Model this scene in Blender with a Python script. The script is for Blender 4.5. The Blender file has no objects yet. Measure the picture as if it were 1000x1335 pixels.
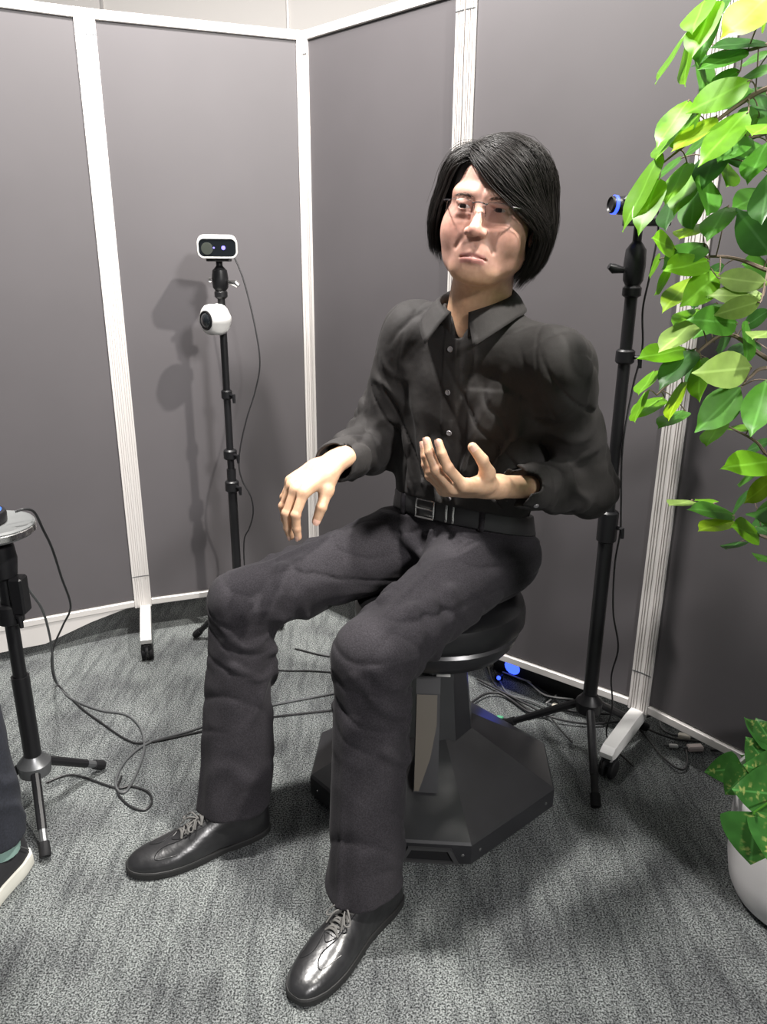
import bpy, math, random
import numpy as np
from mathutils import Vector, Matrix

scene = bpy.context.scene
COL = scene.collection

# ------------------------------------------------------------------ camera
cam_data = bpy.data.cameras.new("camera")
cam = bpy.data.objects.new("camera", cam_data)
COL.objects.link(cam)
cam_data.sensor_fit = 'AUTO'
cam_data.sensor_width = 36.0
cam_data.lens = 1000.0 / 1335.0 * 36.0
cam_data.clip_start = 0.05
cam.matrix_world = (Matrix.Translation((0, 0, 1.19)) @ Matrix.Rotation(math.radians(71.7), 4, 'X')
                    @ Matrix.Rotation(math.radians(0.38), 4, 'Z'))
scene.camera = cam

# ------------------------------------------------------------------ world, lamps, exposure
world = bpy.data.worlds.new("world")
scene.world = world
world.use_nodes = True
wnt = world.node_tree
bg = wnt.nodes["Background"]
wtc = wnt.nodes.new('ShaderNodeTexCoord')
wsp = wnt.nodes.new('ShaderNodeSeparateXYZ')
wrp = wnt.nodes.new('ShaderNodeValToRGB')          # pale hall ceiling overhead, dimmer hall around
wrp.color_ramp.elements[0].position = 0.05
wrp.color_ramp.elements[0].color = (0.13, 0.125, 0.13, 1)
wrp.color_ramp.elements[1].position = 0.55
wrp.color_ramp.elements[1].color = (0.46, 0.47, 0.48, 1)
wnt.links.new(wtc.outputs['Generated'], wsp.inputs[0])
wnt.links.new(wsp.outputs['Z'], wrp.inputs['Fac'])
wnt.links.new(wrp.outputs['Color'], bg.inputs['Color'])
bg.inputs[1].default_value = 0.25
scene.view_settings.view_transform = 'Standard'
scene.view_settings.look = 'None'
scene.view_settings.gamma = 1.0
scene.view_settings.use_curve_mapping = False
scene.view_settings.exposure = 0.68


def lamp(name, loc, target, power, size, color=(1, 1, 1), spread=180):
    d = bpy.data.lights.new(name, 'AREA')
    d.shape = 'DISK'
    d.size = size
    d.energy = power
    d.color = color
    d.spread = math.radians(spread)
    o = bpy.data.objects.new(name, d)
    COL.objects.link(o)
    o.location = loc
    o.rotation_euler = (Vector(target) - Vector(loc)).to_track_quat('-Z', 'Y').to_euler()
    return o


lamp("ceiling_spot", (-0.60, 1.60, 2.85), (0.0, 1.7, 0.4), 66, 0.18, (1.0, 0.96, 0.92))
lamp("ceiling_spot", (1.02, 0.80, 2.85), (0.35, 1.3, 0.5), 70, 0.09, (1.0, 0.96, 0.9))
lamp("ceiling_spot", (2.3, -2.6, 3.2), (-0.1, 1.9, 0.9), 135, 0.6, (1.0, 0.97, 0.96))
lamp("added_top_fill", (-0.22, 1.72, 2.75), (-0.22, 1.9, 0.0), 22, 0.35, (1.0, 0.97, 0.94))  # added fill lamp, not a known fitting: brightens the screens towards their tops

# ------------------------------------------------------------------ materials


def new_mat(name):
    m = bpy.data.materials.new(name)
    m.use_nodes = True
    nt = m.node_tree
    return m, nt, nt.nodes["Principled BSDF"]


def mat(name, color, rough=0.5, metal=0.0, spec=0.5, noise=0.0, nscale=60.0, bump=0.0, bscale=200.0,
        bdist=0.002, color2=None, sheen=0.0, coat=0.0, emit=None, estr=1.0):
    m, nt, b = new_mat(name)
    b.inputs['Base Color'].default_value = (*color, 1)
    b.inputs['Roughness'].default_value = rough
    b.inputs['Metallic'].default_value = metal
    b.inputs['Specular IOR Level'].default_value = spec
    if sheen:
        b.inputs['Sheen Weight'].default_value = sheen
        b.inputs['Sheen Roughness'].default_value = 0.5
    if coat:
        b.inputs['Coat Weight'].default_value = coat
        b.inputs['Coat Roughness'].default_value = 0.15
    if emit:
        b.inputs['Emission Color'].default_value = (*emit, 1)
        b.inputs['Emission Strength'].default_value = estr
    if noise or bump or color2:
        tc = nt.nodes.new('ShaderNodeTexCoord')
        if noise or color2:
            n = nt.nodes.new('ShaderNodeTexNoise')
            n.inputs['Scale'].default_value = nscale
            n.inputs['Detail'].default_value = 4
            nt.links.new(tc.outputs['Object'], n.inputs['Vector'])
            r = nt.nodes.new('ShaderNodeValToRGB')
            c2 = color2 or tuple(max(0, c * (1 + noise)) for c in color)
            c1 = color if color2 else tuple(c * (1 - noise) for c in color)
            r.color_ramp.elements[0].position = 0.35
            r.color_ramp.elements[1].position = 0.68
            r.color_ramp.elements[0].color = (*c1, 1)
            r.color_ramp.elements[1].color = (*c2, 1)
            nt.links.new(n.outputs['Fac'], r.inputs['Fac'])
            nt.links.new(r.outputs['Color'], b.inputs['Base Color'])
        if bump:
            n2 = nt.nodes.new('ShaderNodeTexNoise')
            n2.inputs['Scale'].default_value = bscale
            n2.inputs['Detail'].default_value = 3
            nt.links.new(tc.outputs['Object'], n2.inputs['Vector'])
            bp = nt.nodes.new('ShaderNodeBump')
            bp.inputs['Strength'].default_value = bump
            bp.inputs['Distance'].default_value = bdist
            nt.links.new(n2.outputs['Fac'], bp.inputs['Height'])
            nt.links.new(bp.outputs['Normal'], b.inputs['Normal'])
    return m


def carpet_mat():
    m, nt, b = new_mat("carpet")
    tc = nt.nodes.new('ShaderNodeTexCoord')
    n1 = nt.nodes.new('ShaderNodeTexNoise'); n1.inputs['Scale'].default_value = 300; n1.inputs['Detail'].default_value = 5; n1.inputs['Roughness'].default_value = 0.72
    n2 = nt.nodes.new('ShaderNodeTexNoise'); n2.inputs['Scale'].default_value = 5.5; n2.inputs['Detail'].default_value = 5
    n3 = nt.nodes.new('ShaderNodeTexNoise'); n3.inputs['Scale'].default_value = 9; n3.inputs['Detail'].default_value = 3
    mp = nt.nodes.new('ShaderNodeMapping'); mp.inputs['Scale'].default_value = (5.0, 0.8, 1); mp.inputs['Rotation'].default_value = (0, 0, 0.75)
    for n in (n1, n2):
        nt.links.new(tc.outputs['Object'], n.inputs['Vector'])
    nt.links.new(tc.outputs['Object'], mp.inputs['Vector']); nt.links.new(mp.outputs['Vector'], n3.inputs['Vector'])
    r1 = nt.nodes.new('ShaderNodeValToRGB')
    e = r1.color_ramp.elements
    e[0].position = 0.43; e[0].color = (0.020, 0.0225, 0.024, 1)
    e[1].position = 0.59; e[1].color = (0.37, 0.395, 0.385, 1)
    nt.links.new(n1.outputs['Fac'], r1.inputs['Fac'])
    r2 = nt.nodes.new('ShaderNodeValToRGB')
    e = r2.color_ramp.elements
    e[0].position = 0.36; e[0].color = (0.66, 0.65, 0.67, 1)
    e[1].position = 0.58; e[1].color = (1, 1, 1, 1)
    nt.links.new(n2.outputs['Fac'], r2.inputs['Fac'])
    r3 = nt.nodes.new('ShaderNodeValToRGB')
    e = r3.color_ramp.elements
    e[0].position = 0.38; e[0].color = (0.70, 0.70, 0.71, 1)
    e[1].position = 0.52; e[1].color = (1, 1, 1, 1)
    nt.links.new(n3.outputs['Fac'], r3.inputs['Fac'])
    prev = r1.outputs['Color']
    for r in (r2, r3):
        mx = nt.nodes.new('ShaderNodeMix'); mx.data_type = 'RGBA'; mx.blend_type = 'MULTIPLY'
        mx.inputs['Factor'].default_value = 1.0
        nt.links.new(prev, mx.inputs['A']); nt.links.new(r.outputs['Color'], mx.inputs['B'])
        prev = mx.outputs['Result']
    nt.links.new(prev, b.inputs['Base Color'])
    b.inputs['Roughness'].default_value = 0.95
    b.inputs['Specular IOR Level'].default_value = 0.15
    bp = nt.nodes.new('ShaderNodeBump'); bp.inputs['Strength'].default_value = 0.9; bp.inputs['Distance'].default_value = 0.006
    nt.links.new(n1.outputs['Fac'], bp.inputs['Height']); nt.links.new(bp.outputs['Normal'], b.inputs['Normal'])
    return m


def leaf_mat(name, color, trans, rough=0.42, vein=1.35, spots=None):
    m, nt, b = new_mat(name)
    tc = nt.nodes.new('ShaderNodeTexCoord')
    # the leaf mesh runs along +Y with its midrib at X = 0
    sep = nt.nodes.new('ShaderNodeSeparateXYZ')
    nt.links.new(tc.outputs['Object'], sep.inputs[0])
    ab = nt.nodes.new('ShaderNodeMath'); ab.operation = 'ABSOLUTE'
    nt.links.new(sep.outputs['X'], ab.inputs[0])
    n = nt.nodes.new('ShaderNodeTexNoise'); n.inputs['Scale'].default_value = 4; n.inputs['Detail'].default_value = 3
    nt.links.new(tc.outputs['Object'], n.inputs['Vector'])
    r0 = nt.nodes.new('ShaderNodeValToRGB')
    r0.color_ramp.elements[0].color = (*[c * 0.78 for c in color], 1)
    r0.color_ramp.elements[1].color = (*[min(1, c * 1.18) for c in color], 1)
    r0.color_ramp.elements[0].position = 0.3; r0.color_ramp.elements[1].position = 0.7
    nt.links.new(n.outputs['Fac'], r0.inputs['Fac'])
    rv = nt.nodes.new('ShaderNodeMapRange')
    rv.inputs['From Min'].default_value = 0.008; rv.inputs['From Max'].default_value = 0.022
    rv.inputs['To Min'].default_value = 1.0; rv.inputs['To Max'].default_value = 0.0
    nt.links.new(ab.outputs[0], rv.inputs['Value'])
    mx = nt.nodes.new('ShaderNodeMix'); mx.data_type = 'RGBA'
    nt.links.new(rv.outputs[0], mx.inputs['Factor'])
    nt.links.new(r0.outputs['Color'], mx.inputs['A'])
    mx.inputs['B'].default_value = (*[min(1, c * vein + 0.02) for c in color], 1)
    res = mx.outputs['Result']
    if spots:                                  # pale streaks along the middle of the blade
        n3 = nt.nodes.new('ShaderNodeTexNoise'); n3.inputs['Scale'].default_value = 9; n3.inputs['Detail'].default_value = 3
        nt.links.new(tc.outputs['Object'], n3.inputs['Vector'])
        g = nt.nodes.new('ShaderNodeMapRange'); g.inputs['From Min'].default_value = 0.52; g.inputs['From Max'].default_value = 0.62
        nt.links.new(n3.outputs['Fac'], g.inputs['Value'])
        cm = nt.nodes.new('ShaderNodeMapRange'); cm.inputs['From Min'].default_value = 0.04; cm.inputs['From Max'].default_value = 0.16
        cm.inputs['To Min'].default_value = 1.0; cm.inputs['To Max'].default_value = 0.0
        nt.links.new(ab.outputs[0], cm.inputs['Value'])
        ml = nt.nodes.new('ShaderNodeMath'); ml.operation = 'MULTIPLY'
        nt.links.new(g.outputs[0], ml.inputs[0]); nt.links.new(cm.outputs[0], ml.inputs[1])
        m2 = nt.nodes.new('ShaderNodeMix'); m2.data_type = 'RGBA'
        nt.links.new(ml.outputs[0], m2.inputs['Factor']); nt.links.new(res, m2.inputs['A']); m2.inputs['B'].default_value = (*spots, 1)
        res = m2.outputs['Result']
    nt.links.new(res, b.inputs['Base Color'])
    b.inputs['Roughness'].default_value = rough
    b.inputs['Specular IOR Level'].default_value = 0.28
    tr = nt.nodes.new('ShaderNodeBsdfTranslucent')
    tr.inputs['Color'].default_value = (*trans, 1)
    ms = nt.nodes.new('ShaderNodeMixShader'); ms.inputs[0].default_value = 0.38
    out = nt.nodes["Material Output"]
    nt.links.new(b.outputs[0], ms.inputs[1]); nt.links.new(tr.outputs[0], ms.inputs[2])
    nt.links.new(ms.outputs[0], out.inputs['Surface'])
    return m


def skin_mat():
    m, nt, b = new_mat("skin")
    at = nt.nodes.new('ShaderNodeAttribute'); at.attribute_name = "tint"
    tc = nt.nodes.new('ShaderNodeTexCoord')
    n = nt.nodes.new('ShaderNodeTexNoise'); n.inputs['Scale'].default_value = 90; n.inputs['Detail'].default_value = 4
    nt.links.new(tc.outputs['Object'], n.inputs['Vector'])
    r = nt.nodes.new('ShaderNodeValToRGB')
    r.color_ramp.elements[0].color = (0.88, 0.85, 0.84, 1); r.color_ramp.elements[1].color = (1, 1, 1, 1)
    r.color_ramp.elements[0].position = 0.35; r.color_ramp.elements[1].position = 0.65
    nt.links.new(n.outputs['Fac'], r.inputs['Fac'])
    mx = nt.nodes.new('ShaderNodeMix'); mx.data_type = 'RGBA'; mx.blend_type = 'MULTIPLY'; mx.inputs['Factor'].default_value = 1
    nt.links.new(at.outputs['Color'], mx.inputs['A']); nt.links.new(r.outputs['Color'], mx.inputs['B'])
    nt.links.new(mx.outputs['Result'], b.inputs['Base Color'])
    b.inputs['Roughness'].default_value = 0.48
    b.inputs['Specular IOR Level'].default_value = 0.4
    b.inputs['Subsurface Weight'].default_value = 0.12
    b.inputs['Subsurface Radius'].default_value = (0.008, 0.003, 0.0015)
    b.inputs['Subsurface Scale'].default_value = 1.0
    n2 = nt.nodes.new('ShaderNodeTexNoise'); n2.inputs['Scale'].default_value = 500
    nt.links.new(tc.outputs['Object'], n2.inputs['Vector'])
    bp = nt.nodes.new('ShaderNodeBump'); bp.inputs['Strength'].default_value = 0.12; bp.inputs['Distance'].default_value = 0.001
    nt.links.new(n2.outputs['Fac'], bp.inputs['Height']); nt.links.new(bp.outputs['Normal'], b.inputs['Normal'])
    return m


def glass_mat(name, tint=(0.97, 0.97, 0.98)):
    m, nt, b = new_mat(name)
    t = nt.nodes.new('ShaderNodeBsdfTransparent'); t.inputs[0].default_value = (*tint, 1)
    g = nt.nodes.new('ShaderNodeBsdfGlossy'); g.inputs['Roughness'].default_value = 0.02
    f = nt.nodes.new('ShaderNodeFresnel'); f.inputs['IOR'].default_value = 1.4
    ms = nt.nodes.new('ShaderNodeMixShader')
    nt.links.new(f.outputs[0], ms.inputs[0]); nt.links.new(t.outputs[0], ms.inputs[1]); nt.links.new(g.outputs[0], ms.inputs[2])
    nt.links.new(ms.outputs[0], nt.nodes["Material Output"].inputs['Surface'])
    return m


M = {}
M['carpet'] = carpet_mat()
M['white_wall'] = mat("white_wall", (0.74, 0.71, 0.68), 0.8)
M['board'] = mat("grey_board", (0.074, 0.068, 0.072), 0.6, noise=0.05, nscale=3, bump=0.05, bscale=350, bdist=0.0006)
M['alu'] = mat("pale_aluminium", (0.60, 0.575, 0.555), 0.42, metal=0.25, bump=0.05, bscale=40)
M['white_plastic'] = mat("white_plastic", (0.58, 0.575, 0.56), 0.4)
M['ivory_plastic'] = mat("ivory_plastic", (0.70, 0.65, 0.55), 0.45)
M['black_plastic'] = mat("black_plastic", (0.007, 0.007, 0.008), 0.4, spec=0.35)
M['rubber'] = mat("black_rubber", (0.008, 0.008, 0.009), 0.7, spec=0.3)
M['black_metal'] = mat("black_metal", (0.008, 0.008, 0.009), 0.38, spec=0.4)
M['grey_metal'] = mat("grey_metal", (0.16, 0.165, 0.17), 0.35, metal=0.7)
M['silver'] = mat("silver_metal", (0.75, 0.74, 0.72), 0.22, metal=1.0)
M['grey_disc'] = mat("grey_disc", (0.13, 0.135, 0.135), 0.5)
M['cable_black'] = mat("black_cable", (0.009, 0.009, 0.010), 0.5)
M['cable_grey'] = mat("grey_cable", (0.075, 0.078, 0.08), 0.5)
M['cable_pale'] = mat("pale_cable", (0.42, 0.42, 0.41), 0.5)
M['blue_led'] = mat("blue_led", (0.02, 0.03, 0.5), 0.4, emit=(0.03, 0.07, 1.0), estr=2.2)
M['blue_dim'] = mat("blue_ring", (0.02, 0.08, 0.6), 0.4, emit=(0.02, 0.10, 0.9), estr=0.7)
M['violet_led'] = mat("violet_led", (0.1, 0.1, 0.6), 0.3, emit=(0.20, 0.16, 1.0), estr=1.6)
M['green_led'] = mat("green_led", (0.02, 0.4, 0.06), 0.4, emit=(0.05, 0.9, 0.15), estr=0.9)
M['lens_glass'] = mat("dark_lens", (0.008, 0.010, 0.012), 0.08, spec=0.8, coat=0.6)
M['lens_grey'] = mat("grey_lens", (0.05, 0.056, 0.048), 0.15, spec=0.8, coat=0.6)
M['base_black'] = mat("satin_black_shell", (0.016, 0.016, 0.018), 0.34, spec=0.9, noise=0.25, nscale=9, bump=0.05, bscale=30)
M['seat_black'] = mat("black_vinyl", (0.008, 0.008, 0.009), 0.34, spec=0.45, bump=0.12, bscale=90, bdist=0.001)
M['column_facet'] = mat("brownish_shell_facet", (0.10, 0.088, 0.072), 0.38)
M['vent_grey'] = mat("vent_grey", (0.07, 0.07, 0.072), 0.3, metal=0.4)
M['skin'] = skin_mat()
M['shirt'] = mat("black_cotton_shirt", (0.029, 0.0268, 0.0262), 0.75, spec=0.22, sheen=0.02, bump=0.55, bscale=11, bdist=0.012, noise=0.08, nscale=300)
M['trousers'] = mat("charcoal_wool", (0.025, 0.0230, 0.0265), 0.9, spec=0.15, sheen=0.03, noise=0.30, nscale=420, bump=0.25, bscale=16, bdist=0.005)
M['leather'] = mat("black_leather", (0.014, 0.014, 0.015), 0.30, spec=0.7, bump=0.35, bscale=30, bdist=0.005, noise=0.2, nscale=30)
M['belt'] = mat("black_belt_leather", (0.014, 0.014, 0.015), 0.38, spec=0.6, bump=0.2, bscale=160, bdist=0.001)
M['sole'] = mat("black_sole", (0.012, 0.012, 0.012), 0.6)
M['lace'] = mat("dark_grey_lace", (0.10, 0.097, 0.092), 0.8)
M['hair'] = mat("black_hair", (0.011, 0.009, 0.008), 0.5, spec=0.3)
M['eye_white'] = mat("eye_white", (0.40, 0.34, 0.31), 0.3)
M['brow'] = mat("brown_brow", (0.045, 0.032, 0.027), 0.7)
M['iris'] = mat("dark_iris", (0.012, 0.007, 0.005), 0.12)
M['frame_metal'] = mat("dark_frame_metal", (0.20, 0.19, 0.20), 0.25, metal=1.0)
M['lens'] = glass_mat("clear_lens")
M['button'] = mat("grey_button", (0.25, 0.24, 0.25), 0.2, spec=0.7)
M['nail'] = mat("nail", (0.72, 0.44, 0.34), 0.3)
M['denim'] = mat("dark_denim", (0.016, 0.018, 0.026), 0.85, noise=0.3, nscale=300, bump=0.2, bscale=25, bdist=0.004)
M['jacket'] = mat("dark_jacket", (0.03, 0.03, 0.034), 0.85)
M['sneaker'] = mat("black_canvas", (0.015, 0.015, 0.017), 0.75)
M['sneaker_sole'] = mat("off_white_rubber", (0.66, 0.65, 0.58), 0.6)
M['sock'] = mat("mint_sock", (0.22, 0.34, 0.30), 0.9)
M['pot'] = mat("white_pot", (0.72, 0.70, 0.70), 0.45)
M['soil'] = mat("dark_soil", (0.03, 0.022, 0.016), 0.95, bump=0.8, bscale=60, bdist=0.01)
M['bark'] = mat("grey_brown_bark", (0.16, 0.115, 0.085), 0.8, bump=0.3, bscale=90)
M['leaf_lime'] = leaf_mat("lime_leaf", (0.135, 0.34, 0.012), (0.26, 0.54, 0.015))
M['leaf_yellow'] = leaf_mat("yellow_lime_leaf", (0.24, 0.40, 0.010), (0.36, 0.55, 0.012))
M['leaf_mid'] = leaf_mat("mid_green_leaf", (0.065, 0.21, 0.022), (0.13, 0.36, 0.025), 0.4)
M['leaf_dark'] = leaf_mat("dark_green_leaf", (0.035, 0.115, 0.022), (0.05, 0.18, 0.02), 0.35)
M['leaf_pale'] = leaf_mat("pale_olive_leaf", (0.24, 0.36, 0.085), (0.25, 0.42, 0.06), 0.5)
M['leaf_crown'] = mat("crown_leaf", (0.06, 0.20, 0.025), 0.5)
M['leaf_pothos'] = leaf_mat("variegated_leaf", (0.045, 0.165, 0.03), (0.07, 0.24, 0.03), 0.35, vein=1.9, spots=(0.42, 0.48, 0.14))

# ------------------------------------------------------------------ mesh helpers

ZV = np.array((0, 0, 1.0))


def unit(v):
    v = np.array(v, float)
    return v / np.linalg.norm(v)



class MB:
    """collects vertices and faces in world coordinates"""

    def __init__(self):
        self.v = []
        self.f = []

    def add(self, vs, fs):
        n = len(self.v)
        self.v.extend([tuple(map(float, p)) for p in vs])
        self.f.extend([tuple(i + n for i in f) for f in fs])
        return self

    def box(self, c, size, rot=None, bevel=0.0):
        """box with chamfered edges; rot is a 3x3 matrix (columns are the axes)"""
        hx, hy, hz = (s / 2 for s in size)
        b = min(bevel, hx * 0.9, hy * 0.9, hz * 0.9)
        R = rot if rot is not None else Matrix.Identity(3)
        c = Vector(c)
        if b <= 0:
            pts = [Vector((sx * hx, sy * hy, sz * hz)) for sz in (-1, 1) for sy in (-1, 1) for sx in (-1, 1)]
            fs = [(0, 2, 3, 1), (4, 5, 7, 6), (0, 1, 5, 4), (2, 6, 7, 3), (0, 4, 6, 2), (1, 3, 7, 5)]
        else:
            ring = [(-hx + b, -hy), (hx - b, -hy), (hx, -hy + b), (hx, hy - b), (hx - b, hy), (-hx + b, hy), (-hx, hy - b), (-hx, -hy + b)]
            pts = []
            for z, k in ((-hz, 1), (-hz + b, 0), (hz - b, 0), (hz, 1)):
                for x, y in ring:
                    if k:
                        x2 = max(-hx + b, min(hx - b, x)); y2 = max(-hy + b, min(hy - b, y))
                        x, y = x2 if abs(x) == hx else x, y2 if abs(y) == hy else y
                    pts.append(Vector((x, y, z)))
            fs = [tuple(range(7, -1, -1)), tuple(range(24, 32))]
            for r in range(3):
                for i in range(8):
                    j = (i + 1) % 8
                    fs.append((r * 8 + i, r * 8 + j, r * 8 + 8 + j, r * 8 + 8 + i))
        return self.add([c + R @ p for p in pts], fs)

    def tube(self, pts, r, n=8, cap=True):
        pts = [Vector(p) for p in pts]
        rs = r if hasattr(r, '__len__') else [r] * len(pts)
        up = Vector((0, 0, 1))
        t0 = (pts[1] - pts[0]).normalized()
        if abs(t0.dot(up)) > 0.95:
            up = Vector((0, 1, 0))
        nrm = (up - t0 * up.dot(t0)).normalized()
        vs = []
        for i, p in enumerate(pts):
            a = pts[max(0, i - 1)]; b = pts[min(len(pts) - 1, i + 1)]
            t = (b - a).normalized()
            nrm = (nrm - t * nrm.dot(t))
            nrm = nrm.normalized() if nrm.length > 1e-6 else t.orthogonal().normalized()
            bi = t.cross(nrm)
            for k in range(n):
                an = 2 * math.pi * k / n
                vs.append(p + (nrm * math.cos(an) + bi * math.sin(an)) * rs[i])
        fs = []
        for i in range(len(pts) - 1):
            for k in range(n):
                l = (k + 1) % n
                fs.append((i * n + k, i * n + l, i * n + n + l, i * n + n + k))
        if cap:
            fs.append(tuple(range(n - 1, -1, -1)))
            m = (len(pts) - 1) * n
            fs.append(tuple(range(m, m + n)))
        return self.add(vs, fs)

    def lathe(self, c, prof, axis=(0, 0, 1), n=32, xdir=None):
        """prof: list of (radius, height along the axis)"""
        ax = Vector(axis).normalized()
        x = Vector(xdir) if xdir else ax.orthogonal()
        x = (x - ax * x.dot(ax)).normalized()
        y = ax.cross(x)
        c = Vector(c)
        vs = []
        for r, h in prof:
            for k in range(n):
                a = 2 * math.pi * k / n
                vs.append(c + ax * h + (x * math.cos(a) + y * math.sin(a)) * r)
        fs = []
        for i in range(len(prof) - 1):
            for k in range(n):
                l = (k + 1) % n
                fs.append((i * n + k, i * n + l, i * n + n + l, i * n + n + k))
        fs.append(tuple(range(n - 1, -1, -1)))
        m = (len(prof) - 1) * n
        fs.append(tuple(range(m, m + n)))
        return self.add(vs, fs)

    def ball(self, c, r, n=16, rot=None, scale=(1, 1, 1)):
        R = rot if rot is not None else Matrix.Identity(3)
        c = Vector(c)
        m = n // 2
        vs, fs = [], []
        for i in range(m + 1):
            th = math.pi * i / m
            for k in range(n):
                a = 2 * math.pi * k / n
                vs.append(c + R @ Vector((r * scale[0] * math.sin(th) * math.cos(a), r * scale[1] * math.sin(th) * math.sin(a), r * scale[2] * math.cos(th))))
        for i in range(m):
            for k in range(n):
                l = (k + 1) % n
                fs.append((i * n + k, i * n + n + k, i * n + n + l, i * n + l))
        return self.add(vs, fs)

    def prism(self, poly, frame, lo, hi):
        """extrude a 2-D polygon; frame = (origin, x axis, y axis, extrude axis)"""
        o, x, y, z = (Vector(q) for q in frame)
        n = len(poly)
        vs = [o + x * a + y * b + z * h for h in (lo, hi) for a, b in poly]
        fs = [tuple(range(n - 1, -1, -1)), tuple(range(n, 2 * n))]
        fs += [(i, (i + 1) % n, n + (i + 1) % n, n + i) for i in range(n)]
        return self.add(vs, fs)


def root_loc(o):
    v = Vector((0, 0, 0))
    while o is not None:
        v += Vector(o.location)
        o = o.parent
    return v


def link_mesh(name, v, f, material, parent=None, smooth=False, angle=None):
    off = root_loc(parent)
    me = bpy.data.meshes.new(name)
    v = np.asarray(v, dtype=np.float64) - np.array(off)
    me.from_pydata(v.tolist() if len(v) < 200000 else v, [], f)
    me.materials.append(material)
    o = bpy.data.objects.new(name, me)
    COL.objects.link(o)
    if parent is not None:
        o.parent = parent
    if smooth:
        if angle is None:
            me.shade_smooth()
        else:
            me.shade_smooth()
            me.set_sharp_from_angle(angle=math.radians(angle))
    return o


def part(name, mb, material, parent=None, smooth=True, angle=35):
    return link_mesh(name, mb.v, mb.f, material, parent, smooth, angle)


def thing(name, label, cat, loc, group=None):
    o = bpy.data.objects.new(name, None)
    COL.objects.link(o)
    o.location = loc
    o.empty_display_size = 0.05
    return tag(o, label, cat, group)


def tag(o, label, cat, group=None):
    o['label'] = label
    o['category'] = cat
    if group:
        o['group'] = group
    return o


def struct(o):
    o['kind'] = 'structure'
    return o


def spline(ctrl, n=8):
    """Catmull-Rom through the control points"""
    P = [np.array(p, float) for p in ctrl]
    P = [2 * P[0] - P[1]] + P + [2 * P[-1] - P[-2]]
    out = []
    for i in range(1, len(P) - 2):
        a, b, c, d = P[i - 1:i + 3]
        for k in range(n):
            t = k / n
            out.append(0.5 * (2 * b + (c - a) * t + (2 * a - 5 * b + 4 * c - d) * t * t + (3 * b - a - 3 * c + d) * t ** 3))
    out.append(P[-2])
    return out


def frame3(x, y, z):
    return Matrix((x, y, z)).transposed()

# ------------------------------------------------------------------ signed-distance modelling


def V3(*a):
    return np.array(a, dtype=np.float32)


def smin(a, b, k):
    h = np.maximum(k - np.abs(a - b), 0) / k
    return np.minimum(a, b) - h * h * k * 0.25


def smax(a, b, k):
    return -smin(-a, -b, k)


def s_ball(P, c, r):
    return np.sqrt(((P - V3(*c)) ** 2).sum(1)) - r


def s_ell(P, c, r, R=None):
    q = P - V3(*c)
    if R is not None:
        q = q @ np.asarray(R, np.float32)
    r = V3(*r)
    k0 = np.sqrt(((q / r) ** 2).sum(1))
    k1 = np.sqrt(((q / (r * r)) ** 2).sum(1)) + 1e-9
    return k0 * (k0 - 1) / k1


def s_cap(P, a, b, ra, rb):
    a = V3(*a); b = V3(*b)
    d = b - a
    q = P - a
    t = np.clip(q @ d / (d @ d), 0, 1)
    return np.sqrt(((q - t[:, None] * d) ** 2).sum(1)) - (ra + (rb - ra) * t)


def s_ecap(P, a, b, side, wa, da, wb, db):
    """tapered capsule with an elliptical section: half-width w along side, half-depth d across it"""
    a = V3(*a); b = V3(*b)
    ax = b - a
    L = np.sqrt(ax @ ax)
    ax = ax / L
    s = V3(*side)
    s = s - ax * (s @ ax)
    s = s / np.sqrt(s @ s)
    u = np.cross(ax, s)
    q = P - a
    z = q @ ax
    t = np.clip(z / L, 0, 1)
    w = wa + (wb - wa) * t
    d = da + (db - da) * t
    x = q @ s; y = q @ u; e = z - t * L
    m = np.minimum(w, d)
    k0 = np.sqrt((x / w) ** 2 + (y / d) ** 2 + (e / m) ** 2)
    k1 = np.sqrt((x / (w * w)) ** 2 + (y / (d * d)) ** 2 + (e / (m * m)) ** 2) + 1e-6
    return k0 * (k0 - 1) / k1


def s_box(P, c, half, R=None, r=0.0):
    q = P - V3(*c)
    if R is not None:
        q = q @ np.asarray(R, np.float32)
    q = np.abs(q) - (V3(*half) - r)
    return np.sqrt((np.maximum(q, 0) ** 2).sum(1)) + np.minimum(q.max(1), 0) - r


def s_poly(P, pts, r, k=None):
    """thin bent rod through points (for folds, creases); r scalar or list"""
    rs = r if hasattr(r, '__len__') else [r] * len(pts)
    d = None
    for i in range(len(pts) - 1):
        e = s_cap(P, pts[i], pts[i + 1], rs[i], rs[i + 1])
        d = e if d is None else np.minimum(d, e)
    return d


def plane(P, p, n):
    n = V3(*n); n = n / np.sqrt(n @ n)
    return (P - V3(*p)) @ n


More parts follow.
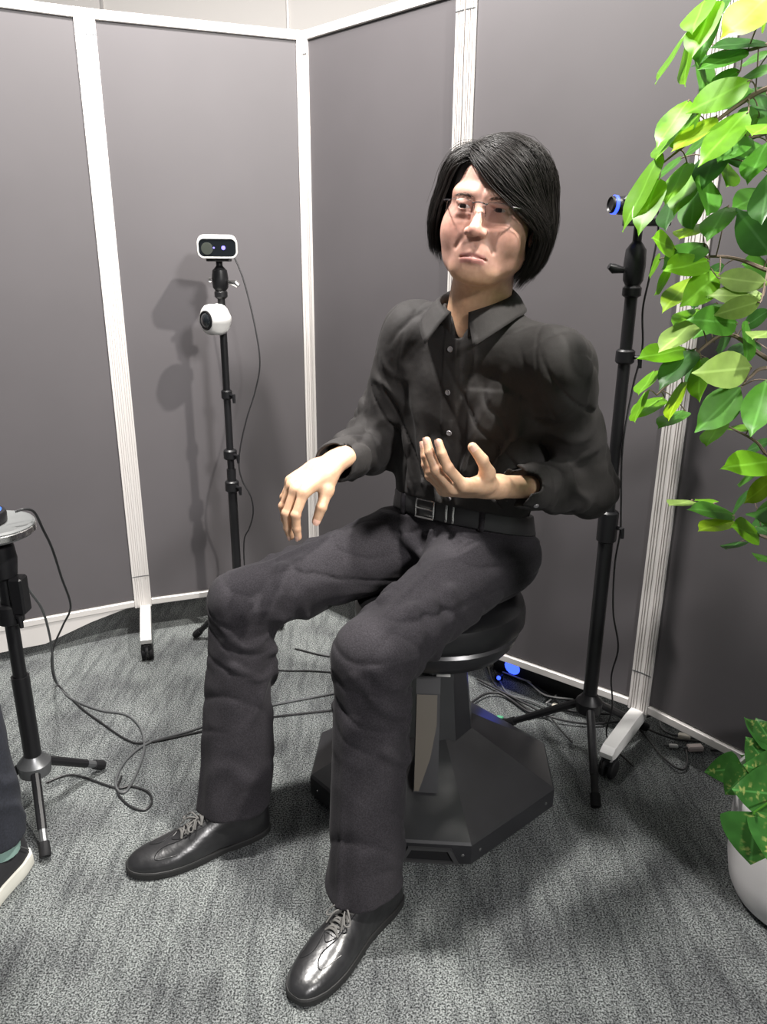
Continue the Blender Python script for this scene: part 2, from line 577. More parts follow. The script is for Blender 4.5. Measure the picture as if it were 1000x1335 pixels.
def surface(f, lo, hi, h, B=8):
    """sparse naive surface nets of f(P) = 0 inside the box; returns (verts, quads)"""
    lo = np.array(lo, float); hi = np.array(hi, float)
    nb = np.ceil((hi - lo) / (h * B)).astype(int)
    gi = np.stack(np.meshgrid(*[np.arange(n) for n in nb], indexing='ij'), -1).reshape(-1, 3)
    cen = (lo + (gi * B + B / 2) * h).astype(np.float32)
    d = np.empty(len(cen), np.float32)
    for i in range(0, len(cen), 400000):
        d[i:i + 400000] = f(cen[i:i + 400000])
    act = gi[np.abs(d) < B * h * 0.87 * 1.35 + 0.006]
    if len(act) == 0:
        return np.zeros((0, 3)), np.zeros((0, 4), int)
    off = np.stack(np.meshgrid(*[np.arange(B + 1)] * 3, indexing='ij'), -1).reshape(-1, 3)
    S = B + 1
    N = nb * B + 2
    stride = np.array([N[1] * N[2], N[2], 1], dtype=np.int64)
    keys, verts, edges = [], [], []
    CH = max(1, 300000 // len(off))
    corner = np.array([[x, y, z] for x in (0, 1) for y in (0, 1) for z in (0, 1)])
    epairs = [(a, b) for a in range(8) for b in range(a + 1, 8) if np.abs(corner[a] - corner[b]).sum() == 1]
    for i in range(0, len(act), CH):
        blk = act[i:i + CH]
        idx = blk[:, None, :] * B + off[None]
        val = f((lo + idx.reshape(-1, 3) * h).astype(np.float32)).reshape(len(blk), S, S, S)
        c8 = np.stack([val[:, x:x + B, y:y + B, z:z + B] for x, y, z in corner], -1)
        neg = c8 < 0
        s = neg.sum(-1)
        bi, xi, yi, zi = np.nonzero((s > 0) & (s < 8))
        if len(bi) == 0:
            continue
        c = c8[bi, xi, yi, zi]
        ng = neg[bi, xi, yi, zi]
        cell = blk[bi] * B + np.stack([xi, yi, zi], -1)
        acc = np.zeros((len(bi), 3)); cnt = np.zeros(len(bi))
        for a, b in epairs:
            m = ng[:, a] != ng[:, b]
            t = np.where(m, c[:, a] / np.where(m, c[:, a] - c[:, b], 1), 0)
            acc += np.where(m[:, None], corner[a] + t[:, None] * (corner[b] - corner[a]), 0)
            cnt += m
        verts.append(lo + (cell + acc / cnt[:, None]) * h)
        keys.append(cell @ stride)
        for axis, far in enumerate((4, 2, 1)):
            m = ng[:, 0] != ng[:, far]
            edges.append((cell[m], np.full(m.sum(), axis), ng[m, 0]))
    keys = np.concatenate(keys); verts = np.concatenate(verts)
    order = np.argsort(keys); keys = keys[order]; verts = verts[order]
    quads = []
    ec = np.concatenate([e[0] for e in edges]); ea = np.concatenate([e[1] for e in edges]); es = np.concatenate([e[2] for e in edges])
    for axis in range(3):
        m = ea == axis
        c = ec[m]; sgn = es[m]
        u = np.zeros(3, int); v = np.zeros(3, int)
        u[(axis + 1) % 3] = 1; v[(axis + 2) % 3] = 1
        q = []
        ok = np.ones(len(c), bool)
        for dlt in (np.zeros(3, int), -u, -u - v, -v):
            k = (c + dlt) @ stride
            j = np.searchsorted(keys, k); j = np.minimum(j, len(keys) - 1)
            ok &= keys[j] == k
            q.append(j)
        q = np.stack(q, -1)
        q[~sgn] = q[~sgn][:, ::-1]
        quads.append(q[ok])
    return verts, np.concatenate(quads)


def sdf_part(name, f, lo, hi, h, material, parent, smooth_iter=0):
    v, q = surface(f, lo, hi, h)
    o = link_mesh(name, v, q.tolist(), material, parent, True)
    return o, v
# ------------------------------------------------------------------ setting
floor = struct(part("floor", MB().box((0.3, 1.2, -0.02), (9, 9, 0.04)), M['carpet'], None, False))
wall_back = struct(part("wall_back", MB().box((0.2, 4.35, 1.6), (8.6, 0.1, 3.2)), M['white_wall'], None, False))
for i, x in enumerate((-1.38, -0.48, 0.42, 1.32)):
    struct(part("trim_%d" % (i + 1), MB().box((x, 4.296, 1.6), (0.012, 0.012, 3.2)), M['alu'], None, False))
struct(part("baseboard_back", MB().box((0.2, 4.293, 0.05), (8.6, 0.014, 0.10), bevel=0.003), M['alu'], None, False))

# partition screens: each between two floor points
PTS = [(-1.33, 2.025), (-0.790, 2.300), (-0.235, 2.502), (0.192, 2.070), (0.660, 1.706), (1.02, 1.250)]
ZB, ZTOP = 0.105, 1.80
LAB = ["grey partition screen at the far left, cut by the frame edge",
       "grey partition screen behind the tripod with the white cameras",
       "grey partition screen right of the white corner post",
       "grey partition screen behind the person's head and the black webcam tripod",
       "dark grey partition screen on the right, behind the leafy tree"]
SW, SD = 0.026, 0.030


def stile_poly(w, d):
    """grooved extrusion profile, front face at -d/2"""
    g = 0.0028
    xs = [-w / 2, -w / 2 + 0.006, -w / 2 + 0.006, -w / 2 + 0.0085, -w / 2 + 0.0085, 0.0015 - 0.003, 0.0015 - 0.003, 0.0015, 0.0015, w / 2 - 0.007, w / 2 - 0.007, w / 2 - 0.0045, w / 2 - 0.0045, w / 2]
    ys = [0, 0, g, g, 0, 0, g, g, 0, 0, g, g, 0, 0]
    return [(x, -d / 2 + y) for x, y in zip(xs, ys)] + [(w / 2, d / 2), (-w / 2, d / 2)]


screens = []
for i in range(5):
    a = np.array((*PTS[i], 0)); b = np.array((*PTS[i + 1], 0))
    u = unit(b - a); L = np.linalg.norm(b - a)
    nf = np.array((u[1], -u[0], 0))            # towards the camera
    t = thing("partition_screen", LAB[i], "partition", tuple((a + b) / 2), "grey partition screens")
    R3 = frame3(Vector(u), Vector(-nf), Vector((0, 0, 1)))
    mid = (a + b) / 2
    part("board", MB().box(mid + ZV * (ZB + ZTOP) / 2, (L - 2 * SW + 0.004, 0.016, ZTOP - ZB - 0.05), R3, 0.001), M['board'], t, False)
    for e, sg in ((a, 1), (b, -1)):
        c = e + u * (SW / 2 + 0.0012) * sg
        part("stile", MB().prism(stile_poly(SW, SD), (c, u, -nf, ZV), ZB - 0.004, ZTOP), M['alu'], t, False)
    part("top_rail", MB().box(mid + ZV * (ZTOP - 0.0125), (L - 2 * SW - 0.003, 0.028, 0.025), R3, 0.002), M['alu'], t, False)
    br = part("bottom_rail", MB().box(mid + ZV * (ZB + 0.0105), (L - 2 * SW - 0.003, 0.030, 0.021), R3, 0.002), M['alu'], t, False)
    for z in (0.21, 1.74):
        for e, sg in ((a, 1), (b, -1)):
            c = e + u * (SW / 2 + 0.0012) * sg + nf * (SD / 2 + 0.0003)
            part("clip_seam", MB().box(c + ZV * z, (SW * 0.98, 0.0012, 0.0022), R3), M['grey_metal'], t, False)
    screens.append((t, u, nf))


def foot(t, p, direction, sg=1):
    """sloping white foot with a twin-wheel castor under its end"""
    d = unit((*direction, 0)); sd = np.array((-d[1], d[0], 0))
    p = np.array((*p, 0.0))
    R3 = frame3(Vector(sd), Vector(d), Vector((0, 0, 1)))
    prof = [(-0.03, 0.105), (-0.03, 0.070), (0.04, 0.062), (0.165, 0.058), (0.185, 0.064), (0.188, 0.078), (0.17, 0.090), (0.04, 0.105)]
    f = part("foot", MB().prism(prof, (p, d, ZV, sd), -0.016, 0.016), M['white_plastic'], t, True, 25)
    c = p + d * 0.160
    part("castor_fork", MB().box(c + ZV * 0.048, (0.030, 0.045, 0.026), R3, 0.006).tube([c + ZV * 0.058, c + ZV * 0.04], 0.008, 10), M['black_plastic'], f)
    for s in (-1, 1):
        part("castor_wheel", MB().lathe(c - d * 0.012 * 0 + sd * 0.011 * s - sd * 0.0075 + ZV * 0.0255, [(0.010, 0), (0.022, 0.001), (0.025, 0.004), (0.025, 0.011), (0.022, 0.0145), (0.010, 0.015)], sd, 20), M['rubber'], f)
    part("castor_brake", MB().tube(spline([c + d * 0.012 + ZV * 0.05, c + d * 0.035 + ZV * 0.052, c + d * 0.042 + ZV * 0.045], 4), 0.005, 8), M['black_plastic'], f)


foot(screens[1][0], (-0.776, 2.280), (0.28, -0.96))
foot(screens[3][0], (0.648, 1.694), (-0.62, -0.78))
# low white skirting board of the far-left screen
t, u, nf = screens[0]
a = np.array((*PTS[0], 0)); b = np.array((*PTS[1], 0))
pts = [(0.0, 0.107), (0.0, 0.036), (0.30, 0.036), (0.44, 0.080), (0.56, 0.107)]
part("skirting_plate", MB().prism(pts, (a + nf * 0.004, u, ZV, nf), 0.0, 0.008), M['alu'], t, False)

# ------------------------------------------------------------------ stool with the faceted pedestal
SC = np.array((0.118, 1.548, 0.0))
stool = thing("pedestal_stool", "black round stool on a faceted floor pedestal under the seated person", "stool", tuple(SC))
rot = math.radians(-4)


def octo(ap, hw, z, dx=0, dy=0):
    out = []
    for k in range(4):
        a = rot + math.pi / 2 * k - math.pi / 2
        d = np.array((math.cos(a), math.sin(a), 0)); s = np.array((-math.sin(a), math.cos(a), 0))
        for q in (-1, 1):
            out.append(SC + d * ap + s * hw * q + np.array((dx, dy, z)))
    return out


mbx = MB()
rings = [octo(0.270, 0.082, 0.006), octo(0.277, 0.085, 0.012), octo(0.277, 0.085, 0.058), octo(0.273, 0.083, 0.063), octo(0.085, 0.030, 0.175), octo(0.075, 0.026, 0.180)]
vs = [p for r in rings for p in r]
fs = []
for r in range(len(rings) - 1):
    for k in range(8):
        l = (k + 1) % 8
        fs.append((r * 8 + k, r * 8 + l, r * 8 + 8 + l, r * 8 + 8 + k))
fs.append(tuple(range(7, -1, -1))); fs.append(tuple(range(40, 48)))
mbx.add(vs, fs)
ped = part("pedestal", mbx, M['base_black'], stool, False)
# vent in the front short side: frame and dark recess
fd = np.array((math.cos(rot - math.pi / 2), math.sin(rot - math.pi / 2), 0)); sd = np.array((-fd[1], fd[0], 0))
fo = SC + fd * 0.277
tr = [(-0.060, 0.014), (0.060, 0.014), (0.044, 0.050), (-0.044, 0.050)]
ti = [(-0.050, 0.019), (0.050, 0.019), (0.037, 0.045), (-0.037, 0.045)]
vs = [fo + sd * x + ZV * z + fd * h for x, z, h in [(*p, 0.0) for p in tr] + [(*p, 0.006) for p in tr] + [(*p, 0.006) for p in ti] + [(*p, 0.0005) for p in ti]]
fs = []
for r in range(3):
    for k in range(4):
        fs.append((r * 4 + k, r * 4 + (k + 1) % 4, r * 4 + 4 + (k + 1) % 4, r * 4 + 4 + k))
part("vent_frame", MB().add(vs, fs), M['vent_grey'], ped, False)
part("vent_recess", MB().add([fo + sd * x + ZV * z + fd * h for h in (0.0002, 0.001) for x, z in ti], [(0, 1, 2, 3), (4, 5, 6, 7), (0, 1, 5, 4), (1, 2, 6, 5), (2, 3, 7, 6), (3, 0, 4, 7)]), M['rubber'], ped, False)
for k in range(8):
    for q in (0.10, 0.90):
        p = rings[1][k] * (1 - q) + rings[1][(k + 1) % 8] * q
        n = unit(np.cross(rings[1][(k + 1) % 8] - rings[1][k], ZV))
        part("screw", MB().lathe(p + ZV * 0.022 - n * 0.0005, [(0.0034, 0), (0.0034, 0.0012), (0.0018, 0.002)], n, 10), M['silver'], ped)
# column: hexagonal shaft, slanted facet, seat
col = MB()
for (ap, z) in ((0, 0),):
    vs = []
    for r_, z_ in ((0.095, 0.165), (0.088, 0.22), (0.078, 0.30), (0.078, 0.40)):
        for k in range(10):
            a = 2 * math.pi * k / 10 + 0.2
            vs.append(SC + np.array((math.cos(a) * r_, math.sin(a) * r_, z_)))
    fs = [(r * 10 + k, r * 10 + (k + 1) % 10, r * 10 + 10 + (k + 1) % 10, r * 10 + 10 + k) for r in range(3) for k in range(10)]
    fs += [tuple(range(9, -1, -1)), tuple(range(30, 40))]
    col.add(vs, fs)
colm = part("column", col, M['base_black'], stool, True, 25)
# curved brace plate on the front of the column with a paler facet
pl = SC + fd * 0.01
prof = [(0.070, 0.33), (0.092, 0.300), (0.123, 0.239), (0.154, 0.180), (0.186, 0.118), (0.08, 0.150)]
part("brace", MB().prism(prof, (pl + sd * -0.012, fd, ZV, sd), -0.026, 0.026), M['base_black'], stool, False)
q = [(0.094, 0.298), (0.123, 0.241), (0.154, 0.180), (0.184, 0.121)]
vs = []
for i_, (r_, z_) in enumerate(q):
    for x in (-0.024, (0.020, 0.020, 0.008, -0.014)[i_]):
        vs.append(pl + sd * (-0.012 + x) + fd * (r_ + 0.003) + ZV * (z_ + 0.002))
vs2 = [v + fd * 0.003 + ZV * 0.0015 for v in vs]
n = len(vs)
fs = [(n + 2 * i, n + 2 * i + 1, n + 2 * i + 3, n + 2 * i + 2) for i in range(3)] + [(0, 1, n + 1, n), (n - 2, n - 1, 2 * n - 1, 2 * n - 2)]
fs += [(2 * i, 2 * i + 2, n + 2 * i + 2, n + 2 * i) for i in range(3)] + [(2 * i + 1, n + 2 * i + 1, n + 2 * i + 3, 2 * i + 3) for i in range(3)]
part("facet_plate", MB().add(vs + vs2, fs), M['column_facet'], stool, False)
part("status_label", MB().box(SC + fd * 0.081 + ZV * 0.335 + sd * 0.02, (0.03, 0.004, 0.007), frame3(Vector(sd), Vector(fd), Vector((0, 0, 1)))), M['white_plastic'], colm, False)
SS = SC + np.array((0.008, 0.0, 0))
part("seat_shell", MB().lathe(SS, [(0.02, 0.362), (0.120, 0.365), (0.152, 0.377), (0.170, 0.400), (0.178, 0.422), (0.172, 0.432)], (0, 0, 1), 48), M['base_black'], stool)
part("seat_cushion", MB().lathe(SS, [(0.168, 0.430), (0.182, 0.434), (0.188, 0.444), (0.188, 0.468), (0.183, 0.484), (0.168, 0.494), (0.12, 0.500), (0.001, 0.502)], (0, 0, 1), 48), M['seat_black'], stool)

# ------------------------------------------------------------------ stands


def tripod(t, c, top, r0, leg_dirs, leg_len, hub, m, collars=(), tip_m=None):
    c = np.array(c, float)
    pole = part("pole", MB().tube([c + ZV * hub[0], c + ZV * (hub[0] + (top - hub[0]) * 0.45)], r0, 14), m, t)
    part("upper_pole", MB().tube([c + ZV * (hub[0] + (top - hub[0]) * 0.43), c + ZV * top], r0 * 0.76, 14), m, t)
    part("hub", MB().lathe(c, [(r0 * 0.9, hub[0] - 0.02), (r0 * 1.8, hub[0] - 0.016), (r0 * 1.9, hub[0] + 0.010), (r0 * 1.3, hub[0] + 0.022), (r0 * 1.05, hub[0] + 0.03)], (0, 0, 1), 20), M['grey_metal'] if tip_m else M['black_plastic'], t)
    for a in leg_dirs:
        d = np.array((math.cos(math.radians(a)), math.sin(math.radians(a)), 0))
        p0 = c + d * r0 * 1.6 + ZV * (hub[0] - 0.004); p1 = c + d * leg_len + ZV * 0.0125
        k = 0.68
        pm = p0 * (1 - k) + p1 * k
        leg = part("leg", MB().tube([p0, pm], [0.0105, 0.0100], 10), m, t)
        part("leg_tube", MB().tube([p0 * (1 - k + 0.03) + p1 * (k - 0.03), p1], 0.0088, 10), tip_m or m, leg)
        dr = unit(p1 - p0)
        part("rubber_foot", MB().tube([p1 - dr * 0.030, p1 - dr * 0.004, p1], [0.0115, 0.0122, 0.0105], 10), M['rubber'], leg)
    for z, r, h in collars:
        cl = part("clamp_collar", MB().lathe(c, [(r * 0.8, z), (r, z + 0.004), (r, z + h - 0.004), (r * 0.8, z + h)], (0, 0, 1), 16), M['black_plastic'], t)
        kd = np.array((0.80, -0.60, 0))
        part("clamp_lever", MB().tube([c + kd * r * 0.8 + ZV * (z + h * 0.5), c + kd * (r + 0.012) + ZV * (z + h * 0.5), c + kd * (r + 0.014) + ZV * (z + h * 0.5 - 0.022)], [0.005, 0.006, 0.004], 8), M['black_plastic'], cl)
    return pole


# left camera tripod, close to the screen
T1 = np.array((-0.456, 2.215, 0))
t1 = thing("camera_tripod", "slim black tripod by the left screen carrying two white cameras", "tripod", tuple(T1))
tripod(t1, T1, 1.115, 0.0135, (165, -75, 45), 0.165, (0.16,), M['black_metal'], ((0.52, 0.021, 0.034), (0.62, 0.020, 0.030), (0.80, 0.016, 0.026)))
b = part("ball_head", MB().lathe(T1, [(0.012, 1.080), (0.018, 1.086), (0.018, 1.098), (0.015, 1.102), (0.021, 1.110), (0.0225, 1.135), (0.020, 1.156), (0.012, 1.164), (0.009, 1.168), (0.009, 1.182)], (0, 0, 1), 20), M['black_metal'], t1)
part("head_knob", MB().tube([T1 + np.array((0.024, -0.006, 1.124)), T1 + np.array((0.045, -0.010, 1.122)), T1 + np.array((0.052, -0.011, 1.115))], [0.006, 0.010, 0.007], 10), M['silver'], b)
part("head_knob", MB().tube([T1 + np.array((-0.024, -0.008, 1.130)), T1 + np.array((-0.030, -0.010, 1.130))], [0.007, 0.006], 10), M['silver'], b)
part("mount_plate", MB().box(T1 + ZV * 1.184, (0.062, 0.045, 0.010), None, 0.002), M['black_plastic'], b)

# depth camera: white rounded sleeve with a black glass front
dc = T1 + np.array((-0.002, -0.004, 1.2175))
cam1 = thing("depth_camera", "white rounded-rectangle depth camera with black glass front and violet light, topmost on left tripod", "camera", tuple(T1 + np.array((0, 0, 1.189))))
fdir = unit((0.20, -0.97, -0.10)); sx = unit(np.cross(fdir, ZV)); sz = np.cross(sx, fdir)
sx = -sx if sx[0] < 0 else sx; sz = sz if sz[2] > 0 else -sz


def rrect(w, h, r, n=6):
    out = []
    for cx, cy, a0 in ((w - r, h - r, 0), (-w + r, h - r, 90), (-w + r, -h + r, 180), (w - r, -h + r, 270)):
        for k in range(n + 1):
            a = math.radians(a0 + 90 * k / n)
            out.append((cx + r * math.cos(a), cy + r * math.sin(a)))
    return out


mbx = MB()
secs = [(0.050, 0.0245, -0.050, .017), (0.0535, 0.0275, -0.046, .018), (0.0540, 0.0280, 0.034, .018), (0.0525, 0.0265, 0.038, .017), (0.0490, 0.0230, 0.038, .014), (0.0485, 0.0225, 0.034, .014)]
vs = []
for w_, h_, y_, r_ in secs:
    vs += [dc + sx * x + sz * z + fdir * y_ for x, z in rrect(w_, h_, r_)]
n = 28
fs = [(r * n + k, r * n + (k + 1) % n, (r + 1) * n + (k + 1) % n, (r + 1) * n + k) for r in range(len(secs) - 1) for k in range(n)]
fs += [tuple(range(n - 1, -1, -1)), tuple(range((len(secs) - 1) * n, len(secs) * n))]
part("housing", MB().add(vs, fs), M['white_plastic'], cam1, True, 40)
g = [dc + sx * x + sz * z + fdir * y_ for y_ in (0.0335, 0.0365) for x, z in rrect(0.0484, 0.0224, 0.0138)]
fr_ = part("glass_front", MB().add(g, [tuple(range(n - 1, -1, -1)), tuple(range(n, 2 * n))] + [(k, (k + 1) % n, n + (k + 1) % n, n + k) for k in range(n)]), M['lens_glass'], cam1, False)
part("lens_ring", MB().lathe(dc - sx * 0.027 + fdir * 0.0362 - sz * 0.002, [(0.016, 0), (0.0155, 0.0012), (0.012, 0.0016), (0.0001, 0.0012)], fdir, 24), M['lens_grey'], fr_)
part("projector_light", MB().lathe(dc + sx * 0.016 + fdir * 0.0362, [(0.0055, 0), (0.0050, 0.001), (0.0001, 0.0014)], fdir, 16), M['violet_led'], fr_)
part("status_light", MB().lathe(dc - sx * 0.009 + fdir * 0.0362, [(0.0024, 0), (0.0020, 0.001), (0.0001, 0.0012)], fdir, 12), M['violet_led'], fr_)

# white 360-degree camera clamped to the pole
sc_ = T1 + np.array((-0.014, -0.034, 1.026))
cam2 = thing("spherical_camera", "round white faceted camera with big black lens clamped halfway down left tripod", "camera", tuple(T1 + np.array((0, 0, 1.026))))
ldir = unit((-0.62, -0.75, -0.02))
mbx = MB()
nn = 24
lx = unit(np.cross(ldir, ZV)); lz = np.cross(lx, ldir)
prof = [(0.022, -0.036), (0.032, -0.032), (0.041, -0.018), (0.044, 0.0), (0.041, 0.016), (0.034, 0.027), (0.028, 0.030)]
vs = []
for r_, h_ in prof:
    for k in range(nn):
        a = 2 * math.pi * k / nn
        f_ = 1 + 0.07 * math.cos(6 * a + 0.4) * (r_ / 0.044)
        vs.append(sc_ + ldir * h_ + (lx * math.cos(a) + lz * math.sin(a)) * r_ * f_)
fs = [(i * nn + k, i * nn + (k + 1) % nn, (i + 1) * nn + (k + 1) % nn, (i + 1) * nn + k) for i in range(len(prof) - 1) for k in range(nn)]
fs += [tuple(range(nn - 1, -1, -1)), tuple(range((len(prof) - 1) * nn, len(prof) * nn))]
sh_ = part("shell", MB().add(vs, fs), M['white_plastic'], cam2, True, 50)
part("lens_rim", MB().lathe(sc_ + ldir * 0.027, [(0.0265, 0), (0.0265, 0.005), (0.0235, 0.007), (0.022, 0.005)], ldir, 28), M['black_plastic'], cam2)
part("lens_dome", MB().ball(sc_ + ldir * 0.027, 0.0225, 20, frame3(Vector(lx), Vector(lz), Vector(ldir)), (1, 1, 0.62)), M['lens_glass'], cam2)
part("clamp", MB().tube([sc_ - ldir * 0.030, T1 + ZV * 1.026], 0.010, 10).lathe(T1 + ZV * 1.014, [(0.012, 0), (0.0165, 0.002), (0.0165, 0.022), (0.012, 0.024)], (0, 0, 1), 16), M['black_plastic'], cam2)


def cable(name, label, pts, r, m, n=8, cat="cable", group=None):
    o = part(name, MB().tube(spline(pts, n), r, 7), m, None)
    return tag(o, label, cat, group)


cable("camera_cable", "thin black cable looping down from the depth camera along left tripod",
      [(-0.452, 2.262, 1.215), (-0.430, 2.268, 1.20), (-0.400, 2.262, 1.13), (-0.372, 2.255, 1.00), (-0.362, 2.250, 0.90), (-0.378, 2.245, 0.82), (-0.405, 2.235, 0.74), (-0.425, 2.228, 0.665), (-0.434, 2.224, 0.60),
       (-0.425, 2.222, 0.55), (-0.402, 2.222, 0.50), (-0.398, 2.222, 0.45), (-0.412, 2.222, 0.40), (-0.430, 2.222, 0.36), (-0.432, 2.22, 0.26), (-0.410, 2.19, 0.14), (-0.375, 2.12, 0.03), (-0.33, 2.06, 0.004), (-0.20, 2.05, 0.004), (0.0, 2.02, 0.004)], 0.0022, M['cable_black'], 8)

# right webcam tripod
T2 = np.array((0.512, 1.655, 0))
t2 = thing("webcam_tripod", "tall black tripod behind the person's left shoulder holding the webcam", "tripod", tuple(T2))
tripod(t2, T2, 1.215, 0.0170, (-97, 28, 148), 0.215, (0.145,), M['black_metal'], ((0.575, 0.0225, 0.075), (0.98, 0.020, 0.03)))
b = part("ball_head", MB().lathe(T2, [(0.012, 1.115), (0.0195, 1.120), (0.0195, 1.135), (0.015, 1.14), (0.0205, 1.150), (0.0225, 1.180), (0.0205, 1.210), (0.012, 1.222), (0.009, 1.226), (0.009, 1.262)], (0, 0, 1), 20), M['black_metal'], t2)
part("head_knob", MB().tube([T2 + np.array((-0.024, -0.01, 1.170)), T2 + np.array((-0.046, -0.012, 1.173)), T2 + np.array((-0.056, -0.014, 1.178))], [0.006, 0.010, 0.006], 10), M['black_plastic'], b)
part("mount_plate", MB().box(T2 + np.array((0.012, -0.01, 1.262)), (0.085, 0.045, 0.014), None, 0.002), M['black_metal'], b)
W0 = T2 + np.array((-0.020, -0.014, 1.292))
wc = thing("webcam", "small black webcam with a bright blue lens ring behind the leaves", "camera", tuple(T2 + np.array((0, 0, 1.27))))
wd = unit((-0.97, -0.20, 0.04)); wx = unit(np.cross(wd, ZV)); wz = np.cross(wx, wd)
Rw = frame3(Vector(wx), Vector(wd), Vector(wz))
part("housing", MB().box(W0, (0.044, 0.060, 0.034), Rw, 0.007), M['black_plastic'], wc)
part("clip", MB().box(W0 - ZV * 0.022 + wd * -0.01, (0.030, 0.034, 0.014), Rw, 0.003), M['black_plastic'], wc)
rg = part("lens_barrel", MB().lathe(W0 + wd * 0.028, [(0.0165, 0), (0.0165, 0.018), (0.0145, 0.021), (0.012, 0.018), (0.0001, 0.016)], wd, 24), M['black_plastic'], wc)
part("light_ring", MB().lathe(W0 + wd * 0.036, [(0.0160, 0), (0.0180, 0.001), (0.0180, 0.007), (0.0160, 0.008)], wd, 24), M['blue_led'], rg)
cable("webcam_cable", "thin black cable hanging from the webcam down right tripod",
      [(0.550, 1.665, 1.29), (0.558, 1.672, 1.24), (0.550, 1.668, 1.16), (0.542, 1.665, 1.09), (0.550, 1.665, 1.01), (0.538, 1.662, 0.93), (0.524, 1.645, 0.80), (0.536, 1.648, 0.66), (0.541, 1.650, 0.60), (0.536, 1.648, 0.52), (0.545, 1.650, 0.40), (0.570, 1.660, 0.30), (0.562, 1.662, 0.22), (0.575, 1.668, 0.13), (0.575, 1.68, 0.03), (0.620, 1.60, 0.004)], 0.0022, M['cable_black'], 8)

# low stand at the left with the round tray and a speakerphone
T3 = np.array((-0.768, 1.433, 0))
t3 = thing("tray_stand", "black tripod stand at the left edge topped by a grey round tray", "stand", tuple(T3))
tripod(t3, T3, 0.620, 0.0185, (59, -64, 180), 0.172, (0.120,), M['black_metal'], ((0.47, 0.027, 0.045),), M['grey_metal'])
part("clamp_block", MB().box(T3 + np.array((0.028, -0.004, 0.535)), (0.028, 0.034, 0.080), None, 0.004), M['black_plastic'], t3)
b = part("pan_head", MB().lathe(T3, [(0.020, 0.570), (0.026, 0.576), (0.030, 0.610), (0.027, 0.640), (0.018, 0.650), (0.018, 0.660)], (0, 0, 1), 20), M['black_plastic'], t3)
TC = T3 + np.array((-0.012, 0.0, -0.142))
tray = part("tray", MB().lathe(TC, [(0.02, 0.800), (0.066, 0.801), (0.078, 0.806), (0.082, 0.816), (0.083, 0.826), (0.080, 0.830), (0.076, 0.8275), (0.02, 0.8275)], (0, 0, 1), 48), M['grey_disc'], t3)
part("rim_band", MB().lathe(TC, [(0.0800, 0.809), (0.0840, 0.811), (0.0840, 0.822), (0.0820, 0.824)], (0, 0, 1), 48), M['silver'], tray)
spk = thing("speakerphone", "flat black puck speakerphone with glowing blue ring lying on grey tray", "speaker", tuple(TC + np.array((-0.022, 0.002, 0.8275))))
PC = TC + np.array((-0.022, 0.002, 0))
part("puck", MB().lathe(PC, [(0.048, 0.8285), (0.052, 0.831), (0.0525, 0.846), (0.050, 0.851), (0.044, 0.853), (0.001, 0.853)], (0, 0, 1), 40), M['black_plastic'], spk)
part("top_disc", MB().lathe(PC, [(0.040, 0.8525), (0.040, 0.8545), (0.036, 0.855), (0.001, 0.855)], (0, 0, 1), 40), M['lens_grey'], spk)
part("light_ring", MB().lathe(PC, [(0.0395, 0.8530), (0.0420, 0.8540), (0.0440, 0.8530)], (0, 0, 1), 40), M['blue_dim'], spk)
part("side_light", MB().box(PC + np.array((0.01, -0.0515, 0.8335)), (0.030, 0.003, 0.0035), None), M['green_led'], spk, False)
cable("speaker_cable", "black cable arching off the speakerphone and falling behind the tray stand",
      [(-0.719, 1.420, 0.716), (-0.705, 1.430, 0.718), (-0.696, 1.450, 0.705), (-0.693, 1.470, 0.662), (-0.703, 1.520, 0.601), (-0.728, 1.600, 0.501), (-0.756, 1.690, 0.386), (-0.813, 1.760, 0.299), (-0.868, 1.820, 0.217), (-0.908, 1.870, 0.143), (-0.935, 1.920, 0.061), (-0.944, 1.961, 0.004), (-0.836, 1.846, 0.004), (-0.753, 1.773, 0.004), (-0.661, 1.698, 0.004), (-0.608, 1.685, 0.004), (-0.490, 1.730, 0.004), (-0.349, 1.792, 0.004), (-0.124, 1.843, 0.004)], 0.0026, M['cable_black'])
cable("looped_cable", "grey cable running from tray stand's pole and curling on the carpet",
      [(-0.747, 1.450, 0.569), (-0.755, 1.500, 0.512), (-0.782, 1.600, 0.419), (-0.832, 1.720, 0.298), (-0.880, 1.820, 0.189), (-0.927, 1.910, 0.077), (-0.944, 1.961, 0.004), (-0.881, 1.892, 0.004), (-0.783, 1.835, 0.004), (-0.697, 1.810, 0.004), (-0.638, 1.746, 0.004), (-0.605, 1.663, 0.004), (-0.594, 1.576, 0.004), (-0.596, 1.500, 0.004), (-0.616, 1.497, 0.004), (-0.635, 1.541, 0.004), (-0.634, 1.615, 0.004), (-0.598, 1.686, 0.004), (-0.502, 1.741, 0.004), (-0.357, 1.840, 0.004), (-0.129, 1.930, 0.004)], 0.0030, M['cable_grey'])
cable("small_loop_cable", "dark cable making a small round loop on the carpet left of the shoe",
      [(-0.797, 1.525, 0.004), (-0.744, 1.554, 0.004), (-0.627, 1.508, 0.004), (-0.593, 1.514, 0.004), (-0.547, 1.495, 0.004), (-0.527, 1.460, 0.004), (-0.536, 1.432, 0.004), (-0.575, 1.447, 0.004), (-0.617, 1.494, 0.004), (-0.626, 1.550, 0.004)], 0.0026, M['cable_black'])

